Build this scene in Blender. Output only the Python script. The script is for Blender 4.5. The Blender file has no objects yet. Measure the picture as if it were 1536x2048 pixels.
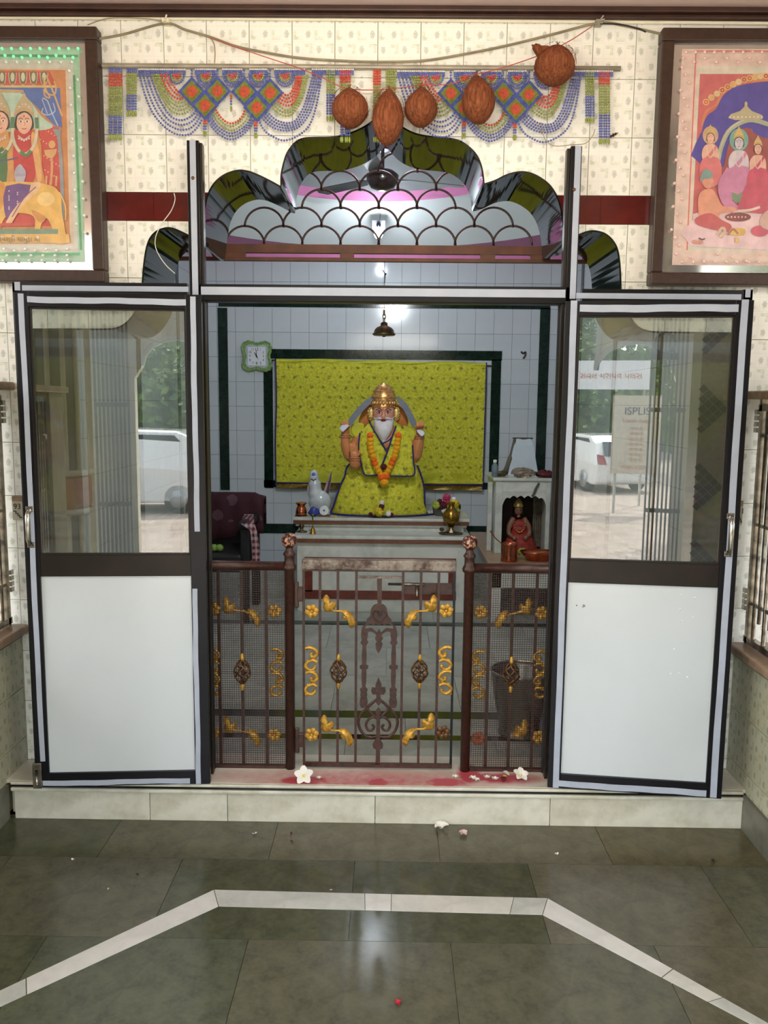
import bpy, bmesh, math, random
from mathutils import Vector, Matrix
from mathutils.geometry import delaunay_2d_cdt
random.seed(7)
PI = math.pi
SC = bpy.context.scene
COL = SC.collection
# ------------------------------------------------------------------ camera
YAW, PITCH, ROLL, FPX = 0.00928, 0.13057, 0.00973, 1660.0
D, H = 3.0874, 1.5440
FW = Vector((-math.sin(YAW)*math.cos(PITCH), math.cos(YAW)*math.cos(PITCH), -math.sin(PITCH)))
_r = Vector((math.cos(YAW), math.sin(YAW), 0)); _u = _r.cross(FW)
RT = _r*math.cos(ROLL)+_u*math.sin(ROLL); UP = -_r*math.sin(ROLL)+_u*math.cos(ROLL)
cd = bpy.data.cameras.new('camera'); cam = bpy.data.objects.new('camera', cd); COL.objects.link(cam)
cd.sensor_fit = 'VERTICAL'; cd.sensor_height = 36; cd.lens = FPX/2048*36; cd.clip_start = .05; cd.clip_end = 300
M = Matrix.Identity(4)
for i in range(3): M[i][0] = RT[i]; M[i][1] = UP[i]; M[i][2] = -FW[i]
M[0][3], M[1][3], M[2][3] = 0, -D, H
cam.matrix_world = M; SC.camera = cam
# ------------------------------------------------------------------ light, exposure
SC.view_settings.view_transform = 'Standard'; SC.view_settings.look = 'None'
SC.view_settings.exposure = 1.0; SC.view_settings.gamma = 1; SC.view_settings.use_curve_mapping = False
W = bpy.data.worlds.new('sky'); SC.world = W; W.use_nodes = True
wn = W.node_tree; bg = wn.nodes['Background']
sk = wn.nodes.new('ShaderNodeTexSky'); sk.sky_type = 'NISHITA'; sk.sun_disc = False
sk.sun_elevation = math.radians(62); sk.sun_rotation = math.radians(215); sk.air_density = 1.4; sk.dust_density = 3.5
hs = wn.nodes.new('ShaderNodeHueSaturation'); hs.inputs['Saturation'].default_value = 0.35
wn.links.new(sk.outputs[0], hs.inputs['Color']); wn.links.new(hs.outputs[0], bg.inputs[0])
bg.inputs[1].default_value = 0.55
def lamp(name, kind, loc, rot, energy, color=(1, 1, 1), size=None, sy=None, angle=None):
    l = bpy.data.lights.new(name, kind); l.energy = energy; l.color = color
    if size is not None:
        if kind == 'AREA': l.shape = 'RECTANGLE'; l.size = size; l.size_y = sy or size
        else: l.shadow_soft_size = size
    if angle is not None: l.angle = angle
    o = bpy.data.objects.new(name, l); COL.objects.link(o); o.location = loc; o.rotation_euler = rot
    return o
lamp('sun', 'SUN', (0, -10, 12), (math.radians(35), 0, math.radians(25)), 5.0, (1, .95, .86), angle=math.radians(.6))
# ------------------------------------------------------------------ helpers
def ray(x, y): return FW+RT*((x-768)/FPX)-UP*((y-1024)/FPX)
def P(x, y, Y=0.0):                       # photograph pixel -> world point on the plane y = Y
    d = ray(x, y); t = (Y+D)/d.y; return Vector((t*d.x, Y, H+t*d.z))
def G(x, y, z=0.0):                       # photograph pixel -> world point at height z
    d = ray(x, y); t = (z-H)/d.z; return Vector((t*d.x, -D+t*d.y, z))
def px(Y): return (D+Y)/FPX
class Pl:                                 # a vertical plane through two ground points
    def __init__(s, a, b):
        s.o = Vector((a[0], a[1], 0)); s.u = Vector((b[0]-a[0], b[1]-a[1], 0)); s.w = s.u.length; s.u.normalize()
        s.n = Vector((s.u.y, -s.u.x, 0))            # towards the viewer
        if s.n.y > 0: s.n = -s.n
    def at(s, x, y):
        d = ray(x, y); c = Vector((0, -D, H)); t = (s.o-c).dot(s.n)/d.dot(s.n); p = c+d*t
        return ((p-s.o).dot(s.u), p.z)
    def w3(s, u, z, n=0.0): return s.o+s.u*u+s.n*n+Vector((0, 0, z))
ORG = {}
def org(o): return ORG.get(o.name, Vector((0, 0, 0))) if o else Vector((0, 0, 0))
def tag(o, label=None, cat=None, group=None, kind=None):
    if label: o['label'] = label
    if cat: o['category'] = cat
    if group: o['group'] = group
    if kind: o['kind'] = kind
    return o
def thing(name, label, cat, loc=(0, 0, 0), group=None, kind=None):
    o = bpy.data.objects.new(name, None); COL.objects.link(o); o.location = loc; ORG[o.name] = Vector(loc)
    o.empty_display_size = .05
    return tag(o, label, cat, group, kind)
class MB:
    def __init__(s): s.v = []; s.f = []; s.m = []; s.s = []
    def add(s, vs, fs, mi=0, sm=False):
        b = len(s.v); s.v += [tuple(v) for v in vs]
        for f in fs: s.f.append([i+b for i in f]); s.m.append(mi); s.s.append(sm)
    def hexa(s, c8, mi=0):                # 4 front (ccw) then 4 back
        s.add(c8, [(0, 1, 2, 3), (7, 6, 5, 4), (0, 4, 5, 1), (1, 5, 6, 2), (2, 6, 7, 3), (3, 7, 4, 0)], mi)
    def box(s, a, b, mi=0):
        x0, y0, z0 = a; x1, y1, z1 = b
        x0, x1 = sorted((x0, x1)); y0, y1 = sorted((y0, y1)); z0, z1 = sorted((z0, z1))
        s.hexa([(x0, y0, z0), (x1, y0, z0), (x1, y0, z1), (x0, y0, z1), (x0, y1, z0), (x1, y1, z0), (x1, y1, z1), (x0, y1, z1)], mi)
    def pbox(s, pl, u0, z0, u1, z1, n0, n1, mi=0):     # box on a plane
        s.hexa([pl.w3(u0, z0, n1), pl.w3(u1, z0, n1), pl.w3(u1, z1, n1), pl.w3(u0, z1, n1),
                pl.w3(u0, z0, n0), pl.w3(u1, z0, n0), pl.w3(u1, z1, n0), pl.w3(u0, z1, n0)], mi)
    def prism(s, pts, off, mi=0, sm=False):
        n = len(pts); off = Vector(off); a = [Vector(p) for p in pts]
        s.add(a+[p+off for p in a], [list(range(n)), list(range(2*n-1, n-1, -1))]+[(i, i+n, (i+1) % n+n, (i+1) % n) for i in range(n)], mi, sm)
    def tube(s, pts, r, n=8, mi=0, closed=False, sm=True, flat=1.0, cap=True):
        pts = [Vector(p) for p in pts]; k = len(pts)
        if k < 2: return
        rr = r if isinstance(r, (list, tuple)) else [r]*k
        b = len(s.v); prev = None
        for i, p in enumerate(pts):
            if closed: t = pts[(i+1) % k]-pts[i-1]
            else: t = pts[min(i+1, k-1)]-pts[max(i-1, 0)]
            if t.length < 1e-9: t = Vector((0, 0, 1))
            t.normalize()
            if prev is None:
                up = Vector((0, 1, 0)) if abs(t.y) < .9 else Vector((1, 0, 0))
                a = up-t*up.dot(t)
            else: a = prev-t*prev.dot(t)
            a.normalize(); prev = a; c = t.cross(a)
            for j in range(n):
                q = 2*PI*j/n; s.v.append(tuple(p+a*(math.cos(q)*rr[i]*flat)+c*(math.sin(q)*rr[i])))
        for i in range(k if closed else k-1):
            for j in range(n):
                i2 = (i+1) % k; j2 = (j+1) % n
                s.f.append([b+i*n+j, b+i2*n+j, b+i2*n+j2, b+i*n+j2]); s.m.append(mi); s.s.append(sm)
        if not closed and cap:
            s.f.append([b+j for j in range(n)][::-1]); s.m.append(mi); s.s.append(False)
            s.f.append([b+(k-1)*n+j for j in range(n)]); s.m.append(mi); s.s.append(False)
    def lathe(s, c, prof, n=24, mi=0, sm=True, sx=1, sy=1, ax=None):   # prof (r,z) from bottom to top
        c = Vector(c); b = len(s.v); k = len(prof)
        for r, z in prof:
            for j in range(n):
                q = 2*PI*j/n; v = Vector((r*math.cos(q)*sx, r*math.sin(q)*sy, z))
                if ax is not None: v = ax @ v
                s.v.append(tuple(c+v))
        for i in range(k-1):
            for j in range(n):
                j2 = (j+1) % n; s.f.append([b+i*n+j, b+i*n+j2, b+(i+1)*n+j2, b+(i+1)*n+j]); s.m.append(mi); s.s.append(sm)
        if prof[0][0] > 1e-6: s.f.append([b+j for j in range(n)][::-1]); s.m.append(mi); s.s.append(False)
        if prof[-1][0] > 1e-6: s.f.append([b+(k-1)*n+j for j in range(n)]); s.m.append(mi); s.s.append(False)
    def ball(s, c, r, n=16, k=10, mi=0, sx=1, sy=1, sz=1, ax=None):
        s.lathe(c, [(max(1e-7, r*math.sin(PI*i/k)), -r*sz*math.cos(PI*i/k)) for i in range(k+1)], n, mi, True, sx, sy, ax)
    def build(s, name, mats, parent=None, label=None, cat=None, group=None, kind=None, bevel=0, sub=0, origin=None):
        if not isinstance(mats, (list, tuple)): mats = [mats]
        me = bpy.data.meshes.new(name)
        xs = list(zip(*s.v))
        c = Vector(origin) if origin is not None else Vector(((min(xs[0])+max(xs[0]))/2, (min(xs[1])+max(xs[1]))/2, min(xs[2]) if parent is None else (min(xs[2])+max(xs[2]))/2))
        me.from_pydata([(v[0]-c.x, v[1]-c.y, v[2]-c.z) for v in s.v], [], s.f)
        for m in mats: me.materials.append(m)
        me.polygons.foreach_set('material_index', s.m); me.polygons.foreach_set('use_smooth', s.s)
        me.update()
        o = bpy.data.objects.new(name, me); COL.objects.link(o)
        if parent is not None: o.parent = parent
        o.location = c-org(parent); ORG[o.name] = c
        if bevel:
            b = o.modifiers.new('b', 'BEVEL'); b.width = bevel; b.segments = 2; b.limit_method = 'ANGLE'; b.angle_limit = .6
        if sub:
            b = o.modifiers.new('s', 'SUBSURF'); b.levels = sub; b.render_levels = sub
        return tag(o, label, cat, group, kind)
def share(name, src, c, parent):          # same mesh data, new place (world point c)
    o = bpy.data.objects.new(name, src.data); COL.objects.link(o); o.parent = parent
    o.location = Vector(c)-org(parent); ORG[o.name] = Vector(c); return o
def dup(o, off, parent=None, label=None):  # copy a thing with its parts and sub-parts
    c = o.copy(); COL.objects.link(c)
    if parent is not None: c.parent = parent
    else: c.location = o.location+Vector(off)
    ORG[c.name] = org(o)+Vector(off)
    if label: c['label'] = label
    for ch in list(o.children): dup(ch, off, c)
    return c
def crv(pts, n=6, closed=False):          # catmull-rom through points
    pts = [Vector(p) for p in pts]; k = len(pts); out = []
    seg = k if closed else k-1
    for i in range(seg):
        if closed: p0, p1, p2, p3 = pts[i-1], pts[i], pts[(i+1) % k], pts[(i+2) % k]
        else: p0, p1, p2, p3 = pts[max(i-1, 0)], pts[i], pts[i+1], pts[min(i+2, k-1)]
        for j in range(n):
            t = j/n
            out.append(.5*((2*p1)+(p2-p0)*t+(2*p0-5*p1+4*p2-p3)*t*t+(3*p1-p0-3*p2+p3)*t**3))
    if not closed: out.append(pts[-1])
    return out
def resample(pts, step):
    out = [Vector(pts[0])]; acc = 0
    for a, b in zip(pts, pts[1:]):
        a, b = Vector(a), Vector(b); L = (b-a).length
        if L < 1e-9: continue
        t = step-acc
        while t <= L: out.append(a+(b-a)*(t/L)); t += step
        acc = L-(t-step)
    return out
def inside(p, poly):
    x, y = p[0], p[1]; r = False; n = len(poly)
    for i in range(n):
        x1, y1 = poly[i][0], poly[i][1]; x2, y2 = poly[i-1][0], poly[i-1][1]
        if (y1 > y) != (y2 > y) and x < (x2-x1)*(y-y1)/(y2-y1)+x1: r = not r
    return r
def cut(rect, holes):                     # triangles of rect minus polygons, 2-D
    x0, z0, x1, z1 = rect
    vs = [Vector(p) for p in ((x0, z0), (x1, z0), (x1, z1), (x0, z1))]; fs = [[0, 1, 2, 3]]
    for h in holes: b = len(vs); vs += [Vector((q[0], q[1])) for q in h]; fs.append(list(range(b, b+len(h))))
    ov, oe, of, _, _, _ = delaunay_2d_cdt(vs, [], fs, 0, 1e-6)
    keep = []
    for f in of:
        c = sum((ov[i] for i in f), Vector((0, 0)))/len(f)
        if x0 < c.x < x1 and z0 < c.y < z1 and not any(inside(c, h) for h in holes): keep.append(list(f))
    return ov, keep
def slab2d(mb, ov, fs, to3, off, mi=0):   # thicken a 2-D triangle set
    if not fs: return
    used = sorted({i for f in fs for i in f}); ix = {u: k for k, u in enumerate(used)}
    pts = [Vector(to3(ov[u])) for u in used]; n = len(pts); off = Vector(off)
    ed = {}
    for f in fs:
        for a, b in zip(f, f[1:]+f[:1]): ed[(a, b)] = 1
    F = [[ix[i] for i in f] for f in fs]+[[ix[i]+n for i in f][::-1] for f in fs]
    for (a, b) in ed:
        if (b, a) not in ed: F.append([ix[b], ix[a], ix[a]+n, ix[b]+n])
    mb.add(pts+[p+off for p in pts], F, mi)
# ------------------------------------------------------------------ materials
class N:
    def __init__(s, nt, k): s.nt = nt; s.k = k
    def _m(s, op, *o):
        n = s.nt.nodes.new('ShaderNodeMath'); n.operation = op
        for i, a in enumerate((s,)+o):
            if isinstance(a, N): s.nt.links.new(a.k, n.inputs[i])
            else: n.inputs[i].default_value = a
        return N(s.nt, n.outputs[0])
    def __add__(s, o): return s._m('ADD', o)
    def __sub__(s, o): return s._m('SUBTRACT', o)
    def __mul__(s, o): return s._m('MULTIPLY', o)
    def __truediv__(s, o): return s._m('DIVIDE', o)
    def lt(s, o): return s._m('LESS_THAN', o)
    def gt(s, o): return s._m('GREATER_THAN', o)
    def abs(s): return s._m('ABSOLUTE')
    def fract(s): return s._m('FRACT')
    def mod(s, o): return s._m('FLOORED_MODULO', o)
    def pw(s, o): return s._m('POWER', o)
    def mx(s, o): return s._m('MAXIMUM', o)
    def mn(s, o): return s._m('MINIMUM', o)
    def clamp(s): return s._m('MULTIPLY', 1.0)._m('MINIMUM', 1.0)._m('MAXIMUM', 0.0)
MATS = {}
def lin(c): return tuple((x/12.92 if x <= .04045 else ((x+.055)/1.055)**2.4) for x in [v/255 for v in c])
class Mt:                                 # small node-tree builder
    def __init__(s, name):
        s.m = bpy.data.materials.new(name); s.m.use_nodes = True; s.nt = s.m.node_tree; s.b = s.nt.nodes['Principled BSDF']
        s.out = s.nt.nodes['Material Output']; s._c = {}
    def n(s, t): return s.nt.nodes.new(t)
    def co(s, kind='Object'):
        if 'tc' not in s._c: s._c['tc'] = s.n('ShaderNodeTexCoord')
        return s._c['tc'].outputs[kind]
    def xyz(s, kind='Object'):
        x = s.n('ShaderNodeSeparateXYZ'); s.nt.links.new(s.co(kind), x.inputs[0]); return [N(s.nt, x.outputs[i]) for i in range(3)]
    def noise(s, scale=5, det=3, rough=.5, vec=None, stretch=None):
        n = s.n('ShaderNodeTexNoise'); n.inputs['Scale'].default_value = scale; n.inputs['Detail'].default_value = det; n.inputs['Roughness'].default_value = rough
        v = vec or s.co()
        if stretch:
            mp = s.n('ShaderNodeMapping'); mp.inputs['Scale'].default_value = stretch; s.nt.links.new(v, mp.inputs[0]); v = mp.outputs[0]
        s.nt.links.new(v, n.inputs['Vector']); return N(s.nt, n.outputs['Fac'])
    def ramp(s, fac, stops):
        r = s.n('ShaderNodeValToRGB'); e = r.color_ramp.elements
        while len(e) < len(stops): e.new(.5)
        for i, (p, c) in enumerate(stops): e[i].position = p; e[i].color = (*lin(c), 1)
        s.nt.links.new(fac.k, r.inputs[0]); return r.outputs[0]
    def mix(s, fac, a, b):
        x = s.n('ShaderNodeMix'); x.data_type = 'RGBA'
        if isinstance(fac, N): s.nt.links.new(fac.k, x.inputs[0])
        else: x.inputs[0].default_value = fac
        for i, q in ((6, a), (7, b)):
            if isinstance(q, tuple): x.inputs[i].default_value = (*lin(q), 1)
            else: s.nt.links.new(q, x.inputs[i])
        return x.outputs[2]
    def col(s, c):
        if isinstance(c, tuple): s.b.inputs['Base Color'].default_value = (*lin(c), 1)
        else: s.nt.links.new(c, s.b.inputs['Base Color'])
    def set(s, rough=.5, metal=0, spec=.5, coat=0, trans=0, ior=1.45, emit=None, es=0):
        i = s.b.inputs
        if isinstance(rough, N): s.nt.links.new(rough.k, i['Roughness'])
        else: i['Roughness'].default_value = rough
        i['Metallic'].default_value = metal; i['Specular IOR Level'].default_value = spec
        i['Coat Weight'].default_value = coat; i['Coat Roughness'].default_value = .08; i['Transmission Weight'].default_value = trans; i['IOR'].default_value = ior
        if emit: i['Emission Color'].default_value = (*lin(emit), 1); i['Emission Strength'].default_value = es
    def bump(s, h, strength=.3, dist=.002):
        b = s.n('ShaderNodeBump'); b.inputs['Strength'].default_value = strength; b.inputs['Distance'].default_value = dist
        s.nt.links.new(h.k, b.inputs['Height']); s.nt.links.new(b.outputs[0], s.b.inputs['Normal'])
def mat(name, c, rough=.5, metal=0, var=.12, scale=12, bump=0, bd=.002, c2=None, spec=.5, coat=0, stretch=None, **k):
    if name in MATS: return MATS[name]
    t = Mt(name); nz = t.noise(scale, 4, .55, stretch=stretch)
    d = c2 or tuple(max(0, v*(1-var)) for v in c)
    t.col(t.ramp(nz, [(.32, d), (.68, c)])); t.set(rough, metal, spec, coat, **k)
    if bump: t.bump(nz, bump, bd)
    MATS[name] = t.m; return t.m
def tile_mat(name, axis, base=(248, 247, 238), bar=(206, 216, 190), spr=(196, 200, 186), dirt=0.25):
    t = Mt(name); X, Y, Z = t.xyz(); U = X if axis == 'x' else Y
    u = (U/0.0375+200.0).mod(2.0); v = (Z/0.05+200.0).mod(2.0)
    def rc(a, b, c, d): return u.gt(a)*u.lt(b)*v.gt(c)*v.lt(d)
    L = rc(.10, .38, .12, .78).mx(rc(.10, .9, .12, .36)).mx(rc(1.62, 1.9, 1.25, 1.9)).mx(rc(1.15, 1.9, 1.66, 1.9))
    nz = t.noise(260, 2)
    def bl(cx, cy):
        a = (u-cx); b = (v-cy); return (a*a*1.3+b*b+(nz-.5)*.30).lt(.06)
    S = bl(1.5, .5).mx(bl(.5, 1.5))
    soft = t.noise(90, 3)
    gl_ = ((u*1.0).fract()-.02).lt(0.0).mx(((v*1.0).fract()-.02).lt(0.0)); c = t.mix(gl_*.5, base, bar); c = t.mix(L*((soft-.3)*2.2).clamp(), c, bar); c = t.mix(S*.8, c, spr)
    d = t.noise(3.1, 4, .6, vec=None); big = ((d-.52)*3.0).clamp()*dirt
    c = t.mix(big, c, (176, 160, 120)); t.col(c); t.set(.22, 0, .5); t.bump(t.noise(30, 2), .05, .001)
    return t.m
def speck(name, a, b, c3=None, rough=.3, sc=9, bump=.0, spec=.5, coat=0, thr=(.35, .6)):
    t = Mt(name); w = t.noise(sc*.35, 3, .6); n1 = t.noise(sc, 6, .65); n2 = t.noise(sc*6, 3)
    c = t.ramp(n1*.75+n2*.25, [(thr[0], a), (thr[1], b)])
    if c3: c = t.mix(((w-.55)*6.0).clamp()*.6, c, c3)
    t.col(c); t.set(rough, 0, spec, coat)
    if bump: t.bump(n2, bump, .001)
    return t.m
def text(body, size, loc, rx, m, parent, name='lettering', depth=.0004, align='CENTER', ang=0, mirror=False):
    c = bpy.data.curves.new(name, 'FONT'); c.body = body; c.size = size; c.extrude = depth; c.align_x = align; c.align_y = 'CENTER'
    o = bpy.data.objects.new('tmp', c); COL.objects.link(o)
    me = bpy.data.meshes.new_from_object(o.evaluated_get(bpy.context.evaluated_depsgraph_get())); bpy.data.objects.remove(o)
    me.materials.clear(); me.materials.append(m)
    me.transform(Matrix.Rotation(rx[2], 4, 'Z') @ Matrix.Rotation(PI/2, 4, 'X') @ Matrix.Rotation(ang, 4, 'Z') @ (Matrix.Scale(-1, 4, (1, 0, 0)) if mirror else Matrix.Identity(4)))
    o = bpy.data.objects.new(name, me); COL.objects.link(o)
    if parent is not None: o.parent = parent
    o.location = Vector(loc)-org(parent); ORG[o.name] = Vector(loc); return o
# ------------------------------------------------------------------ measured planes
YR = -.19                                   # face of the marble step
ZS = P(768, 1573, YR).z                     # top of the step = floor of the shrine room
YB = 3.79                                   # back wall of the shrine room
XL, XR = -1.417, 1.312                      # inner faces of the porch side walls
ZC = P(768, 13, 0).z                         # porch ceiling
RV = .41                                    # wall thickness at the arch
# ------------------------------------------------------------------ shared materials
m_tile_x = tile_mat('cream_wall_tile', 'x'); m_tile_y = tile_mat('cream_side_tile', 'y', base=(178, 176, 150), bar=(138, 148, 124), spr=(134, 140, 122), dirt=.6)  # side tiles darker: grime, plus the dimmer light there painted into the base
m_grout = mat('grout', (176, 168, 140), .8); m_cream = mat('cream_plaster', (240, 232, 206), .6, var=.05)
m_red = speck('oxblood_tile', (74, 20, 20), (98, 30, 27), rough=.15, sc=4, coat=.3)
m_granite = speck('black_granite', (9, 12, 10), (26, 30, 26), (34, 40, 24), rough=.06, sc=14, spec=.6)
m_wtile = mat('white_glazed_tile', (200, 208, 212), .12, var=.03, scale=4); m_wgrout = mat('grey_grout', (120, 128, 130), .8)
m_green = speck('green_marble', (10, 24, 18), (22, 44, 34), (40, 66, 54), rough=.12, sc=16)
m_marble = speck('white_marble', (176, 182, 170), (206, 210, 200), (160, 166, 150), rough=.25, sc=3.2, thr=(.38, .55))
m_marble2 = speck('aged_marble', (172, 168, 144), (212, 210, 194), (140, 128, 92), rough=.35, sc=3.0, thr=(.36, .56))
m_pink = mat('pink_paint', (226, 140, 190), .6, var=.04); m_white = mat('white_paint', (226, 232, 232), .5, var=.04, scale=3)
m_crown_shade = mat('dome_crown_shade', (150, 154, 156), .6, var=.1, scale=3)  # white dome crown painted grey, its weaker light put into the colour
m_ceil = mat('porch_ceiling_paint', (255, 226, 214), .7, var=.03, scale=2)
m_brown = mat('brown_moulding', (70, 44, 34), .45, var=.25, scale=20)
m_iron = mat('brown_enamel_iron', (78, 46, 36), .32, var=.45, scale=60, bump=.25, c2=(48, 32, 26))
m_chip = speck('chipped_brown_enamel', (206, 156, 128), (66, 32, 26), rough=.3, sc=70, thr=(.455, .47), bump=.1)
m_wornrail = speck('worn_grey_brown_rail', (70, 46, 38), (150, 140, 128), rough=.4, sc=14, thr=(.42, .6), bump=.1)
m_gold = mat('gold_paint', (226, 172, 66), .35, .35, var=.35, scale=60, bump=.2)
m_bronze = mat('rubbed_bronze', (122, 84, 50), .35, .5, var=.4, scale=60)
m_black = mat('black_aluminium', (22, 21, 26), .3, .3, var=.3, scale=6)
m_brownal = mat('dark_bronze_aluminium', (44, 36, 30), .35, .3, var=.3, scale=8)
m_tape = mat('pale_grey_strip', (176, 184, 198), .4, var=.06, scale=9)
m_panel = mat('white_laminate_panel', (204, 211, 213), .2, var=.02, scale=3, coat=.3)
m_steel = mat('stainless_steel', (190, 186, 176), .22, 1.0, var=.25, scale=8, stretch=(1, 1, .1))
m_sstl = mat('weathered_steel_bar', (168, 158, 140), .3, .9, var=.55, scale=20)
m_brass = mat('brass', (176, 136, 58), .28, 1.0, var=.3, scale=20); m_copper = mat('copper', (214, 120, 84), .25, 1.0, var=.25, scale=20)
m_darkbrass = mat('old_brass', (120, 108, 78), .4, .9, var=.4, scale=30)
# ------------------------------------------------------------------ porch floor
fl = [speck('kota_stone_a', (70, 70, 56), (88, 88, 70), rough=.17, sc=13), speck('kota_stone_b', (64, 68, 54), (82, 86, 68), rough=.17, sc=13),
      speck('kota_stone_c', (76, 74, 58), (94, 91, 73), rough=.19, sc=13), speck('kota_stone_d', (58, 62, 47), (78, 80, 60), rough=.16, sc=10),
      speck('kota_stone_e', (70, 66, 46), (90, 85, 60), rough=.18, sc=12)]
b = MB(); b.box((-3.4, -4.3, -.06), (3.4, YR+.05, -.012)); floor = b.build('floor', m_grout, kind='structure')
rows = [YR, -.446, -.8685, -1.29, -1.71, -2.13, -2.55, -2.97, -3.39, -3.81, -4.23]
offs = [.178, -.112, .184, -.10, .2, -.1, .19, -.12, .18, -.1]
pick = {(0, 0): 2, (0, -1): 2, (0, 1): 4, (0, -2): 0, (0, -3): 3, (0, 2): 0, (1, 0): 3, (1, -1): 3, (1, -2): 0, (1, 1): 2, (1, 2): 0, (2, 0): 0, (2, -1): 0, (2, 1): 2, (2, -2): 1}
cache = {}
for r in range(10):
    for k in range(-6, 6):
        x0 = offs[r]+.585*(k-1)+.0; x1 = x0+.585; x0, x1 = max(x0, -3.4), min(x1, 3.4)
        if x1-x0 < .05: continue
        mi = pick.get((r, k-1), (r*3+k*5+abs(k)) % 5)
        key = (round(x1-x0, 3), r, mi)
        c = Vector(((x0+x1)/2, (rows[r]+rows[r+1])/2, -.005))
        if key in cache and r > 0: share('floor_slab', cache[key], c, floor)
        else:
            b = MB(); g = .0008; b.box((x0+g, rows[r+1]+g, -.012), (x1-g, rows[r]-g if r else rows[r]+.02, 0.0)); cache[key] = b.build('floor_slab', fl[mi], floor, bevel=0, origin=c)
# white marble inlay band, five straight runs of strips
def lerp(a, b, t): return a+(b-a)*t
OA = [G(-700, 2330), G(428, 1780), G(1095, 1797), G(1536, 2047)+(G(1536, 2047)-G(1095, 1797))*1.3]
IA = [G(-640, 2400), G(437, 1813), G(1085, 1830), G(1500, 2048)+(G(1500, 2048)-G(1085, 1830))*1.3]
OA[0] = OA[1]+(G(0, 1982)-OA[1])*2.3; IA[0] = IA[1]+(G(0, 2014)-IA[1])*2.3
fr = [[0, .47, .61, 1.0], [0, .455, .535, .9, 1.0], [0, .27, .36, .62, .8, 1.0]]
inl = [speck('inlay_marble_a', (178, 178, 168), (196, 196, 186), rough=.25, sc=7), speck('inlay_marble_b', (158, 162, 154), (186, 188, 180), rough=.25, sc=5), speck('inlay_marble_c', (184, 184, 178), (202, 202, 196), rough=.25, sc=5)]
for s in range(3):
    for i, (t0, t1) in enumerate(zip(fr[s], fr[s][1:])):
        t0 += .001; t1 -= .001
        q = [lerp(OA[s], OA[s+1], t0), lerp(OA[s], OA[s+1], t1), lerp(IA[s], IA[s+1], t1), lerp(IA[s], IA[s+1], t0)]
        b = MB(); b.prism([p+Vector((0, 0, .0012)) for p in q], (0, 0, -.008)); b.build('inlay_strip', inl[(i+s) % 3], floor)
Lpx = [(284, 590), (284, 567), (288, 520), (296, 483), (311, 463), (331, 455), (347, 456), (366, 464), (382, 472), (400, 482)]
L2 = [(400, 482), (404, 450), (408, 419), (414, 392), (427, 367), (448, 349), (475, 340), (498, 342), (521, 351), (543, 362), (561, 372)]
L3 = [(561, 372), (561, 352), (565, 331), (573, 306), (589, 285), (607, 276), (632, 274), (668, 273), (704, 264), (734, 249), (754, 232), (769, 214)]
L4 = [(769, 214), (785, 234), (803, 252), (830, 266), (860, 272), (893, 275), (922, 282), (946, 300), (959, 319), (966, 342), (969, 367)]
L5 = [(969, 367), (990, 360), (1010, 350), (1030, 344), (1050, 343), (1068, 348), (1086, 358), (1102, 372), (1115, 393), (1123, 418), (1127, 445), (1129, 479)]
L6 = [(1129, 479), (1142, 474), (1158, 468), (1175, 462), (1190, 461), (1209, 466), (1225, 479), (1236, 500), (1241, 535), (1243, 590)]
Bl = [(284, 590), (278, 608), (268, 626), (254, 643), (236, 654), (212, 657), (150, 657), (66, 657)]
Br = [(1243, 590), (1248, 610), (1260, 632), (1276, 652), (1296, 661), (1330, 663), (1400, 664), (1472, 665)]
def c2(l): return [(v.x, v.z) for v in crv([P(a, b_, 0) for a, b_ in l], 4)]
OUT = []
for l in (Bl[::-1], Lpx, L2, L3, L4, L5, L6, Br):
    q = c2(l); OUT += q[:-1]
OUT.append(c2(Br)[-1])
xol, xor_ = OUT[0][0], OUT[-1][0]
OUT = [(xol, ZS-.02)]+OUT+[(xor_, ZS-.02)]
HOLE = OUT[:]
# ------------------------------------------------------------------ marble step
t = Mt('stained_marble_tread'); X, Y, Z = t.xyz('Object')
c = t.ramp(t.noise(4, 5, .6), [(.35, (186, 180, 160)), (.6, (214, 210, 196))])
wig = t.noise(30, 4, .6)
def spot(cx, rx, cy, ry, k): 
    a = (X-cx)/rx; bq = (Y-cy)/ry; return ((N(t.nt, (a*a+bq*bq).k)*-1.0+1.0).mx(0.0)*k)
S = spot(P(740, 1555, -.14).x, .62, 0, .11, .62).mx(spot(P(757, 1560, -.14).x, .05, -.02, .045, 1.6)).mx(spot(P(890, 1560, -.14).x, .1, -.01, .05, 1.3)).mx(spot(P(1000, 1560, -.14).x, .2, .03, .06, 1.0)).mx(spot(P(610, 1558, -.14).x, .12, -.01, .05, 1.3)).mx(spot(P(470, 1558, -.14).x, .14, .02, .06, .35)).mx(spot(P(940, 1545, -.1).x, .06, .06, .1, 1.2))
c = t.mix((S*(wig*2.0+.15)).clamp()*.9, c, (176, 34, 62)); t.col(c); t.set(.3); m_tread = t.m
xa, xb = XL-.0, XR+.0
step = thing('marble_step', 'white marble step with black line under its lip, pink powder stains on top', 'step', (0, YR, 0))
b = MB(); b.box((xa, YR+.012, ZS-.012), (xb, -.001, ZS)); b.box((xol, -.001, ZS-.012), (xor_, .08, ZS)); o = b.build('tread', m_tread, step, origin=(0, -.14, ZS-.006))
b = MB(); b.box((xa+.02, YR-.004, ZS-.012), (xb-.01, YR+.02, ZS-.001)); b.build('lip', m_marble2, step, bevel=.003)
b = MB(); b.box((xa+.02, YR+.004, ZS-.023), (xb-.01, YR+.03, ZS-.012)); b.build('black_line', m_granite, step)
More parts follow.
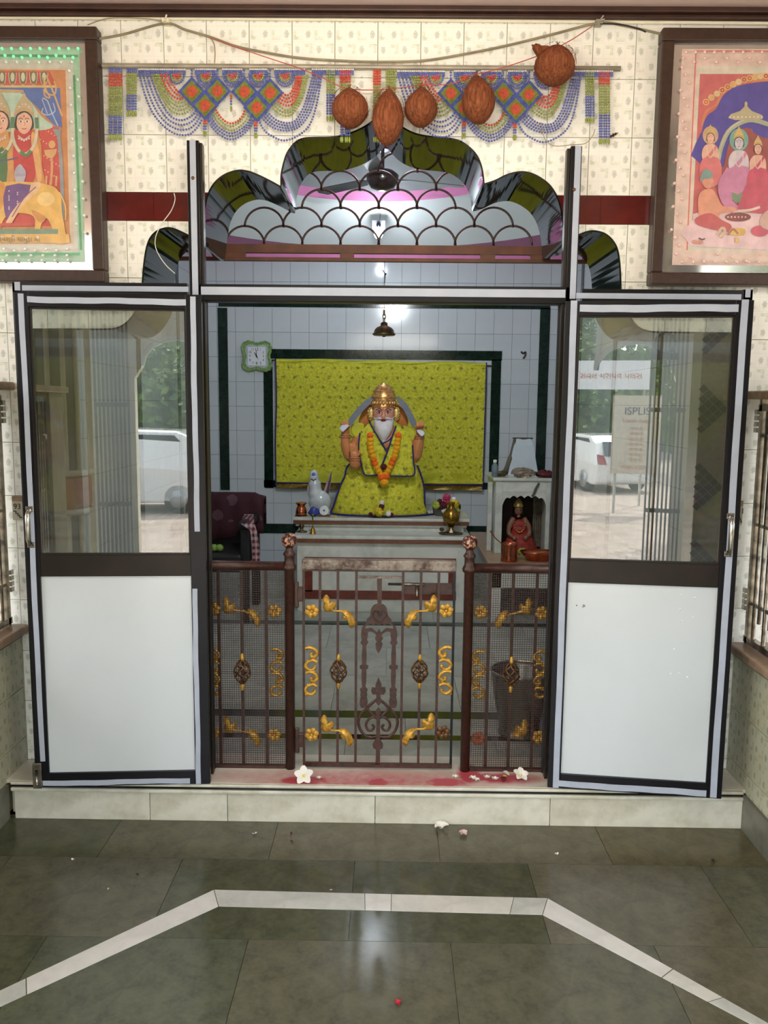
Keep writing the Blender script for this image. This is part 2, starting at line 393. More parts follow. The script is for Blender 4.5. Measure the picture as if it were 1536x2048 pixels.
b = MB(); b.box((xa+.02, YR-.006, ZS-.036), (xb-.01, YR+.03, ZS-.023)); b.build('lower_lip', m_marble2, step, bevel=.003)
xs = [xa+.03]+[P(v, 1620, YR).x for v in (300, 455, 750, 1100)]+[xb-.01]
for x0, x1 in zip(xs, xs[1:]):
    b = MB(); b.box((x0+.001, YR, 0), (x1-.001, YR+.05, ZS-.034)); b.build('riser_slab', m_marble2, step, bevel=.0015)
b = MB(); b.box((xa, YR+.05, 0), (xb, -.001, ZS-.013)); b.build('core', m_cream, step)
b = MB(); b.box((xol, -.001, ZS-.05), (xor_, .07, ZS-.013)); b.build('sill_bed', m_cream, step)
# ------------------------------------------------------------------ arched front wall
wx0, wx1 = -3.3, 3.3
b = MB(); ov, ff = cut((wx0, ZS-.2, wx1, ZC+.3), [[(HOLE[0][0], ZS-.051)]+HOLE[1:-1]+[(HOLE[-1][0], ZS-.051)]])
slab2d(b, ov, ff, lambda p: (p[0], .008, p[1]), (0, RV-.008, 0)); wall = b.build('wall_front', m_grout, kind='structure')
# polished granite lining of the arch, following its lobes
def inset(poly, d):
    out = []
    for i, p in enumerate(poly):
        a = Vector(poly[max(i-1, 0)]); c = Vector(poly[min(i+1, len(poly)-1)]); tt = (c-a).normalized(); nn = Vector((tt.y, -tt.x)); out.append((p[0]+nn.x*d, p[1]+nn.y*d))
    return out
IN = inset(HOLE, .006)
k0 = 0; cuts = [0]
for l in (Bl, Lpx, L2, L3, L4, L5, L6, Br): k0 += (len(l)-1)*4; cuts.append(k0)
b = MB(); n = len(HOLE)
vs = [(x, -.004, z) for x, z in HOLE]+[(x, -.004, z) for x, z in IN]+[(x, RV+.002, z) for x, z in IN]+[(x, RV+.002, z) for x, z in HOLE]
fs = []
for i in range(n-1):
    for q in range(4): q2 = (q+1) % 4; fs.append((q*n+i, q*n+i+1, q2*n+i+1, q2*n+i))
b.add(vs, fs, 0); b.build('arch_lining', m_granite, wall)
# cream tiles, clipped round the arch
TX = [-.516+.15*k for k in range(-10, 17)]
TZ = [2.34, 2.539, 2.734, ZC]; TZ = [z-(1.6025-H) for z in TZ[:3]]+[ZC]
zb1 = P(768, 388.2, 0).z; zb0 = P(768, 445.3, 0).z
TZ[0] = zb1
low = [zb0]+[P(300, 556, 0).z-.2*k for k in range(0, 11)]
low = [z for z in low if z > ZS]+[ZS]
tc = {}
def put_tile(x0, x1, z0, z1, m, name='wall_tile', g=.0012):
    rect = (x0+g, z0+g, x1-g, z1-g); c = Vector(((x0+x1)/2, .004, (z0+z1)/2))
    pts = [(rect[0], rect[1]), (rect[2], rect[1]), (rect[2], rect[3]), (rect[0], rect[3]), (c.x, c.z)]
    hit = any(inside(p, HOLE) for p in pts) or any(rect[0]-.001 < h[0] < rect[2]+.001 and rect[1]-.001 < h[1] < rect[3]+.001 for h in HOLE)
    if not hit:
        key = (round(x1-x0, 3), round(z1-z0, 3), m.name)
        if key in tc: share(name, tc[key], c, wall); return
        b = MB(); b.box((rect[0], 0, rect[1]), (rect[2], .009, rect[3])); tc[key] = b.build(name, m, wall, origin=c); return
    ov, ff = cut(rect, [HOLE])
    if not ff: return
    b = MB(); slab2d(b, ov, ff, lambda p: (p[0], 0, p[1]), (0, .009, 0)); b.build(name, m, wall, origin=c)
for x0, x1 in zip(TX, TX[1:]):
    for z0, z1 in zip(TZ, TZ[1:]): put_tile(x0, x1, z0, z1, m_tile_x)
    for z1, z0 in zip(low, low[1:]):
        if z1-z0 > .01: put_tile(x0, x1, z0, z1, m_tile_x)
bx = [P(1201, 420, 0).x+.2*k for k in range(-16, 5)]
for x0, x1 in zip(bx, bx[1:]): put_tile(x0, x1, zb0, zb1, m_red, 'band_tile', .0006)
# brown moulding and pale pipe under the ceiling
b = MB(); z0 = P(768, 34, -.03).z; z1 = P(768, 13, -.03).z
b.box((wx0, -.03, z0), (wx1, 0, z0+(z1-z0)*.45)); b.box((wx0, -.045, z0+(z1-z0)*.45), (wx1, 0, z1)); b.build('trim_1', m_brown, kind='structure', bevel=.004)
b = MB(); zz = P(768, 39, -.012).z
b.tube([(wx0, -.012, zz-.006), (-.6, -.012, zz), (wx1, -.012, zz-.012)], .006); b.build('conduit_pipe', m_cream, label='thin cream conduit pipe running under the brown ceiling moulding', cat='pipe')
b = MB(); b.box((-3.4, -4.3, ZC), (3.4, .3, ZC+.1)); b.build('ceiling', m_ceil, kind='structure')
# ------------------------------------------------------------------ porch side walls: tiled dwarf wall, steel grille, ledge
m_stone = speck('grey_skirting_stone', (84, 84, 74), (112, 112, 98), rough=.35, sc=6)
m_sill = speck('brown_sill_marble', (120, 96, 78), (160, 136, 112), rough=.3, sc=7)
m_ledge = speck('stained_ledge_marble', (120, 92, 62), (176, 150, 112), rough=.35, sc=6)
def side(sgn, x, zsill, zledge, name):
    s = sgn
    b = MB(); yE = -1.5
    b.box((x+s*.012, yE, 0), (x+s*.16, 0, zsill-.05)); b.box((x+s*.012, yE, 0), (x+s*.16, yE+.25, zledge-.03)); w = b.build(name, m_grout, kind='structure')
    b = MB(); b.box((x-s*.012, yE, 0), (x+s*.02, YR+.0, .13)); b.build('skirting', m_stone, w)
    b = MB(); b.box((x-s*.03, yE, zsill-.035), (x+s*.18, 0, zsill)); b.build('sill', m_sill, w, bevel=.008)
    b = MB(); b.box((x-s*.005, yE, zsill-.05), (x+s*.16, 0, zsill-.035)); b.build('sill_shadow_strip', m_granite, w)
    b = MB(); b.box((x-s*.02, yE, zledge-.03), (x+s*.2, 0, zledge)); b.build('ledge', m_ledge, w, bevel=.005)
    first = None
    ys = [0]; 
    while ys[-1] > yE+.01: ys.append(max(yE, ys[-1]-.15))
    for y1, y0 in zip(ys, ys[1:]):
        z = zsill-.05
        while z > .131:
            z2 = max(z-.2, .13)
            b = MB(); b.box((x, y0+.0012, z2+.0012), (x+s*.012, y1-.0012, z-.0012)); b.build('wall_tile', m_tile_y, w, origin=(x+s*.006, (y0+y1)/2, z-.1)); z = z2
    # steel grille
    g = thing('window_grille', ('left' if s < 0 else 'right')+' weathered steel bar grille standing on the brown sill beside the doors', 'window grille', (x+s*.04, -.7, zsill))
    zt = zledge-.03; gx = x+s*.035
    for yy in (-.03, -1.22):
        b = MB(); b.box((gx-.012, yy-.018, zsill), (gx+.012, yy, zt)); b.build('frame_post', m_sstl, g)
    for z in (zsill+.02, zt-.03): b = MB(); b.box((gx-.012, -1.22, z-.012), (gx+.012, -.02, z+.012)); b.build('frame_rail', m_sstl, g)
    zr = [zsill+.16, zsill+(zt-zsill)*.5, zt-.13]
    for z in zr: b = MB(); b.box((gx-.004, -1.2, z-.006), (gx+.004, -.04, z+.006)); b.build('cross_rail', m_sstl, g)
    y = -.075; k = 0
    while y > -1.2:
        a = zsill+.1 if k % 2 else zsill+.03
        b = MB(); b.tube([(gx, y, a), (gx, y, zt-(.1 if k % 3 == 1 else .03))], .008, 8); b.build('bar', m_sstl, g)
        if k % 4 == 2: b = MB(); b.ball((gx, y, zt-.2), .02, 12, 8); b.build('knob', m_steel, g)
        y -= .043; k += 1
    for z in (zsill+.13, zt-.12):
        b = MB()
        for q in range(4): b.box((gx-.016*s-.004, -.03, z+q*.022), (gx-.016*s+.004, -.008, z+q*.022+.017))
        b.build('hinge', m_steel, g)
    return w
zsl = P(45, 1247, 0).z; zsr = P(1476, 1283, 0).z
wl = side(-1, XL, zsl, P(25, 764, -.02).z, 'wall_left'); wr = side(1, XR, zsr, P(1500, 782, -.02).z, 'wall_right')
# small inscribed plates beside the grilles
m_plate = mat('marble_plate', (196, 192, 172), .35); m_ink = mat('dark_inlay', (40, 34, 32), .5)
def plate(x0, y0, x1, y1, s, label):
    a = P(x0, y1, -.003); c = P(x1, y0, -.003); b = MB(); b.box((a.x, -.004, a.z), (c.x, .002, c.z)); p = b.build('inscribed_plate', m_plate, label=label, cat='plate')
    cx, cz = (a.x+c.x)/2, (a.z+c.z)/2; w = c.x-a.x; h = c.z-a.z
    text('93' if s < 0 else '91', h*.42, (cx, -.0045, cz+h*.22), (0, 0, 0), m_ink, p, 'number')
    b = MB(); pts = [(-.4, -.02), (-.15, -.02), (-.15, -.14), (.05, -.14), (.05, -.26), (.22, -.26), (.22, -.36), (.42, -.36)]
    b.tube([(cx+u*w, -.0045, cz+v*h) for u, v in pts], .0022, 6, sm=False); b.build('stepped_mark', m_ink, p)
    b = MB(); b.box((a.x, -.0045, c.z), (c.x, .002, c.z+h*.28)); b.build('brown_strip', m_sill, p); return p
plate(26, 1003, 44, 1040, -1, 'small marble plate numbered 93 on the tile strip left of the doors')
plate(1475, 1012, 1486, 1050, 1, 'small marble plate on the tile strip right of the doors')
# ------------------------------------------------------------------ shrine room
RXL, RXR = -1.62, 1.40
zt = P(768, 518, YB).z                                       # top of the wall tiles
zd = zt+.05
b = MB(); b.box((RXL-.1, YB+.006, ZS-.05), (RXR+.1, YB+.12, zd+1.2)); bw = b.build('wall_back', m_wgrout, kind='structure')
x0g = P(470.6, 640, YB).x; z0g = P(768, 666.4, YB).z
xs = sorted({round(RXL, 4), round(RXR, 4)} | {round(x0g+.15*k, 4) for k in range(-20, 20) if RXL < x0g+.15*k < RXR})
zs = sorted({round(ZS, 4), round(zt, 4)} | {round(z0g+.2*k, 4) for k in range(-14, 6) if ZS+.01 < z0g+.2*k < zt-.01})
tc2 = {}
for xa_, xb_ in zip(xs, xs[1:]):
    for za, zb in zip(zs, zs[1:]):
        key = (round(xb_-xa_, 3), round(zb-za, 3)); c = Vector(((xa_+xb_)/2, YB+.004, (za+zb)/2)); g = .0012
        if key in tc2: o = share('wall_tile', tc2[key], c, bw)
        else: b = MB(); b.box((xa_+g, YB, za+g), (xb_-g, YB+.008, zb-g)); tc2[key] = b.build('wall_tile', m_wtile, bw, origin=c)
# green marble bands
def band(x0, y0, x1, y1, nm='marble_band'):
    ym = (y0+y1)/2; xm = (x0+x1)/2; a = Vector((P(x0, ym, YB-.004).x, 0, P(xm, y1, YB-.004).z)); c = Vector((P(x1, ym, YB-.004).x, 0, P(xm, y0, YB-.004).z)); b = MB(); b.box((a.x, YB-.006, a.z), (c.x, YB+.002, c.z)); b.build(nm, m_green, bw)
band(437, 600, 1100, 615.5); band(438, 615.6, 457, 980); band(1075, 615.6, 1095, 966)
band(527, 700, 1004, 719); band(528, 719, 546, 976); band(980, 719, 999, 976); band(528, 963, 998, 976.5)
band(500, 1050, 1062, 1069); band(412, 1050, 470, 1069)
b = MB(); b.box((RXL, YB-.05, zt), (RXR, YB+.02, zd)); b.build('trim_2', m_pink, kind='structure')
for s, X in ((-1, RXL), (1, RXR)):
    b = MB(); b.box((X, RV, ZS-.05), (X+s*.1, YB+.1, zd+1.2)); w = b.build('wall_left_inner' if s < 0 else 'wall_right_inner', m_wgrout, kind='structure')
    b = MB(); y = RV
    while y < YB-.01:
        y2 = min(y+.15, YB); z = ZS
        while z < zt-.01:
            z2 = min(z+.2, zt); b.box((X-s*.004, y+.0012, z+.0012), (X, y2-.0012, z2-.0012)); z = z2
        y = y2
    b.build('wall_tiles', m_wtile, w, kind='stuff')
    for y in (1.3, 2.2, 3.2):
        b = MB(); b.box((X-s*.008, y, ZS), (X, y+.08, zt)); b.build('marble_band', m_green, w)
# ceiling with shallow dome: pink corners, white cove, pink ring, white crown greyed as shade
cx, cy = -.13, 2.1
b = MB(); seg = 64; R0 = 1.49
circ = [(cx+R0*math.cos(2*PI*i/seg), cy+R0*math.sin(2*PI*i/seg)) for i in range(seg)]
ov, ff = cut((RXL-.1, RV, RXR+.1, YB+.1), [[(min(max(x, RXL-.05), RXR+.05), y) for x, y in circ]])
slab2d(b, ov, ff, lambda p: (p[0], p[1], zd), (0, 0, .02)); b.build('ceiling_shrine', m_pink, kind='structure')
hw = H+1.432-zd; prof = [(R0-.49*math.sin(PI/2*i/10), hw*(1-math.cos(PI/2*i/10))) for i in range(11)]
def ringobj(name, prof, m):
    b = MB(); k = len(prof)
    vs = [(cx+r*math.cos(2*PI*j/72), cy+r*math.sin(2*PI*j/72), zd+z) for r, z in prof for j in range(72)]
    vs += [(x, y, z+.02) for x, y, z in vs]; n0 = k*72
    fs = []
    for i in range(k-1):
        for j in range(72):
            j2 = (j+1) % 72; fs.append((i*72+j, i*72+j2, (i+1)*72+j2, (i+1)*72+j)); fs.append((n0+i*72+j2, n0+i*72+j, n0+(i+1)*72+j, n0+(i+1)*72+j2))
    b.add(vs, fs, 0, True); return b.build(name, m, kind='structure')
ringobj('ceiling_cove', [(R0, 0), (1.42, hw*.17), (1.3, hw*.42), (1.18, hw*.65), (1.08, hw*.85), (1.0, hw)], m_white)
ringobj('ceiling_ring', [(1.0, hw), (.97, hw+.028), (.93, hw+.05)], m_pink)
ringobj('ceiling_crown', [(.93, hw+.05), (.8, hw+.12), (.55, hw+.2), (.3, hw+.24), (.01, hw+.25)], m_crown_shade)
# shrine floor: marble slabs between green strips
b = MB(); b.box((RXL-.05, .08, ZS-.06), (RXR+.05, YB+.05, ZS-.011)); sf = b.build('floor_shrine', m_wgrout, kind='structure')
g1a, g1b = G(768, 1251, ZS).y, G(768, 1243, ZS).y; g2a, g2b = G(768, 1436, ZS).y, G(768, 1422, ZS).y; g3a, g3b = G(768, 1479, ZS).y, G(768, 1469, ZS).y
m_fmarble = speck('floor_marble', (134, 142, 130), (166, 172, 162), (120, 128, 112), rough=.3, sc=3.2, thr=(.38, .55))
def frow(y0, y1, w, off, m, nm='floor_slab'):
    x = RXL+off-w
    while x < RXR:
        a, c = max(x, RXL), min(x+w, RXR)
        if c-a > .03:
            b = MB(); b.box((a+.001, y0+.001, ZS-.011), (c-.001, y1-.001, ZS)); b.build(nm, m, sf)
        x += w
frow(.08, g3a, .62, .2, m_fmarble); frow(g3a, g3b, 1.2, .5, m_granite, 'floor_strip'); frow(g3b, g2a, .62, .45, m_fmarble)
frow(g2a, g2b, 1.2, .2, m_green, 'floor_strip')
d3 = (g1a-g2b)/3
for i in range(3): frow(g2b+d3*i, g2b+d3*(i+1), .6, .15+.25*i, m_fmarble)
frow(g1a, g1b, 1.2, .5, m_green, 'floor_strip'); frow(g1b, g1b+.6, .6, .1, m_fmarble); frow(g1b+.6, YB, .6, .4, m_fmarble)
# ------------------------------------------------------------------ glass
t = Mt('door_glass'); nt = t.nt
tr = t.n('ShaderNodeBsdfTransparent'); tr.inputs[0].default_value = (.86, .9, .87, 1)
gl = t.n('ShaderNodeBsdfGlossy'); gl.inputs['Roughness'].default_value = 0.0
fz = t.n('ShaderNodeFresnel'); fz.inputs[0].default_value = 1.5
df = t.n('ShaderNodeBsdfDiffuse'); df.inputs[0].default_value = (.6, .6, .55, 1)
mx1 = t.n('ShaderNodeMixShader'); mx2 = t.n('ShaderNodeMixShader')
fac = (N(nt, fz.outputs[0])*1.8+.10).clamp(); nt.links.new(fac.k, mx1.inputs[0]); nt.links.new(tr.outputs[0], mx1.inputs[1]); nt.links.new(gl.outputs[0], mx1.inputs[2])
ds = (t.noise(3, 4)-.35).mx(0.0)*.16+.015; nt.links.new(ds.k, mx2.inputs[0]); nt.links.new(mx1.outputs[0], mx2.inputs[1]); nt.links.new(df.outputs[0], mx2.inputs[2])
nt.links.new(mx2.outputs[0], t.out.inputs[0]); m_glass = t.m
# ------------------------------------------------------------------ fixed black frame with pale strips
YF = -.10
def fx(x, y, Y=YF): return P(x, y, Y)
frame = thing('door_frame', 'tall black metal frame with pale strips around the glazed shrine doors', 'door frame', (0, YF, ZS), kind='structure')
def fbox(name, xa, xb, ya, yb, m=m_black, d0=-.014, d1=.02, Y=YF, bev=.0015):     # xa/xb = (x,y) samples of side edges; ya/yb = (x,y) samples of top/bottom
    x0, x1 = fx(*xa, Y).x, fx(*xb, Y).x; z1, z0 = fx(*ya, Y).z, fx(*yb, Y).z
    b = MB(); b.box((x0, Y+d0, z0), (x1, Y+d1, z1)); return b.build(name, m, frame, bevel=bev)
BOT = (400, 1562)
for xs_, top, tp in (((375, 399, 405), 283, (381, 393)), ((1163, 1141, 1134), 289, (1161, 1149))):
    fbox('post', (xs_[0], top), (xs_[1], top), (390, top), BOT)
    fbox('post_channel', (xs_[1], top), (xs_[2], top), (390, top+4), BOT, m_brownal, -.008, .024)
    fbox('pale_strip', (tp[0], top), (tp[1], top), (390, top), (390, 592), m_tape, -.0155, -.012, bev=0)
for i, (x0, x1, y0, y1, t0, t1, yt0, yt1, e0, e1) in enumerate(((28, 376, 566, 592, 48, 379, 573, 583.5, 28, 46), (1163, 1503, 580, 606, 1151, 1480, 588.5, 599.5, 1503, 1484))):
    fbox('head_bar', (x0, 580), (x1, 580), ((x0+x1)/2, y0), ) if False else fbox('head_bar', (x0, 580), (x1, 580), ((x0+x1)/2, y0), ((x0+x1)/2, y1))
    fbox('pale_strip', (t0, 580), (t1, 580), ((x0+x1)/2, yt0), ((x0+x1)/2, yt1), m_tape, -.0155, -.012, bev=0)
    fbox('side_post', (min(e0, e1), 580), (max(e0, e1), 580), (e0, y0), (e0, 1573 if i == 0 else 1596))
    fbox('pale_strip', (min(e0, e1)+(5 if i == 0 else 4), 575), (max(e0, e1)-(2 if i == 0 else 5), 575), (e0, y0-1), (e0, y0+16), m_tape, -.0156, -.0125, bev=0)
fbox('transom', (400, 590), (1139, 590), (768, 572), (768, 605))
fbox('transom_strip', (404, 590), (1129, 590), (768, 577.5), (768, 593.5), m_tape, -.0156, -.012, bev=0)
fbox('transom_soffit', (404, 590), (1134, 590), (768, 594), (768, 606), m_brownal, -.006, .045)
# ------------------------------------------------------------------ outer glazed leaves
def leaf(name, A, B, label, E):
    pl = Pl(G(*A, ZS), G(*B, ZS)); root = thing(name, label, 'door', (pl.o.x, pl.o.y, ZS), kind='structure')
    U = lambda q: pl.at(*q)[0]
    Z = lambda q: pl.at(*q)[1]
    def bx(nm, u0, u1, z0, z1, m, n0=-.012, n1=.012, bev=.0015):
        b = MB(); b.pbox(pl, u0, z0, u1, z1, n0, n1); return b.build(nm, m, root, bevel=bev)
    u0, u1 = U(E['L']), U(E['R']); g0, g1 = U(E['gl']), U(E['gr']); zt, zb = Z(E['top']), ZS+.002
    zg1, zg0 = Z(E['gt']), Z(E['gb']); zp1, zp0 = Z(E['pt']), Z(E['pb']); zm = (zg0+zp1)/2
    bx('stile', u0, g0, zb, zt, m_black); bx('stile', g1, u1, zb, zt, m_black)
    bx('rail', g0, g1, zg1, zt, m_black); bx('rail', g0, g1, zp1, zg0, m_brownal, -.012, .010); bx('rail', g0, g1, zb, zp0, m_black)
    bx('panel', g0, g1, zp0, zp1, m_panel, -.006, .004, 0)
    gp = bx('glass_pane', g0, g1, zg0, zg1, m_glass, -.001, .001, 0)
    for nm, q in (('gasket', (g0, g0+.006, zg0, zg1)), ('gasket', (g1-.006, g1, zg0, zg1)), ('gasket', (g0, g1, zg1-.006, zg1)), ('gasket', (g0, g1, zg0, zg0+.006))): bx(nm, *q, m_brownal, -.006, .007, 0)
    for nm, q in E['strips']:
        a, c, d, e = q; b = MB(); ua, uc = U(a), U(c); za, zc = (d if isinstance(d, float) else Z(d)), (e if isinstance(e, float) else Z(e))
        k = 14; hv = (zc-za) > (uc-ua); lo, hi = [], []
        for i in range(k+1):
            s = i/k; w1 = .0012*math.sin(s*9+ua*40)+.0009*math.sin(s*23+2)
            if hv: zz = za+(zc-za)*s; lo.append((ua+w1, zz)); hi.append((uc+w1*.6, zz))
            else: uu = ua+(uc-ua)*s; lo.append((uu, za+w1)); hi.append((uu, zc+w1*.6))
        for i in range(k):
            q8 = [lo[i], hi[i], hi[i+1], lo[i+1]] if hv else [lo[i], lo[i+1], hi[i+1], hi[i]]
            b.hexa([pl.w3(u, z, .0135) for u, z in q8]+[pl.w3(u, z, .011) for u, z in q8])
        b.build('pale_strip', m_tape, root)
    return pl, root, U, Z, bx
dl = leaf('door_1', (62, 1573), (400, 1566), 'left glazed door leaf with white lower panel beside the shrine opening',
    dict(L=(30, 600), R=(404, 620), gl=(59, 615), gr=(372, 620), top=(215, 587), gt=(215, 617), gb=(230, 1109), pt=(230, 1151.5), pb=(236, 1541),
    strips=[('s', ((40, 610), (51, 610), (75, 1520), (47, 588))), ('s', ((57, 600), (373, 606), (215, 608.5), (215, 596.5))), ('s', ((381, 600), (392, 600), (390, 1062), (386, 594))),
            ('s', ((385.5, 1180), (395.5, 1180), (395, 1565), (390, 1176))), ('s', ((88, 1560), (381, 1558), (236, 1566), (236, 1556)))]))
dr = leaf('door_2', (1098, 1573), (1441, 1596), 'right glazed door leaf with white lower panel beside the shrine opening',
    dict(L=(1130, 620), R=(1504, 640), gl=(1157, 632), gr=(1469, 634), top=(1315, 602), gt=(1315, 632), gb=(1290, 1124), pt=(1283, 1169), pb=(1265, 1554),
    strips=[('s', ((1141, 605), (1154, 605), (1105, 1572), (1147, 602))), ('s', ((1159, 615), (1475, 615), (1315, 624.5), (1315, 610))), ('s', ((1479, 640), (1493, 640), (1426, 1592), (1488, 600))),
            ('s', ((1117, 1565), (1411, 1580), (1265, 1580), (1265, 1568)))]))
DOOR_R = dr
# pull handles
for (pl, root, U, Z, bx), (x, y0, y1) in ((dl, (63.5, 1020, 1086)), (dr, (1456.5, 1034, 1104))):
    u = U((x, (y0+y1)/2)); z1, z0 = Z((x, y0)), Z((x, y1)); b = MB()
    b.tube([pl.w3(u, z0, .012), pl.w3(u, z0+.008, .032), pl.w3(u, z0+.02, .038), pl.w3(u, z1-.02, .038), pl.w3(u, z1-.008, .032), pl.w3(u, z1, .012)], [.007, .008, .009, .009, .008, .007], 10)
    h = b.build('handle', m_steel, root)
    for z in (z0-.005, z1+.005):
        b = MB(); b.pbox(pl, u-.013, z-.010, u+.013, z+.010, .012, .015)
        b.build('handle_plate', m_steel, h, bevel=.003)
        for du in (-.006, .006):
            b = MB(); b.ball(pl.w3(u+du, z, .0155), .0025, 8, 6); b.build('screw', m_black, h)
pl, root, U, Z, bx = dl
u0, u1 = U((69, 1545)), U((87, 1545)); z1, z0 = Z((78, 1522)), ZS+.001
b = MB(); b.pbox(pl, u0, z0, u1, z1, .012, .022); lt = b.build('floor_latch', m_sstl, root, bevel=.002)
b = MB(); b.tube([pl.w3((u0+u1)/2, z0+.02, .026), pl.w3((u0+u1)/2, z1-.02, .026)], .004); b.build('bolt', m_steel, lt)
# ------------------------------------------------------------------ middle leaves, swung inwards along their hinge posts
for nm, hx, by, sg, lab in (('door_3', 411, 1562, -1, 'left middle door leaf swung inwards, seen edge-on'), ('door_4', 1119, 1570, 1, 'right middle door leaf swung inwards, seen edge-on')):
    h = Vector((P(hx, 700, -.07).x, -.07, 0)); dirv = Vector((h.x, h.y+D, 0)).normalized()
    pl = Pl(h, h+dirv*.6); root = thing(nm, lab, 'door', (h.x, h.y, ZS), kind='structure')
    zt = P(768, 606, -.07).z; w = .60; zb = ZS+.004
    def bx(nm2, u0, u1, z0, z1, m, n0, n1):
        b = MB(); b.pbox(pl, u0, z0, u1, z1, n0, n1); return b.build(nm2, m, root, bevel=.001)
    th = .011
    bx('stile', 0, .07, zb, zt, m_black, -th, th); bx('stile', w-.06, w, zb, zt, m_black, -th, th)
    bx('rail', .07, w-.06, zt-.06, zt, m_black, -th, th); bx('rail', .07, w-.06, ZS+.69, ZS+.76, m_black, -th, th); bx('rail', .07, w-.06, zb, zb+.05, m_black, -th, th)
    bx('panel', .07, w-.06, zb+.05, ZS+.69, m_panel, -.004, .004); bx('glass_pane', .07, w-.06, ZS+.76, zt-.06, m_glass, -.001, .001)
    for ya, yb in ((657, 714), (1064, 1118), (1432, 1490)):
        za, zb2 = P(hx, ya, -.085).z, P(hx, yb, -.085).z
        hg = MB(); X = h.x+(-.004 if sg < 0 else .004)
        for k in range(4): q0 = zb2+(za-zb2)*k/4; hg.tube([(X, -.085, q0+.001), (X, -.085, q0+(za-zb2)/4-.001)], .0045, 8)
        hg.build('hinge', m_steel, root)
# ------------------------------------------------------------------ iron railing and gate
YG = -.045
GZ = ZS
def rail_post(x, ybot, ytop, lab):
    Xc = P(x, ybot, YG).x; b = MB(); r = .0185
    root = thing('gate_post', lab, 'gate post', (Xc, YG, ZS)); zb = P(x, ytop, YG).z      # ball centre height
    rb = .029
    b.lathe((Xc, YG, 0), [(r, ZS), (r, zb-.115), (r*1.35, zb-.11), (r*1.45, zb-.10), (r*1.3, zb-.092), (r*1.05, zb-.085), (r*1.0, zb-.06), (r*1.3, zb-.05), (r*1.0, zb-.042), (r*.75, zb-.034), (r*.8, zb-.024)], 24)
    b.build('shaft', m_iron, root)
    b = MB(); b.ball((Xc, YG, zb), rb, 24, 16); b.build('ball_finial', m_chip, root); return root, Xc
p1, X1 = rail_post(581, 1550, 1081, 'brown iron gate post with chipped ball finial, on the left of the gate')
p2, X2 = rail_post(929, 1553, 1085, 'brown iron gate post with chipped ball finial, on the right of the gate')
def sq(b, x, z0, z1, h=.005, Y=YG): b.box((x-h, Y-h, z0), (x+h, Y+h, z1))
def gx(x, y): return P(x, y, YG).x
def gz(x, y): return P(x, y, YG).z
# ornaments, built once around a centre
def rosette(cx, cz, m, parent, r=None, n=6):
    r = r or .0275; b = MB()
    for k in range(n):
        a = 2*PI*(k+.25)/n; c = Vector((cx+math.cos(a)*r*.58, YG-.009, cz+math.sin(a)*r*.58))
        b.ball(c, r*.44, 10, 6, sx=1, sy=.42)
    b.ball((cx, YG-.013, cz), r*.2, 10, 6); return b.build('rosette', m, parent)
def spray(pts1, pts2, stem, m, parent, name='leaf_spray'):
    b = MB()
    for pts in (pts1, pts2):
        q = crv([P(x, y, YG) for x, y in pts], 3, True); c = sum(q, Vector())/len(q)
        n = len(q); vs = [(p.x, YG-.005, p.z) for p in q]+[(c.x+(p.x-c.x)*.6, YG-.014, c.z+(p.z-c.z)*.6) for p in q]+[(c.x, YG-.016, c.z)]+[(p.x, YG-.001, p.z) for p in q]
        fs = [(i, (i+1) % n, n+(i+1) % n, n+i) for i in range(n)]+[(n+i, n+(i+1) % n, 2*n) for i in range(n)]+[(2*n+1+i, 2*n+1+(i+1) % n, (i+1) % n, i) for i in range(n)]
        b.add(vs, fs, 0, True)
    b.tube([P(x, y, YG-.008) for x, y in stem], .0045, 8); return b.build(name, m, parent)
def mir(pts, ax, dx=0, dy=0): return [(2*ax-x+dx, y+dy) for x, y in pts]
def sh(pts, dx, dy): return [(x+dx, y+dy) for x, y in pts]
LU = [(652, 1189), (659, 1196), (661, 1206), (667, 1201), (672, 1206), (670, 1216), (664, 1222), (652, 1223), (646, 1214), (648, 1206), (645, 1199)]
LD = [(683, 1220), (692, 1220), (703, 1226), (708, 1236), (711, 1246), (703, 1256), (697, 1247), (698, 1240), (689, 1240), (685, 1233), (688, 1227)]
LS = [(655, 1214), (668, 1222), (682, 1222), (694, 1228)]
def scroll(x, y0, y1, m, parent, flip=1, name='scroll_panel'):
    b = MB(); h = (y1-y0)
    def T(u, v): return P(x+flip*u, y0+v*h, YG-.006)
    for v0, s in ((0.0, 1), (.5, 1)):
        a = [T(-11, v0+.02), T(-2, v0+.0), T(9, v0+.05), T(12, v0+.14), T(4, v0+.2), T(0, v0+.15), T(4, v0+.11)]
        b.tube(crv(a, 5), [.006, .006, .0062]+[.0055]*28 if False else .0068, 7)
        a = [T(12, v0+.30), T(4, v0+.26), T(-7, v0+.30), T(-11, v0+.38), T(-6, v0+.45), T(2, v0+.46), T(8, v0+.41), T(6, v0+.37)]
        b.tube(crv(a, 5), .0068, 7); b.tube(crv([T(10, v0+.10), T(10, v0+.18), T(2, v0+.25), T(-8, v0+.27)], 5), .0045, 7)
    b.ball(T(4, .5), .009, 10, 6, sy=.5); b.ball(T(-9, .02), .007, 8, 6, sy=.5); b.ball(T(-9, .97), .007, 8, 6, sy=.5)
    return b.build(name, m, parent)
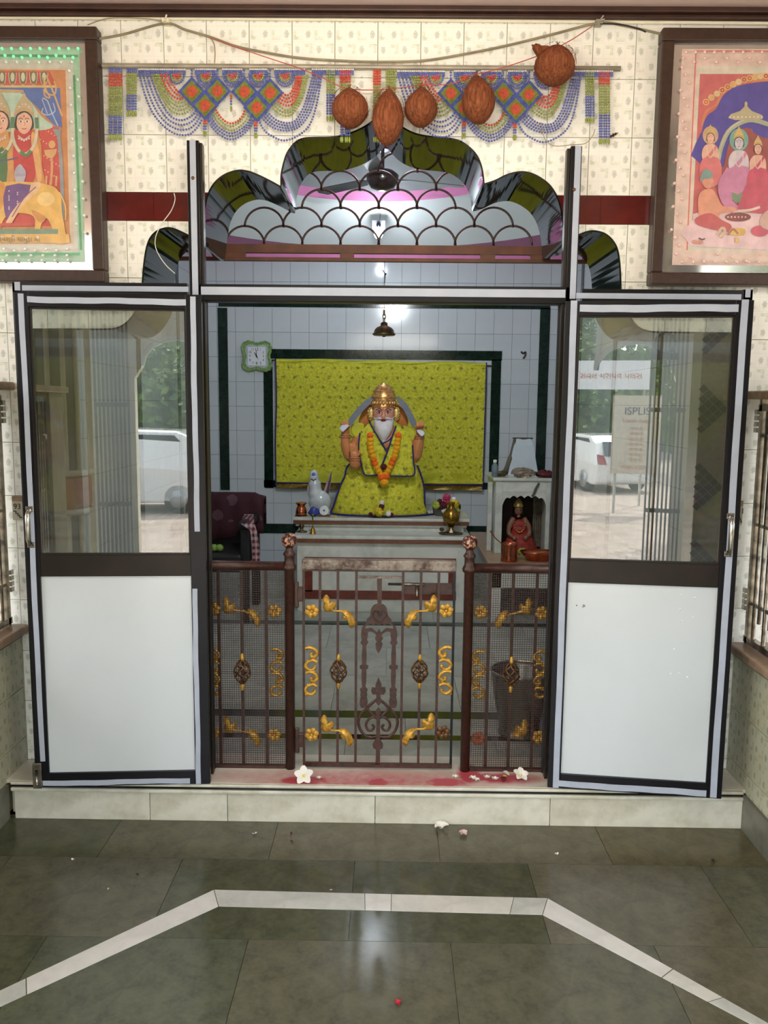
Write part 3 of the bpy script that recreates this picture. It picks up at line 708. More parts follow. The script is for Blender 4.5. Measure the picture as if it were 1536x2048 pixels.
def basket(x, y0, y1, parent, mg=m_bronze):
    cx = gx(x, (y0+y1)/2); z1, z0 = gz(x, y0), gz(x, y1); zc = (z0+z1)/2; hh = (z1-z0)*.38; b = MB(); R = .0285
    for s in (1, -1):
        for k in range(5):
            pts = []
            for i in range(15):
                q = i/14; rr = R*math.sin(PI*q)**.75+.003; a = 2*PI*k/5+s*q*PI*1.1; pts.append((cx+rr*math.cos(a), YG+rr*math.sin(a)*.9, zc-hh+2*hh*q))
            b.tube(pts, .0028, 5, mi=0)
    o = b.build('twisted_basket', mg, parent)
    b = MB()
    for s in (1, -1):
        b.lathe((cx, YG, zc), [(.0045, s*(hh+.024)), (.006, s*(hh+.02)), (.008, s*(hh+.004)), (.006, s*(hh-.006))][::(1 if s < 0 else -1)], 10)
    b.build('basket_cap', m_gold, o); return o
# gate leaf
gate = thing('shrine_gate', 'low brown iron gate with gilded leaf sprays and cast centre ornament', 'gate', (gx(757, 1530), YG, gz(757, 1530)))
zt0, zt1 = gz(757, 1140), gz(757, 1119); zb0, zb1 = gz(757, 1534), gz(757, 1526)
xl, xr = gx(606, 1330), gx(907, 1330)
b = MB(); b.box((xl-.002, YG-.02, zt0), (xr+.002, YG+.02, zt1)); b.build('top_rail', m_wornrail, gate, bevel=.006)
b = MB(); b.box((xl, YG-.006, zt0-.006), (xr, YG+.006, zt0)); b.build('sub_rail', m_iron, gate)
b = MB(); b.box((xl, YG-.006, zb0), (xr, YG+.006, zb1)); b.build('bottom_rail', m_iron, gate)
for x in (606, 907): b = MB(); sq(b, gx(x, 1330)+(.003 if x < 700 else -.003), zb0, zt0, .0045); b.build('frame_bar', m_black if x > 700 else m_iron, gate)
bars = (640, 675.5, 712, 804, 839.5, 874.5)
for x in bars: b = MB(); sq(b, gx(x, 1330), zb1, zt0, .0048); b.build('bar', m_iron, gate)
b = MB(); z = gz(757, 1154); b.box((gx(712, 1330), YG-.004, z-.006), (gx(804, 1330), YG+.004, z+.004)); b.build('cross_bar', m_wornrail, gate)
# cast centre ornament
orn = MB()
def OP(pts, y=YG, dpt=.010): return [P(x, yy, y) for x, yy in pts]
def op(pts, dpt=.011, cl=3): 
    q = crv([P(x, y, YG-dpt/2) for x, y in pts], cl, True) if cl else [P(x, y, YG-dpt/2) for x, y in pts]
    orn.prism(q, (0, dpt, 0))
cxp = 757
op([(754, 1157), (764, 1157), (763, 1210), (755, 1210)], .01, 0)
half = [(757, 1208), (748, 1210), (742, 1219), (740, 1232), (734, 1238), (732, 1247), (724, 1255), (723, 1264), (726, 1270), (740, 1262), (752, 1268), (757, 1272)]
fullp = half+[(2*cxp+2-x, y) for x, y in half[::-1][1:-1]]
HH = lambda c: [(x, y) for x, y in c]
tri_hole = [(731, 1252), (742, 1246), (747, 1251), (752, 1245), (758, 1251), (764, 1245), (769, 1251), (774, 1246), (786, 1252), (786, 1258), (774, 1256), (766, 1262), (762, 1266), (758, 1258), (754, 1266), (750, 1262), (742, 1256), (731, 1258)]
pts3 = [P(x, y, YG) for x, y in fullp]; hol3 = [P(x, y, YG) for x, y in tri_hole]
o2 = [(v.x, v.z) for v in crv(pts3, 3, True)]; h2 = [(v.x, v.z) for v in hol3]
ov, oe, of, _, _, _ = delaunay_2d_cdt([Vector(p) for p in o2+h2], [], [list(range(len(o2))), list(range(len(o2), len(o2)+len(h2)))], 0, 1e-7)
keep = [list(f) for f in of if (lambda c: inside(c, o2) and not inside(c, h2))(sum((ov[i] for i in f), Vector((0, 0)))/len(f))]
slab2d(orn, ov, keep, lambda p: (p[0], YG-.0055, p[1]), (0, .011, 0))
orn.tube(crv([P(x, y, YG-.008) for x, y in ((757, 1230), (752, 1222), (746, 1228), (749, 1238), (758, 1244), (768, 1238), (773, 1229), (766, 1223), (759, 1231), (757, 1222))], 4), .0022, 6)
for cx_ in (729, 788):
    f = [(0, 1262, 6), (0, 1270, 7), (0, 1282, 5), (0, 1286, 7.5), (0, 1288, 6), (0, 1292, 3.5), (0, 1310, 5), (0, 1326, 4.5), (0, 1331, 4), (0, 1333, 8.5), (0, 1337, 8.5), (0, 1339, 4.5), (0, 1348, 5), (0, 1362, 4.6), (0, 1376, 3.4), (0, 1380, 7.5), (0, 1385, 6), (0, 1390, 7), (0, 1394, 6), (0, 1403, 8), (0, 1410, 7.5), (0, 1416, 5)]
    dxs = (lambda y: cx_+(1262-y)*.013)
    op([(dxs(y)-w, y) for _, y, w in f]+[(dxs(y)+w, y) for _, y, w in f[::-1]], .012, 0)
op([(758, 1264), (764, 1269), (764, 1274), (766, 1277), (764, 1281), (761, 1283), (765, 1289), (762, 1299), (757, 1307), (752, 1299), (751, 1289), (754, 1283), (752, 1281), (750, 1277), (752, 1274), (752, 1269)], .014, 0)
op([(757, 1356), (763, 1370), (763, 1377), (770, 1376), (772, 1382), (768, 1389), (761, 1389), (761, 1396), (764, 1403), (757, 1412), (750, 1403), (753, 1396), (752, 1389), (745, 1389), (742, 1382), (744, 1376), (751, 1377), (751, 1370)], .012, 0)
def ot(pts, r=.0055): orn.tube(crv([P(x, y, YG) for x, y in pts], 5), r, 8, flat=.7)
for s in (1, -1):
    F = lambda pts: [(756+s*(x-756), y) for x, y in pts]
    ot(F([(757, 1398), (768, 1406), (778, 1416), (782, 1420)])); ot(F([(780, 1416), (770, 1426), (760, 1434), (756, 1440)]))
    ot(F([(780, 1418), (790, 1428), (795, 1442), (792, 1458), (783, 1470), (774, 1474), (768, 1474)]))
    ot(F([(756, 1438), (766, 1434), (776, 1440), (780, 1450), (776, 1460), (768, 1460), (764, 1454), (768, 1449)]), .005)
    ot(F([(757, 1472), (770, 1475), (782, 1474)]), .005)
op([(757, 1416), (762, 1424), (760, 1432), (760, 1480), (766, 1490), (765, 1497), (760, 1499), (760, 1529), (751, 1529), (752, 1499), (747, 1497), (745, 1490), (752, 1480), (753, 1432), (751, 1424)], .012, 0)
orn.build('cast_ornament', m_iron, gate)
# gilded pieces on the gate
rosette(gx(624, 1221), gz(624, 1221), m_gold, gate); rosette(gx(624, 1467), gz(624, 1467), m_gold, gate); rosette(gx(892, 1220), gz(892, 1220), m_gold, gate); rosette(gx(886, 1463), gz(886, 1463), m_bronze, gate)
AX = 757.5
spray(LU, LD, LS, m_gold, gate); spray(mir(LU, AX, 5), mir(LD, AX, 5), mir(LS, AX, 5), m_gold, gate)
spray(sh(LU, -4, 240), sh(LD, -4, 237), sh(LS, -4, 239), m_gold, gate); spray(mir(LU, AX, 0, 236), mir(LD, AX, 0, 236), mir(LS, AX, 0, 236), m_gold, gate)
scroll(622, 1295, 1392, m_gold, gate, 1); scroll(891, 1294, 1390, m_gold, gate, -1)
basket(677, 1312, 1373, gate); basket(839.5, 1312, 1373, gate)
# hinge lugs between gate and left post
for y in (1189, 1480):
    z = gz(597, y); b = MB(); b.box((X1+.0192, YG-.008, z-.05), (X1+.035, YG+.004, z+.05)); b.box((X1+.03, YG-.01, z-.025), (xl+.002, YG+.006, z+.03)); b.build('hinge_lug', m_iron, gate, bevel=.003)
# sliding bolt behind the gate
b = MB(); yb_ = YG+.03; b.box((P(806, 1172, yb_).x, yb_-.004, P(0, 1178, yb_).z), (P(911, 1172, yb_).x, yb_+.004, P(860, 1166, yb_).z)); sb = b.build('bolt_plate', m_iron, gate)
b = MB(); b.tube([P(776, 1168, yb_-.006), P(850, 1169.5, yb_-.006)], .005, 8); b.tube([P(834, 1170, yb_-.008), P(834, 1192, yb_-.008)], .006, 8); b.build('bolt_rod', m_sstl, sb)
# fixed mesh panels
for x0, x1, yt, bx_, lab, s in ((421, 572, (1122, 1140), (438, 484, 532), 'brown iron railing with wire mesh on the left of the gate', 0), (941, 1097, (1127, 1146), (976, 1022.5, 1070), 'brown iron railing with wire mesh on the right of the gate', 1)):
    r = thing('mesh_railing', lab, 'railing', (gx((x0+x1)/2, 1330), YG, ZS)); xa_ = gx(x0, 1330); xb_ = gx(x1, 1330)
    if s == 0: xa_, xb_ = P(417, 1330, YG).x-.02, X1-.0192
    else: xa_, xb_ = X2+.0192, P(1097, 1330, YG).x+.02
    z1, z0 = gz((x0+x1)/2, yt[0]), gz((x0+x1)/2, yt[1]); b = MB(); b.tube([(xa_, YG, (z0+z1)/2), (xb_, YG, (z0+z1)/2)], (z1-z0)/2, 20); b.build('top_rail', m_iron, r)
    zb = ZS+.012; b = MB(); b.box((xa_, YG-.008, ZS), (xb_, YG+.008, zb)); b.build('bottom_rail', m_iron, r)
    for x in bx_: b = MB(); sq(b, gx(x, 1330), zb, z0+.005, .0055, YG+.012); b.build('bar', m_iron, r)
    b = MB(); n = 0; x = xa_+.004; ym = YG+.0
    while x < xb_: b.box((x-.0007, ym-.0007, zb), (x+.0007, ym+.0007, z0)); x += .0087
    z = zb+.004
    while z < z0: b.box((xa_, ym-.0007, z-.0007), (xb_, ym+.0007, z+.0007)); z += .0087
    b.build('wire_mesh', m_iron, r, kind='stuff')
    YGs = YG; YG = YG+.018
    if s == 0:
        rosette(gx(550, 1221), gz(550, 1221), m_gold, r); rosette(gx(428, 1217), gz(428, 1217), m_gold, r); rosette(gx(549, 1468), gz(549, 1468), m_gold, r); rosette(gx(426, 1464), gz(426, 1464), m_gold, r)
        spray(sh(LU, -200, 4), sh(LD, -188, -2), [(457, 1216), (472, 1221), (488, 1222), (504, 1228)], m_gold, r); spray(sh(LU, -198, 242), sh(LD, -188, 238), [(457, 1456), (472, 1461), (488, 1462), (504, 1468)], m_gold, r)
        scroll(553, 1298, 1394, m_gold, r, 1); scroll(427, 1298, 1394, m_gold, r, 1); YG = YGs; basket(484.5, 1311, 1376, r)
    else:
        rosette(gx(961, 1223), gz(961, 1223), m_gold, r); rosette(gx(1083, 1225), gz(1083, 1225), m_gold, r); rosette(gx(956, 1475), gz(956, 1475), mat('rust_orange_paint', (160, 84, 50), .5), r); rosette(gx(1077, 1472), gz(1077, 1472), m_gold, r)
        spray(mir(LU, 830, 50, 6), mir(LD, 830, 40, 2), [(1055, 1218), (1040, 1224), (1022, 1228), (1008, 1232)], m_gold, r); spray(mir(LU, 830, 42, 248), [(1024, 1466), (1034, 1462), (1046, 1466), (1038, 1476), (1028, 1474)], [(1048, 1460), (1040, 1464), (1034, 1468)], m_gold, r)
        scroll(957, 1302, 1398, m_gold, r, -1); scroll(1080, 1302, 1398, m_gold, r, -1); YG = YGs; basket(1022.5, 1318, 1380, r)
    YG = YGs
# ------------------------------------------------------------------ pole, bead hangings, coconuts, cables
m_pole = mat('grey_pole', (176, 168, 150), .4, .3, var=.2)
YP = -.02
b = MB(); a_, c_ = P(205, 131.5, YP), P(1241, 137.5, YP)
b.tube([a_, c_], .0085, 12); pole = b.build('curtain_pole', m_pole, label='long thin grey pole fixed across the cream tiles above the arch', cat='pole')
m_bb = mat('blue_beads', (104, 116, 194), .15, var=.25, scale=80, coat=.5); m_gb = mat('green_beads', (158, 172, 84), .15, var=.2, scale=80, coat=.5)
m_rb = mat('orange_red_beads', (226, 78, 48), .15, var=.2, scale=80, coat=.5); m_wb = mat('white_beads', (238, 236, 226), .2, var=.05)
m_cb = mat('clear_beads', (196, 206, 220), .1, var=.1, coat=.5)
YT = -.030
def bead(b, p, r, mi=0, el=1.0):
    rr = r; v = []
    for k in range(6): q = PI/3*k; v.append((p.x+math.cos(q)*rr, p.y+math.sin(q)*rr, p.z))
    vs = []
    for zz, f in ((-.55, .8), (.55, .8)):
        for k in range(6): q = PI/3*k+PI/6; vs.append((p.x+math.cos(q)*rr*f, p.y+math.sin(q)*rr*f, p.z+zz*rr*el))
    vs = v+vs+[(p.x, p.y, p.z-rr*el), (p.x, p.y, p.z+rr*el)]
    fs = []
    for k in range(6):
        k2 = (k+1) % 6; fs += [(6+k, k2, k)] if False else [(k, 6+k, k2), (6+k, 6+k2, k2), (k, k2, 12+k), (k2, 12+k2, 12+k), (18, 6+k2, 6+k), (19, 12+k, 12+k2)]
    b.add(vs, fs, mi, True)
MM = [m_bb, m_gb, m_rb, m_wb, m_cb, mat('woven_orange_beads', (224, 112, 84), .4, var=.2, scale=90), mat('woven_olive_beads', (146, 160, 78), .4, var=.2, scale=90)]
def strand(pts, cols, parent, r=.0043, step=.0098, name='bead_strand', Y=YT):
    w = [P(x, y, Y) for x, y in pts]; q = crv(w, 6) if len(w) > 2 else w
    s = resample(q, step); b = MB()
    for i, p in enumerate(s):
        f = i/max(1, len(s)-1); c = cols if isinstance(cols, int) else [c for t_, c in cols if f <= t_+1e-6][0]
        bead(b, p, r, c); 
    return b.build(name, MM, parent)
def fan(outer, inner, n, col, parent, Y=YT):
    for k in range(n):
        f = k/(n-1) if n > 1 else 0; strand([(a[0]*(1-f)+c[0]*f, a[1]*(1-f)+c[1]*f) for a, c in zip(outer, inner)], col, parent, Y=Y)
def tassel(x0, x1, n, segs, parent, drop=8):
    for k in range(n):
        x = x0+(x1-x0)*(k+.5)/n; b = MB(); total = segs[-1][0]; y = segs[0][1] if False else None
        jx = random.uniform(-1, 1); top = segs[0][2]
        p0 = P(x, top, YT); p1 = P(x+jx, total, YT); s = resample([p0, p1], .0088)
        for p in s:
            yy = top+(total-top)*((p0.z-p.z)/(p0.z-p1.z)); c = next((c for ye, c, _ in segs if yy <= ye), segs[-1][1]); bead(b, p, .0044, c)
        if drop:
            e = s[-1]; b.ball((e.x, e.y, e.z-.016), .0042, 6, 5, mi=1, sz=2.6)
        b.build('tassel_strand', MM, parent)
def diamond(cx, cy, hw, hh, parent):
    b = MB(); n = 17
    for i in range(n):
        for j in range(n):
            u = (i-(n-1)/2)/((n-1)/2); v = (j-(n-1)/2)/((n-1)/2)
            m_ = max(abs(u), abs(v)); r_ = math.hypot(u, v)
            col = 0 if m_ > .86 else (5 if .12 < r_ < .56 else (0 if r_ <= .12 else 6))
            p = P(cx+(u-v)*hw/2, cy+(u+v)*hh/2, YT-.004)
            d = .0034; b.add([(p.x-d, p.y, p.z), (p.x, p.y-d, p.z-d*.2), (p.x+d, p.y, p.z), (p.x, p.y, p.z+d*1.1), (p.x, p.y, p.z-d*1.1), (p.x, p.y+d, p.z)],
                  [(0, 1, 3), (1, 2, 3), (0, 4, 1), (1, 4, 2), (2, 5, 3), (3, 5, 0), (0, 5, 4), (4, 5, 2)], col)
    b.build('woven_diamond', MM, parent)
def toran(dx, dy, label, short=False):
    S = lambda pts: [(x+dx, y+dy) for x, y in pts]
    r = thing('bead_hanging', label, 'bead hanging', P(465+dx, 142+dy, YT), 'bead door hangings above the arch')
    for x0, x1 in ((278, 372), (391, 432), (446, 486), (500, 536), (550, 612), (625, 709)):
        for k, c in enumerate((3, 0, 0, 0)): strand(S([(x0, 138.5+k*3.2), (x1, 138.5+k*3.2+(x1-x0)*.006)]), c, r, .0034, .0064, 'heading_row')
    for cx in (353.7, 412, 465, 516.7, 570):
        for R, c in ((19, 0), (15, 0), (11, 1), (7, 2), (3.2, 2)):
            if cx in (353.7,) and R > 16: continue
            strand(S([(cx+R*math.cos(a), 147+R*1.35*math.sin(a)) for a in [PI*i/8 for i in range(9)]]), c, r, .0040, .0078, 'scallop')
    # left swag
    fan(S([(279, 150), (290, 190), (305, 225), (325, 250), (345, 265), (362, 270), (380, 268), (395, 254), (405, 237)]), S([(300, 150), (315, 190), (330, 218), (343, 234), (358, 240), (370, 239), (381, 233), (389, 226), (393, 218)]), 4, 0, r)
    fan(S([(304, 150), (318, 182), (330, 206), (341, 220), (352, 227), (362, 228), (373, 225), (381, 218), (386, 211)]), S([(318, 150), (327, 172), (337, 190), (345, 199), (352, 204), (358, 205), (364, 204), (369, 201), (373, 197)]), 4, 1, r)
    fan(S([(322, 150), (329, 168), (338, 184), (347, 193), (354, 197), (360, 198), (366, 193)]), S([(336, 148), (340, 160), (345, 169), (350, 176), (353, 180), (356, 183), (358, 186)]), 3, 2, r)
    # right swag
    strand(S([(518, 240), (526, 257), (540, 270), (568, 281), (598, 270), (620, 248), (634, 205), (643, 150)]), 0, r)
    fan(S([(524, 236), (538, 250), (556, 259), (578, 261), (600, 252), (620, 224), (632, 185), (640, 150)]), S([(535, 224), (548, 237), (562, 244), (578, 246), (592, 240), (607, 215), (618, 180), (626, 150)]), 4, 0, r)
    fan(S([(543, 214), (556, 226), (570, 232), (584, 228), (600, 205), (610, 178), (615, 150)]), S([(552, 205), (561, 214), (572, 220), (583, 216), (596, 195), (603, 175), (608, 150)]), 3, 1, r)
    fan(S([(557, 203), (566, 209), (575, 211), (586, 207), (596, 186), (604, 150)]), S([(566, 186), (571, 190), (576, 190), (583, 184), (589, 170), (594, 150)]), 4, 2, r)
    # centre festoon
    fan(S([(416, 238), (424, 254), (440, 270), (462, 279), (484, 270), (500, 254), (508, 240)]), S([(422, 232), (431, 248), (445, 260), (462, 267), (480, 260), (494, 248), (503, 232)]), 3, 0, r)
    fan(S([(426, 228), (435, 244), (448, 255), (462, 261), (477, 255), (490, 243), (499, 228)]), S([(429, 222), (438, 238), (450, 248), (462, 253), (475, 247), (486, 236), (494, 222)]), 2, 1, r)
    strand(S([(432, 220), (441, 234), (451, 243), (462, 247), (474, 243), (484, 233), (490, 219)]), 2, r)
    for c in ((383.7, 183), (435, 182), (410, 211), (489, 183.5), (540, 185.6), (513.7, 215)): diamond(c[0]+dx, c[1]+dy, 25.5, 28, r)
    strand(S([(383.5, 141), (383.5, 156)]), 0, r); strand(S([(435, 141), (435, 155)]), 0, r); strand(S([(488, 141), (488, 156)]), 0, r); strand(S([(540, 141), (540, 158)]), 0, r)
    for x, y0, y1 in ((410, 242, 262), (511.5, 246, 266), (462, 192, 212)): tassel(x-4+dx, x+4+dx, 2 if y0 > 200 else 1, [(y0+9+dy, 2, y0+dy), (y1+dy, 0, 0)], r)
    # end tassels
    if not short: tassel(217+dx, 245+dx, 6, [(146+dy, 0, 138+dy), (175+dy, 2, 0), (233+dy, 1, 0), (268+dy, 0, 0)], r)
    else: tassel(228+dx, 244+dx, 4, [(168+dy, 2, 138+dy), (240+dy, 1, 0), (270+dy, 0, 0)], r)
    tassel(253+dx, 274+dx, 5, [(146+dy, 0 if not short else 1, 138+dy), (188+dy, 1, 0), (223+dy, 0, 0)], r)
    tassel(652+dx, 671+dx, 4, [(190+dy, 1, 142+dy), (228+dy, 0, 0)], r); tassel(679+dx, 702+dx, 5, [(168+dy, 2, 142+dy), (226+dy, 1, 0), (272+dy, 0, 0)], r)
    return r
toran(0, 0, 'left bead door hanging, blue green and orange, with six woven diamonds and fringe tassels')
toran(518, 3.5, 'right bead door hanging, partly behind four coconuts, blue green and orange diamonds', True)
# coconuts
t = Mt('coconut_husk'); nz = t.noise(26, 5, .7, stretch=(6, 6, .35)); nz2 = t.noise(6, 3)
t.col(t.ramp(nz*.75+nz2*.25, [(.3, (62, 30, 17)), (.5, (124, 68, 40)), (.72, (172, 108, 72))])); t.set(.8, 0, .2); t.bump(nz, .9, .006); m_husk = t.m
m_fibre = mat('coir_fibre', (156, 94, 60), .8, var=.4, scale=40); m_tan = mat('tan_thread', (168, 152, 118), .7); m_redth = mat('red_thread', (196, 84, 70), .6)
def coconut(x, y0, y1, w, lab, tilt=0, tip=.12):
    Yc = -.105; p = P(x, (y0+y1)/2, Yc); h = abs(P(x, y0, Yc).z-P(x, y1, Yc).z)/2; r = w*px(Yc)/2
    root = thing('coconut', lab, 'coconut', (p.x, Yc, p.z-h), 'coconuts hung on a thread over the arch')
    ax = Matrix.Rotation(tilt, 3, 'Y'); prof = []
    for i in range(25):
        q = i/24; zz = -h+2*h*q; rr = math.sin(PI*min(1, q*1.02+.0)**.92)**.62 if 0 < q < 1 else 0
        if q > .72: rr *= 1-tip*((q-.72)/.28)**.8*1.2
        prof.append((max(1e-6, r*rr), zz))
    b = MB(); b.lathe(p, prof, 40, ax=ax)
    rnd = random.Random(int(x)); vs = []
    for v in b.v:
        d = Vector(v)-p; a = math.atan2(d.y, d.x); k = 1+.025*math.sin(3*a+x)+.012*math.sin(11*a+x*2)+rnd.uniform(-.006, .006)
        vs.append(tuple(p+Vector((d.x*k, d.y*k, d.z))))
    b.v = vs; b.build('husk', m_husk, root)
    b = MB()
    for k in range(46):
        a = rnd.uniform(0, 2*PI); q = rnd.uniform(-.8, .85); rr = r*math.sqrt(max(0, 1-q*q))**.8; pts = []
        L = rnd.uniform(.25, .6)
        for j in range(5):
            qq = q+L*j/4*rnd.choice((1, 1)); qq = min(.95, qq); r2 = r*math.sqrt(max(0, 1-qq*qq))**.8*(1.03 if j < 4 else rnd.uniform(1.03, 1.12)); aa = a+.12*j*rnd.uniform(-.5, 1)
            pts.append(p+ax @ Vector((r2*math.cos(aa), r2*math.sin(aa), h*qq)))
        b.tube(pts, .0006, 3, cap=False)
    for k in range(10):
        a = rnd.uniform(0, 2*PI); top = p+ax @ Vector((0, 0, h*.96)); b.tube([top, top+ax @ Vector((math.cos(a)*.004, math.sin(a)*.004, .006)), top+ax @ Vector((math.cos(a)*.008, math.sin(a)*.006, .010))], [.0012, .0009, .0004], 4)
    b.build('loose_fibres', m_fibre, root, kind='stuff')
    return root, p, r, h, ax
coconut(700, 174, 258, 69, 'round coconut hanging at the right end of the left bead hanging', -.05)
coconut(776, 176, 293, 60, 'long oval coconut hanging lowest, over the peak of the arch', .03, .05)
coconut(842, 171, 256, 62, 'small round coconut with pointed top right of the arch peak', .0, .3)
coconut(956, 148, 250, 62, 'tall slim coconut over the diamonds of the right bead hanging', -.1, .15)
rt, p, r, h, ax = coconut(1110, 88, 173, 76, 'highest coconut with a tufted corner, above the grey pole', .1, .0)
b = MB()
for k in range(16):
    a = P(1082+random.uniform(-6, 8), 104+random.uniform(-7, 7), -.115); c = P(1066+random.uniform(-3, 5), 90+random.uniform(-4, 4), -.11)
    b.tube([a, (a+c)/2+Vector((0, -.004, .004)), c], [.005, .004, .001], 5)
b.build('fibre_tuft', m_husk, rt)
b = MB(); b.prism([P(x, y, -.12) for x, y in ((1066, 89), (1080, 90), (1098, 90), (1104, 104), (1088, 118), (1078, 110), (1072, 100))], (0, .03, 0), sm=True); b.build('husk_flap', m_husk, rt, bevel=.004)
# cables and threads
def cable(name, pts, r, m, label, cat='cable', Y=-.03):
    b = MB(); b.tube(crv([P(x, y, Y if len(q) < 1 else q[0]) for x, y, *q in pts], 8), r, 8); return b.build(name, m, label=label, cat=cat)
m_cable = mat('grey_cable', (150, 142, 112), .6, var=.2)
cable('cable', [(196, 78), (250, 68), (330, 47), (372, 60), (420, 74), (470, 92), (520, 103), (600, 116), (690, 122), (768, 124), (850, 121), (930, 108), (1010, 92), (1100, 70), (1198, 46), (1250, 52), (1326, 69)], .0042, m_cable, 'grey-green cable sagging across the tiles above the bead hangings', Y=-.026)
cable('wire', [(175, 50), (200, 41), (228, 36), (300, 38), (335, 46)], .0018, m_tan, 'thin tan wire running from the left picture to the moulding', 'wire', -.02)
cable('wire', [(1200, 47), (1240, 49), (1275, 57), (1292, 64)], .0028, m_ink, 'short dark wire beside the right picture top corner', 'wire', -.03)
cable('thread', [(420, 76), (480, 97), (540, 117), (600, 137), (650, 158), (690, 176), (740, 180), (800, 176), (840, 170), (900, 168), (950, 150), (1010, 134), (1075, 112), (1120, 92), (1142, 80), (1152, 74), (1185, 52)], .0016, m_redth, 'thin red thread carrying the row of coconuts', 'thread', -.07)
cable('cord', [(421, 76), (428, 88), (430, 106), (429, 126)], .002, m_tan, 'short frayed cord end dangling from the sagging cable', 'cord', -.025)
cable('thread', [(1083, 245), (1084, 262), (1093, 282), (1110, 292), (1140, 290), (1170, 287), (1185, 272), (1190, 258)], .0013, m_tan, 'loose tan thread looping below the right bead hanging', 'thread', -.05)
cable('thread', [(348, 386), (350, 400), (342, 422), (322, 450), (311, 476), (313, 500), (330, 528), (350, 547)], .0016, m_wb, 'white thread hanging in a curve beside the left frame post', 'thread', -.02)
for x, y, lab in ((332, 42, 'left'), (1198, 44, 'right')):
    b = MB(); c = P(x, y, -.03); b.box((c.x-.012, -.04, c.z-.006), (c.x+.012, -.0, c.z+.006)); 
    for k in range(3): a = random.uniform(-1, 1); b.tube([c+Vector((0, -.012, 0)), c+Vector((.02*a, -.016, .012*k-.01))], .003, 6)
    b.build('cable_clip', m_cream if lab == 'left' else m_pole, label='%s knotted clip holding the sagging cable under the moulding' % lab, cat='cable clip')
b = MB(); c = P(1226, 271, 0)
for dx, dz, r_ in ((0, 0, .005), (.008, .004, .004), (-.008, -.004, .004)): b.ball(c+Vector((dx, -.004, dz)), r_, 8, 6, sz=1.2)
b.tube([c+Vector((-.015, -.003, -.008)), c+Vector((0, -.006, 0)), c+Vector((.016, -.003, .008))], .0015, 5); b.build('moth', m_brown, label='small brown moth on the tiles right of the bead hangings', cat='moth')
# ------------------------------------------------------------------ fish-scale grille behind the arch
YK = RV+.02
gr = thing('arch_grille', 'rusty brown iron grille of fish-scale arcs filling the top of the arch', 'grille', (0, YK, P(768, 524, YK).z), kind='structure')
BI = [(x*(D+RV)/(D+YK)*1, z) for x, z in HOLE]
sx = px(YK)
for row in range(5):
    base = 491-row*36.5; off = 643 if row % 2 == 0 else 605; zb = P(768, base, YK).z
    for k in range(-5, 6):
        cxp_ = off+76.3*k+ (k*.0); c = P(cxp_, base, YK); 
        if not inside((c.x, c.z+.03), HOLE): continue
        R_ = 38*sx; rz = 36.5*sx; b = MB()
        b.tube([(c.x+R_*math.cos(PI*i/16), YK, c.z+rz*math.sin(PI*i/16)) for i in range(17)], .0045, 7); b.build('arc', m_iron, gr)
def gbar(x0, x1, y0, y1, d=.012):
    a = P(x0, (y0+y1)/2, YK).x; c = P(x1, (y0+y1)/2, YK).x; z1 = P(768, y0, YK).z; z0 = P(768, y1, YK).z; b = MB(); b.box((a, YK-d, z0), (c, YK+d, z1)); b.build('flat_bar', m_iron2, gr)
m_iron2 = mat('rusty_brown_bar', (120, 70, 46), .5, var=.3, scale=10)
gbar(430, 1100, 491, 508); gbar(340, 1190, 517, 524)
for x0, x1 in ((430, 492), (680, 708), (960, 990), (1060, 1100)): gbar(x0, x1, 508, 517, .01)
# hanging bell
YL = YK-.02
bell = thing('temple_bell', 'small brass temple bell hanging in the middle of the opening', 'bell', P(768, 671, YL))
c = P(768, 671, YL); s = px(YL); hh = P(768, 645, YL).z-c.z
b = MB(); R_ = 22.5*s
b.lathe(c, [(R_*.92, 0), (R_, .003), (R_*1.0, hh*.14), (R_*.9, hh*.2), (R_*.84, hh*.42), (R_*.66, hh*.6), (R_*.42, hh*.7), (R_*.3, hh*.76), (R_*.3, hh*.95), (R_*.14, hh*1.04)], 32); b.build('bell_body', m_darkbrass, bell)
b = MB(); b.ball(c+Vector((0, 0, .002)), .009, 12, 8); b.build('clapper', m_darkbrass, bell)
b = MB(); z = c.z+hh
for k in range(3): b.tube([(c.x+.006*math.cos(a)*(1 if k % 2 else .35), YL+.006*math.cos(a)*(.35 if k % 2 else 1), z+.008+k*.016+.011*math.sin(a)) for a in [2*PI*i/10 for i in range(10)]], .0025, 6, closed=True)
b.build('chain', m_sstl, bell)
b = MB(); b.tube([(c.x, YL, z+.055), (c.x, YL, P(768, 524, YK).z)], .0012, 5); b.build('hanging_wire', m_ink, bell)
b = MB(); b.tube([(c.x-.008, YL, P(768, 540, YL).z), (c.x+.003, YL, P(768, 548, YL).z), (c.x, YL, P(768, 566, YL).z)], .002, 5); b.ball((c.x+.003, YL, P(768, 548, YL).z), .005, 8, 6); b.build('wire_knot', m_ink, bell)
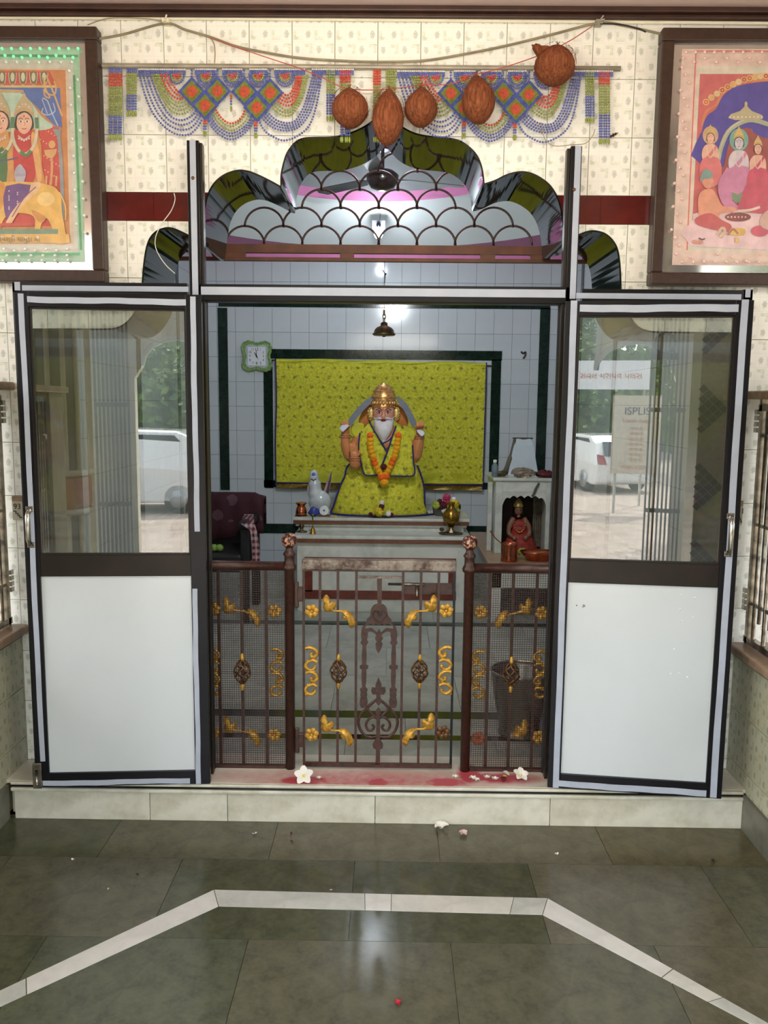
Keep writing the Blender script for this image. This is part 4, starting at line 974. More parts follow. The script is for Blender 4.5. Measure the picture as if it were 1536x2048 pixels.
# ceiling fan
YFn = 2.2
fc = P(765, 358, YFn); fan_ = thing('ceiling_fan', 'dark ceiling fan under the shaded crown of the shrine dome', 'ceiling fan', (fc.x, YFn, fc.z-.06))
m_fan = mat('dark_fan_enamel', (44, 32, 30), .25, coat=.4)
b = MB(); b.lathe(fc, [(.02, -.07), (.07, -.055), (.095, -.02), (.1, .02), (.07, .045), (.03, .055)], 32); b.build('motor_housing', m_fan, fan_)
b = MB(); zt_ = zd+hw+.18; b.tube([(fc.x, YFn, fc.z+.04), (fc.x, YFn, zt_)], .011); b.lathe((fc.x, YFn, 0), [(.04, zt_-.09), (.03, zt_-.03), (.01, zt_)], 16); b.build('down_rod', m_fan, fan_)
for k in range(3):
    a = 2*PI*k/3+.35; ca, sa = math.cos(a), math.sin(a); b = MB()
    def q(r_, w, dz): return Vector((fc.x+ca*r_-sa*w, YFn+sa*r_+ca*w, fc.z+dz))
    b.prism([q(.09, -.02, .0), q(.16, -.045, -.004), q(.52, -.055, -.006), q(.55, 0, 0), q(.52, .055, .008), q(.16, .045, .006), q(.09, .02, .0)], (0, 0, .003)); b.build('blade', m_fan, fan_)
# tube light inside the shrine, above the arch
tz = zd-.055; tk = thing('tube_light', 'short cool white tube light fixed inside the shrine above the arch', 'tube light', (0, .45, tz))
b = MB(); b.box((-.12, RV+.008, tz), (.12, RV+.05, tz+.05)); b.build('batten', m_white, tk); b = MB(); b.tube([(-.08, .475, tz+.01), (.08, .475, tz+.01)], .016, 12); b.build('tube', mat('lit_cool_tube', (255, 255, 255), emit=(214, 232, 255), es=16), tk)
l = lamp('shrine_tube_light', 'AREA', (0, .50, tz-.02), (math.radians(84), 0, 0), 12, (.9, .95, 1), .16, .05)
l = lamp('shrine_tube_glow', 'POINT', (0, .53, tz-.04), (0, 0, 0), 1.0, (.9, .95, 1), .05)
# bulb on the back wall above the tiles
YU = 3.15; bc = P(757, 466, YU)
lb = thing('wall_bulb', 'bright white bulb under a square holder high at the back of the shrine', 'light bulb', (bc.x, YU, bc.z-.05))
b = MB(); z = P(757, 452, YU).z; s = px(YU); b.box((bc.x-13*s, YU+.02, z-.03), (bc.x+13*s, YU+.05, z+.045)); b.build('holder_plate', mat('lilac_plastic', (150, 150, 180), .5), lb, bevel=.003)
b = MB(); b.lathe((bc.x, YU, bc.z+.05), [(.014, -.01), (.016, .01), (.01, .03)], 16); b.build('lamp_holder', m_black, lb)
b = MB(); b.ball(bc+Vector((0, 0, 0)), .034, 20, 14, sz=1.25); mb_ = mat('lit_bulb', (255, 255, 255), emit=(225, 238, 255), es=14); b.build('bulb', mb_, lb)
l = lamp('bulb_light', 'POINT', (bc.x, YU-.12, bc.z-.05), (0, 0, 0), 3.2, (.84, .92, 1), .04)
b = MB(); b.tube(crv([(bc.x+.005, YU+.04, z+.04), (bc.x+.01, YU+.08, z+.12), (bc.x-.01, YU+.0, z+.2)], 6), .002, 5); b.build('flex', m_ink, lb)
# ------------------------------------------------------------------ framed religious prints
m_frame = mat('dark_brown_picture_frame', (66, 46, 36), .4, var=.2, scale=60)
m_mirror = mat('mirror_border', (206, 202, 196), .08, .75, var=.1, scale=3)
PC = {}
def pm(c, r=.4):
    k = 'print_%d_%d_%d' % c; c = tuple(int(v*.72+q*.28) for v, q in zip(c, (226, 214, 200)))  # pale wash paints the haze of glass reflections into the print colours
    if k not in PC: PC[k] = mat(k, c, r, var=.10, scale=25, coat=.35)
    return PC[k]
class Art:
    def __init__(s, Y): s.Y = Y; s.b = MB(); s.m = []; s.k = 0
    def mi(s, c):
        m = pm(c)
        if m not in s.m: s.m.append(m)
        return s.m.index(m)
    def poly(s, c, pts, cl=0):
        s.k += 1; Y = s.Y-.00003*s.k
        q = crv([P(x, y, Y) for x, y in pts], cl, True) if cl else [P(x, y, Y) for x, y in pts]
        n = len(q); a = sum((q[i].x*q[(i+1) % n].z-q[(i+1) % n].x*q[i].z) for i in range(n))
        s.b.add(q if a > 0 else q[::-1], [list(range(n))], s.mi(c))
    def oval(s, c, x, y, rx, ry, n=18, a0=0, a1=2*PI): s.poly(c, [(x+rx*math.cos(a0+(a1-a0)*i/n), y+ry*math.sin(a0+(a1-a0)*i/n)) for i in range(n if a1-a0 > 6.2 else n+1)])
    def line(s, c, pts, w, cl=3):
        q = crv([Vector((x, y, 0)) for x, y in pts], cl) if cl and len(pts) > 2 else [Vector((x, y, 0)) for x, y in pts]
        L, R = [], []
        for i, p in enumerate(q):
            t_ = q[min(i+1, len(q)-1)]-q[max(i-1, 0)]; t_ = t_.normalized() if t_.length else Vector((1, 0, 0)); n = Vector((-t_.y, t_.x, 0))*w/2; L.append((p.x+n.x, p.y+n.y)); R.append((p.x-n.x, p.y-n.y))
        s.poly(c, L+R[::-1])
    def dots(s, c, pts, r):
        for x, y in pts: s.oval(c, x, y, r, r, 8)
    def done(s, parent, name='print'): return s.b.build(name, s.m, parent)
def picture(label, outer, fw_, Y):
    (x0, y0), (x1, y0b), (x1b, y1), (x0b, y1b) = outer
    Q = [P(x, y, Y) for x, y in outer]; root = thing('picture_frame', label, 'picture', (Q[0].x, 0, Q[2].z))
    xa, xb, zb, zt = (Q[0].x+Q[3].x)/2, (Q[1].x+Q[2].x)/2, (Q[2].z+Q[3].z)/2, (Q[0].z+Q[1].z)/2
    for a in ((xa, zt-fw_, xb, zt), (xa, zb, xb, zb+fw_), (xa, zb+fw_, xa+fw_, zt-fw_), (xb-fw_, zb+fw_, xb, zt-fw_)):
        b = MB(); b.box((a[0], Y, a[1]), (a[2], -.001, a[3])); b.build('frame_side', m_frame, root, bevel=.005)
    b = MB(); b.box((xa+fw_, Y+.020, zb+fw_), (xb-fw_, -.001, zt-fw_)); b.build('mirror_mount', m_mirror, root); return root, (xa, xb, zb, zt)
YA = -.0358
m_led = mat('clear_led_bead', (236, 244, 236), .08, var=.02, coat=1); m_ledg = mat('green_led_bead', (150, 226, 186), .08, var=.05, coat=1, emit=(60, 220, 150), es=.5); m_ledp = mat('pink_led_bead', (244, 206, 196), .08, var=.05, coat=1)
# left picture: crowned figures seated on a golden lion
pl_, _ = picture('left dark-framed picture of crowned twin figures riding a golden lion, green beaded border', ((-190, 48), (195, 53), (207, 566), (-178, 560)), .043, -.055)
A = Art(YA)
A.poly((150, 200, 166), [(-150, 95), (159, 97), (170, 524), (-150, 524)]); A.poly((205, 206, 192), [(-140, 118), (146, 120), (156, 505), (-140, 505)])
A.poly((214, 192, 170), [(-130, 134), (137, 136), (148, 492), (-130, 492)]); A.line((60, 150, 90), [(148, 150), (162, 500)], 5, 0); A.line((60, 160, 96), [(-140, 508), (160, 508)], 6, 0); A.line((50, 150, 100), [(-140, 110), (156, 112)], 5, 0)
A.poly((196, 116, 60), [(-120, 138), (131, 140), (140, 486), (-120, 484)])
A.poly((190, 60, 52), [(-120, 142), (100, 143), (112, 170), (-120, 170)])
for k in range(7): A.oval((86, 96, 60), -38+k*21, 155, 7.5, 13); A.oval((206, 206, 180), -38+k*21, 154, 4, 9); A.line((206, 208, 190), [(-46+k*21, 145), (-44+k*21, 164), (-38+k*21, 170), (-32+k*21, 164), (-30+k*21, 145)], 1.2)
A.poly((58, 92, 176), [(-120, 174), (120, 176), (124, 255), (110, 252), (60, 200), (-120, 200)])
A.poly((196, 54, 48), [(-120, 420), (70, 240), (118, 256), (126, 400), (128, 452), (-120, 452)])
A.poly((170, 210, 190), [(-60, 240), (-30, 196), (20, 180), (55, 196), (82, 232), (106, 254), (60, 262), (-60, 262)], 3)
A.line((212, 190, 120), [(-120, 173), (112, 173)], 4, 0); A.line((200, 96, 66), [(-120, 168), (100, 168)], 2, 0)
A.poly((186, 152, 96), [(-10, 178), (48, 180), (46, 186), (-8, 185)])
for q in ([(86, 155), (92, 180), (100, 195), (90, 192), (88, 178)],): A.line((208, 150, 70), q, 3)
A.line((208, 160, 90), [(92, 150), (104, 178), (118, 215), (124, 232)], 3.5); A.line((208, 160, 90), [(90, 162), (92, 184), (108, 190), (112, 176), (108, 162)], 3)
A.line((168, 196, 220), [(116, 252), (104, 226), (95, 202), (85, 196)], 2.2); A.line((168, 196, 220), [(86, 216), (84, 226), (96, 230), (110, 222), (106, 206)], 2); A.line((168, 196, 220), [(95, 228), (84, 198)], 1.6, 0)
A.dots((230, 180, 160), [(80+((i*37) % 40), 250+((i*53) % 110)) for i in range(26)], 1.4)
A.line((128, 140, 150), [(117, 266), (121, 310), (124, 372), (125, 452)], 7); A.poly((128, 140, 150), [(105, 258), (124, 258), (120, 272), (112, 272)])
A.line((216, 150, 96), [(101, 370), (104, 340), (103, 315), (101, 300)], 5); A.poly((220, 160, 100), [(88, 300), (114, 298), (112, 308), (105, 316), (97, 316), (90, 310)]); A.oval((216, 158, 96), 104, 289, 7, 8)
for x in (92, 112): A.line((216, 150, 96), [(x, 372), (x+1, 352)], 4, 0)
def face(A, x, y, s, skin=(232, 176, 146), crown=(186, 168, 126), jewel=(210, 140, 70)):
    A.poly((40, 30, 34), [(x-17*s, y-4*s), (x-12*s, y-18*s), (x, y-22*s), (x+12*s, y-18*s), (x+18*s, y-2*s), (x+15*s, y+14*s), (x-15*s, y+14*s)], 3)
    A.poly(skin, [(x-14*s, y), (x-12*s, y-12*s), (x-5*s, y-17*s), (x+2*s, y-19*s), (x+10*s, y-14*s), (x+15*s, y-4*s), (x+14*s, y+8*s), (x+8*s, y+18*s), (x, y+22*s), (x-8*s, y+18*s), (x-13*s, y+9*s)], 3)
    for d in (-6, 6): A.line((60, 34, 34), [(x+(d-4)*s, y-6*s), (x+d*s, y-8.5*s), (x+(d+4)*s, y-6*s)], 1.3*s); A.oval((246, 240, 232), x+d*s, y-2*s, 3.8*s, 2*s); A.oval((40, 26, 24), x+d*s, y-2*s, 1.7*s, 1.8*s)
    A.line((190, 120, 96), [(x+.5*s, y-2*s), (x+1.8*s, y+5*s), (x-1*s, y+6.5*s)], 1.2*s); A.line((196, 60, 58), [(x-4*s, y+11*s), (x, y+12.5*s), (x+4.5*s, y+11*s)], 2*s); A.oval((190, 30, 36), x, y-12*s, 1.2*s, 2.2*s)
    A.poly(crown, [(x-18*s, y-14*s), (x-15*s, y-32*s), (x-5*s, y-48*s), (x, y-58*s), (x+5*s, y-48*s), (x+15*s, y-32*s), (x+18*s, y-12*s), (x+8*s, y-20*s), (x, y-22*s), (x-8*s, y-20*s)], 2)
    A.line(jewel, [(x-16*s, y-18*s), (x, y-27*s), (x+16*s, y-17*s)], 2.4*s); A.dots((240, 230, 200), [(x+d*s, y+(-30-.8*(9-abs(d)))*s) for d in (-9, -3, 3, 9)], 1.4*s)
A.poly((196, 120, 56), [(22, 260), (76, 262), (84, 330), (86, 388), (10, 388)], 2); A.poly((190, 40, 44), [(28, 262), (68, 262), (74, 330), (62, 372), (32, 372)], 2)
A.poly((224, 158, 92), [(66, 262), (76, 290), (84, 350), (76, 366), (68, 320), (62, 280)], 3); A.poly((206, 140, 70), [(-30, 262), (16, 262), (26, 388), (-30, 388)], 2)
A.poly((52, 96, 50), [(-6, 300), (14, 304), (12, 372), (-8, 368)], 2)
face(A, 48, 245, 1.05); face(A, 0, 244, 1.05)
for (x, y) in ((48, 245), (0, 244)):
    A.line((206, 200, 170), [(x-22, y-22), (x-24, y+10), (x-18, y+44), (x, y+64), (x+20, y+46), (x+26, y+10), (x+23, y-20)], 6); A.line((60, 110, 70), [(x-8, y+58), (x+4, y+66), (x+14, y+56)], 7); A.line((60, 110, 70), [(x-23, y-10), (x-24, y+12)], 7, 0); A.line((60, 110, 70), [(x+25, y-10), (x+26, y+12)], 7, 0)
    A.line((220, 170, 150), [(x-12, y+26), (x, y+34), (x+12, y+26)], 3); A.dots((240, 210, 210), [(x-10+5*k, y+36+abs(k-2)*-2) for k in range(5)], 2.2)
A.line((58, 66, 130), [(-10, 322), (14, 320), (36, 315)], 2.4); A.poly((170, 168, 190), [(33, 334), (40, 328), (46, 334), (52, 344), (50, 358), (42, 372), (34, 370), (30, 356), (29, 344)], 3); A.oval((150, 150, 180), 41, 350, 11, 3)
# lion
A.poly((232, 176, 76), [(-60, 400), (-30, 372), (4, 364), (60, 364), (90, 368), (112, 376), (122, 396), (124, 424), (128, 448), (132, 484), (112, 486), (108, 468), (100, 446), (92, 436), (84, 446), (80, 462), (84, 478), (64, 482), (70, 452), (66, 432), (40, 426), (16, 430), (2, 450), (-6, 482), (-28, 482), (-24, 450), (-40, 430)], 3)
A.poly((214, 138, 52), [(-60, 380), (-20, 360), (8, 366), (10, 396), (0, 420), (-24, 430), (-50, 420)], 3); A.poly((206, 130, 60), [(62, 420), (80, 426), (92, 436), (84, 446), (74, 440)], 2); A.line((232, 180, 90), [(118, 384), (130, 410), (131, 440)], 3)
A.oval((246, 206, 120), 92, 398, 18, 14)
A.poly((84, 50, 120), [(12, 372), (62, 370), (54, 392), (30, 428), (16, 440), (8, 418)], 2); A.poly((232, 186, 140), [(62, 366), (82, 366), (74, 384), (44, 412), (20, 452), (12, 444), (34, 410), (58, 388)], 2); A.line((110, 60, 90), [(72, 374), (48, 396), (24, 434)], 2)
A.dots((220, 180, 210), [(18+((i*17) % 34), 382+((i*29) % 40)) for i in range(12)], 1.6)
A.poly((196, 60, 56), [(-40, 452), (66, 452), (64, 446), (8, 446)]); A.poly((96, 134, 110), [(-120, 458), (116, 458), (116, 468), (-120, 468)]); A.poly((226, 170, 70), [(-120, 468), (138, 468), (140, 486), (-120, 485)]); A.dots((246, 236, 220), [(-20+i*24, 475) for i in range(5)], 3)
A.done(pl_)
text('\u0a9c\u0aaf\u0ab6\u0acd\u0ab0\u0ac0 \u0a9a\u0abe\u0aae\u0ac1\u0a82\u0aa1\u0abe \u0aae\u0abe\u0a82', 13*px(0), P(36, 479, -.0485), (0, 0, 0), pm((70, 50, 40)), pl_, 'caption_lettering', .0001)
def leds(parent, cells, m):
    first = None
    for x, y in cells:
        b = MB(); b.ball(P(x, y, -.0465), .0056, 8, 6); b.build('led_bead', m, parent)
rr = random.Random(3)
leds(pl_, [(4+k*19, 97+(k % 2)*0) for k in range(9)]+[(10+k*17, 111+(k % 3)*2) for k in range(9)], m_ledg)
leds(pl_, [(12+k*22, 124) for k in range(7)]+[(139+(k % 2)*16+k*.8, 142+k*17) for k in range(20)]+[(8+k*21, 498+(k % 2)*3) for k in range(7)]+[(14+k*24, 511) for k in range(6)]+[(6+k*26, 521) for k in range(6)], m_led)
# right picture: enthroned couple under a blue arch with attendants
pr_, _ = picture('right dark-framed picture of enthroned figures under a blue arch, pink beaded border', ((1325, 54), (1745, 56), (1722, 572), (1302, 569)), .043, -.055)
A = Art(YA)
A.poly((226, 196, 186), [(1364, 98), (1700, 98), (1700, 532), (1344, 530)]); A.line((214, 90, 78), [(1392, 100), (1374, 500)], 2.5, 0); A.line((222, 110, 100), [(1392, 102), (1700, 102)], 3, 0)
A.poly((214, 208, 188), [(1396, 132), (1700, 132), (1700, 504), (1376, 502)])
A.poly((196, 74, 80), [(1400, 148), (1700, 148), (1700, 492), (1382, 492)]); A.line((206, 110, 60), [(1404, 252), (1412, 224), (1432, 210), (1446, 186), (1470, 170), (1500, 162), (1560, 160)], 5)
A.poly((48, 42, 150), [(1404, 262), (1414, 232), (1432, 218), (1444, 194), (1466, 176), (1500, 167), (1560, 165), (1700, 200), (1700, 330), (1404, 330)], 3)
for k in range(12):
    a = k/11; x = 1412+a*120+0; y = 214-52*math.sin(a*PI/2)**.9; c = ((206, 80, 40), (212, 160, 90), (216, 196, 150), (190, 50, 44))[k % 4]; A.oval((216, 180, 110), x, y-10+0*k, 6.5, 6.5); A.oval(c, x, y-10, 4.6, 4.6); A.oval((226, 170, 80), x, y-10, 1.8, 1.8)
A.poly((236, 196, 206), [(1386, 440), (1420, 420), (1700, 400), (1700, 492), (1382, 492)], 2)
A.poly((140, 50, 52), [(1440, 400), (1448, 330), (1460, 280), (1480, 258), (1504, 258), (1528, 276), (1700, 300), (1700, 410)], 2); A.line((158, 168, 140), [(1428, 345), (1436, 322), (1442, 296), (1456, 264), (1480, 246), (1506, 240), (1540, 250)], 9); A.line((126, 146, 120), [(1430, 350), (1426, 330), (1434, 316)], 6); A.line((200, 200, 170), [(1436, 322), (1442, 292), (1458, 260), (1482, 242), (1510, 236)], 1.6)
A.poly((176, 168, 130), [(1456, 236), (1462, 228), (1480, 222), (1488, 214), (1492, 206), (1496, 214), (1504, 222), (1524, 230), (1526, 238), (1500, 240), (1470, 240)], 0); A.dots((224, 214, 180), [(1460+8*k, 234) for k in range(9)], 2); A.oval((190, 170, 120), 1492, 208, 3, 5)
def fig(A, x, y, s, skin, robe, crown, halo=None):
    if halo: A.oval(halo, x, y-8*s, 24*s, 28*s)
    A.poly(skin, [(x-16*s, y+22*s), (x, y+18*s), (x+16*s, y+22*s), (x+24*s, y+40*s), (x+20*s, y+70*s), (x-20*s, y+70*s), (x-26*s, y+42*s)], 3); A.poly(robe, [(x-22*s, y+62*s), (x+22*s, y+60*s), (x+34*s, y+96*s), (x+26*s, y+140*s), (x-24*s, y+140*s), (x-34*s, y+100*s)], 3)
    A.line(robe, [(x+18*s, y+24*s), (x+4*s, y+44*s), (x-16*s, y+66*s)], 8*s); face(A, x, y, .72*s, skin, crown, (206, 150, 60)); A.line((226, 214, 190), [(x-10*s, y+22*s), (x-9*s, y+46*s), (x, y+60*s), (x+9*s, y+46*s), (x+10*s, y+22*s)], 2*s)
fig(A, 1421, 276, .66, (232, 170, 146), (214, 96, 104), (196, 160, 90), (190, 150, 110))
fig(A, 1478, 286, .8, (206, 196, 216), (196, 110, 160), (202, 168, 80), (90, 160, 150))
fig(A, 1516, 298, .66, (232, 170, 150), (196, 50, 84), (196, 160, 100))
A.poly((190, 54, 84), [(1480, 400), (1500, 360), (1536, 350), (1560, 390), (1548, 425), (1500, 425), (1476, 420)], 3); A.line((196, 110, 160), [(1462, 340), (1446, 370), (1452, 400), (1470, 420)], 20); A.poly((90, 130, 96), [(1464, 384), (1476, 390), (1484, 384), (1480, 404), (1468, 404)], 2)
A.oval((110, 40, 50), 1476, 434, 26, 9); A.dots((226, 170, 150), [(1456+7*k, 434) for k in range(6)], 2); A.line((226, 206, 190), [(1476, 422), (1500, 420), (1520, 414)], 5)
A.poly((224, 140, 110), [(1396, 400), (1404, 382), (1424, 378), (1436, 396), (1446, 412), (1468, 414), (1470, 422), (1440, 428), (1436, 440), (1402, 440)], 3); A.poly((186, 66, 74), [(1392, 436), (1420, 426), (1444, 440), (1462, 450), (1460, 462), (1440, 462), (1396, 450)], 3); A.oval((222, 136, 110), 1416, 364, 11, 13); A.poly((96, 140, 140), [(1400, 362), (1404, 346), (1414, 338), (1424, 346), (1424, 356), (1410, 358)], 2); A.oval((186, 120, 120), 1426, 370, 4, 4); A.line((206, 176, 150), [(1434, 470), (1444, 456), (1450, 462), (1440, 474)], 6); A.line((70, 50, 70), [(1398, 476), (1404, 479), (1410, 477)], 3)
A.oval((196, 60, 90), 1520, 462, 18, 11); A.poly((206, 160, 150), [(1520, 440), (1536, 420), (1560, 430), (1556, 460), (1526, 456)], 3); A.poly((216, 170, 70), [(1458, 462), (1466, 456), (1490, 458), (1488, 470), (1462, 470)], 2); A.line((150, 90, 70), [(1456, 470), (1466, 458), (1476, 468)], 4)
for x in (1388, 1398): A.oval((204, 130, 110), x+2, 484, 6, 4)
A.oval((222, 180, 90), 1474, 480, 4, 6)
A.done(pr_)
leds(pr_, [(1372+k*19, 104) for k in range(10)]+[(1366+k*22, 116+(k % 2)*8) for k in range(9)]+[(1364+(k % 3)*8-k*1.0, 134+k*15.5) for k in range(24)]+[(1352+k*28, 508+(k % 3)*7) for k in range(8)]+[(1364+k*22, 524) for k in range(9)], m_ledp)
# ------------------------------------------------------------------ altar
YA1 = G(768, 1224, ZS).y; z1 = P(768, 1073, YA1-.03).z; YA2 = G(768, 1063, z1).y; z2 = P(768, 1037, YA2-.03).z
altar = thing('stepped_altar', 'two-tier white marble altar with brown edging behind the gate', 'altar', (P(764, 1100, YA1).x, YA1, ZS))
ax0, ax1 = P(594, 1100, YA1).x, P(934, 1100, YA1).x; m_bedge = speck('brown_marble_edge', (92, 52, 34), (126, 78, 52), rough=.3, sc=9)
YAB = YA2+.42
def abox(nm, x0, y0, z0, x1, y1, z1_, m, bev=.002): b = MB(); b.box((x0, y0, z0), (x1, y1, z1_)); return b.build(nm, m, altar, bevel=bev)
abox('plinth', ax0, YA1, ZS, ax1, YAB, z1-.045, m_marble)
s1a, s1b = P(586, 1073, YA1-.03).x, P(943, 1073, YA1-.03).x
abox('lower_slab', s1a, YA1-.03, z1-.022, s1b, YAB, z1, m_marble, .004); abox('brown_edging', s1a+.004, YA1-.026, z1-.048, s1b-.004, YAB, z1-.022, m_bedge)
s2a, s2b = P(585, 1040, YA2-.03).x, P(940, 1040, YA2-.03).x
abox('upper_plinth', s2a+.04, YA2, z1, s2b-.04, YAB, z2-.04, m_marble)
abox('upper_slab', s2a, YA2-.03, z2-.02, s2b, YAB, z2, m_marble, .004); abox('brown_edging', s2a+.004, YA2-.026, z2-.045, s2b-.004, YAB, z2-.02, m_bedge); abox('upper_moulding', s2a+.02, YA2-.015, z2-.06, s2b-.02, YAB, z2-.045, m_marble)
m_rbrown = speck('red_brown_marble', (84, 34, 22), (116, 52, 34), rough=.3, sc=9)
def ab(x0, y0, x1, y1):
    a, c = P(x0, y1, YA1), P(x1, y0, YA1); abox('brown_inlay', a.x, YA1-.008, a.z, c.x, YA1+.01, c.z, m_rbrown)
ab(609, 1117, 912, 1131); ab(609, 1131, 625, 1183); ab(896, 1131, 912, 1183); ab(609, 1183, 912, 1197)
# ------------------------------------------------------------------ yellow backdrop cloth
t = Mt('yellow_embroidered_cloth'); X, Y, Z = t.xyz()
u = (X/.093+50.0); v = (Z/.08+50.0); row = v.mod(2.0).gt(1.0); uu = (u+row*.5).fract()-.5; vv = v.fract()-.5; nz = t.noise(70, 3)
sp_ = ((uu*uu*2.2+vv*vv*2.2+(nz-.5)*.3).lt(.042)); mot = t.noise(45, 5, .7)
c = t.ramp(mot, [(.3, (150, 148, 38)), (.47, (200, 198, 50)), (.68, (224, 220, 74))]); c = t.mix(sp_*.62, c, (84, 84, 44)); t.col(c); t.set(.6, 0, .3); t.bump(mot*.4+t.noise(9, 4, .6), .8, .02); m_ycloth = t.m
m_plainy = mat('plain_yellow_cloth', (204, 206, 44), .6, var=.15); m_blue = mat('navy_braid', (38, 30, 110), .6); m_sequin = mat('gold_sequin', (250, 226, 150), .15, .6, emit=None)
m_goldb = mat('gold_brocade_border', (150, 120, 34), .35, .4, var=.5, scale=80)
YCl = YB-.055
cl = thing('backdrop_cloth', 'bright yellow embroidered cloth with blue edging hung on the back wall behind the statue', 'cloth', P(760, 975, YCl))
def cloth(nm, tl, tr_, br, bl, m, dy=0, amp=.006, nx=80, ny=30, th=.003):
    b = MB(); vs = []
    for j in range(ny+1):
        for i in range(nx+1):
            s, q = i/nx, j/ny; top = [tl[k]*(1-s)+tr_[k]*s for k in (0, 1)]; bot = [bl[k]*(1-s)+br[k]*s for k in (0, 1)]
            x, y = top[0]*(1-q)+bot[0]*q, top[1]*(1-q)+bot[1]*q; y += 1.2*math.sin(s*21)*(1-q)
            vs.append(P(x, y, YCl+dy+amp*(math.sin(s*34+q*2)*(.25+q)+.5*math.sin(s*13+q*5)-1)))
    n0 = len(vs); vs += [Vector((p.x, p.y+th, p.z)) for p in vs]; W_ = nx+1
    fs = [(j*W_+i, (j+1)*W_+i, (j+1)*W_+i+1, j*W_+i+1) for j in range(ny) for i in range(nx)]; fs += [tuple(n0+k for k in f[::-1]) for f in fs]
    b.add(vs, fs, 0, True); return b.build(nm, m, cl)
cloth('field', (551, 719), (973, 727), (966, 968), (552, 965), m_ycloth)
cloth('gold_border', (552, 965), (966, 970), (965, 981), (552, 976), m_goldb, -.002, ny=4)
cloth('top_hem', (551, 717), (973, 725), (973, 731), (551, 723), m_plainy, -.003, ny=3)
cloth('lower_band', (552, 943), (967, 948), (966, 967), (552, 964), m_plainy, -.002, ny=6)
for pts in ([(551, 717), (553, 800), (551, 880), (552, 970)], [(973, 725), (971, 800), (968, 900), (965, 980)], [(552, 965), (700, 968), (850, 970), (966, 969)]):
    b = MB(); b.tube(crv([P(x, y, YCl-.012) for x, y in pts], 8), .0055, 6); b.build('blue_braid', m_blue, cl)
b = MB(); rnd = random.Random(5)
for k in range(900):
    x, y = rnd.uniform(556, 966), rnd.uniform(736, 958); p = P(x, y, YCl-.0145+rnd.uniform(-.002, .002)); r_ = rnd.choice((.0014, .002, .0028)); b.ball(p, r_, 5, 3)
b.build('sequins', m_sequin, cl, kind='stuff')
b = MB(); b.tube([P(545, 720, YB-.03), P(984, 732, YB-.03)], .008, 10); b.build('cloth_rod', m_steel, label='steel rod whose end shows right of the yellow cloth', cat='rod')
# ------------------------------------------------------------------ statue
YS = YA2+.19
sp = px(YS)
def S(x, y, d=0): v = P(x, y, YS); return Vector((v.x, YS+d, v.z))
st = thing('saint_statue', 'seated white-bearded statue in yellow robes with gold crown, two raised blades', 'statue', (S(762, 1030).x, YS, z2))
m_skin = mat('painted_statue_skin', (208, 136, 82), .4, var=.10, scale=14); m_face = mat('painted_face', (222, 158, 134), .4, var=.08, scale=20)
m_beard = mat('white_beard_paint', (226, 222, 224), .6, var=.08, scale=40); m_crown = speck('beaten_gold_crown', (150, 90, 40), (240, 190, 120), rough=.22, sc=60, bump=.8)
MATS['cr'] = m_crown; m_crown.node_tree.nodes['Principled BSDF'].inputs['Metallic'].default_value = .7
m_gearr = speck('gold_earring', (190, 150, 70), (240, 214, 140), rough=.25, sc=80, bump=.6); m_gearr.node_tree.nodes['Principled BSDF'].inputs['Metallic'].default_value = .5
m_blade = mat('grey_blade', (112, 120, 132), .5, .1, var=.1); m_hilt = mat('white_hilt', (222, 226, 240), .4); m_orange = mat('orange_drape', (196, 120, 44), .6, var=.2)
b = MB()
b.tube([S(766, 975), S(766, 930), S(767, 885), S(767, 862), S(767, 850, -.02), S(767, 840, -.02)], [.15, .16, .16, .13, .06, .06], 20, flat=.6)
hc = S(767.5, 824, -.03); b.ball(hc, 21.5*sp, 24, 18, sx=1, sy=1.0, sz=1.28)
b.ball(S(767.3, 829, -.03-21.5*sp), .013, 10, 8, sz=1.7); b.ball(S(767.3, 833, -.034-21.5*sp), .013, 10, 8)          # nose
b.tube([S(757, 818, -.024-20*sp), S(767, 820, -.03-20*sp), S(778, 818, -.024-20*sp)], .012, 8)
def arm(pts, rs): b.tube(crv([S(*p) for p in pts], 4), [r for i in range(len(rs)-1) for r in [rs[i]+(rs[i+1]-rs[i])*j/4 for j in range(4)]]+[rs[-1]], 14)
arm([(728, 866, 0), (712, 893, -.02), (703, 912, -.05), (694, 890, -.07), (692, 868, -.08), (694, 856, -.09)], [.055, .048, .045, .040, .028, .024])
arm([(808, 866, 0), (822, 895, -.02), (829, 912, -.05), (835, 890, -.07), (839, 870, -.08), (838, 858, -.09)], [.055, .048, .045, .040, .028, .024])
arm([(730, 880, -.05), (716, 912, -.10), (712, 925, -.16), (712, 914, -.18)], [.05, .045, .038, .028])
def hand(x, y, d, sgn, openp):
    b.ball(S(x, y, d), .028, 14, 10, sx=.95, sy=.5, sz=1.05)
    for k in range(4):
        fx_ = x+(-6.4+4.2*k)*sgn; L = (13, 15, 14, 11)[k]
        if openp: b.tube([S(x+(fx_-x)*.8, y-3, d), S(fx_, y-9, d-.004), S(fx_*1.0, y-9-L*.45, d-.008), S(fx_, y-9-L, d-.006)], [.008, .0072, .0066, .005], 8)
        else: b.tube([S(x+(fx_-x)*.8, y-2, d+.004), S(fx_, y-8, d-.016), S(fx_, y-8.5, d-.036), S(fx_, y-3, d-.046), S(fx_, y-.5, d-.036)], [.0078, .0074, .0072, .0066, .006], 8)
    if openp: b.tube([S(x+5*sgn, y+4, d-.004), S(x+10*sgn, y-2, d-.012), S(x+11*sgn, y-9, d-.014)], [.011, .0095, .007], 8)
    else: b.tube([S(x+6*sgn, y+5, d-.004), S(x+8*sgn, y, d-.026), S(x+3*sgn, y-1, d-.046)], [.011, .0095, .0075], 8)
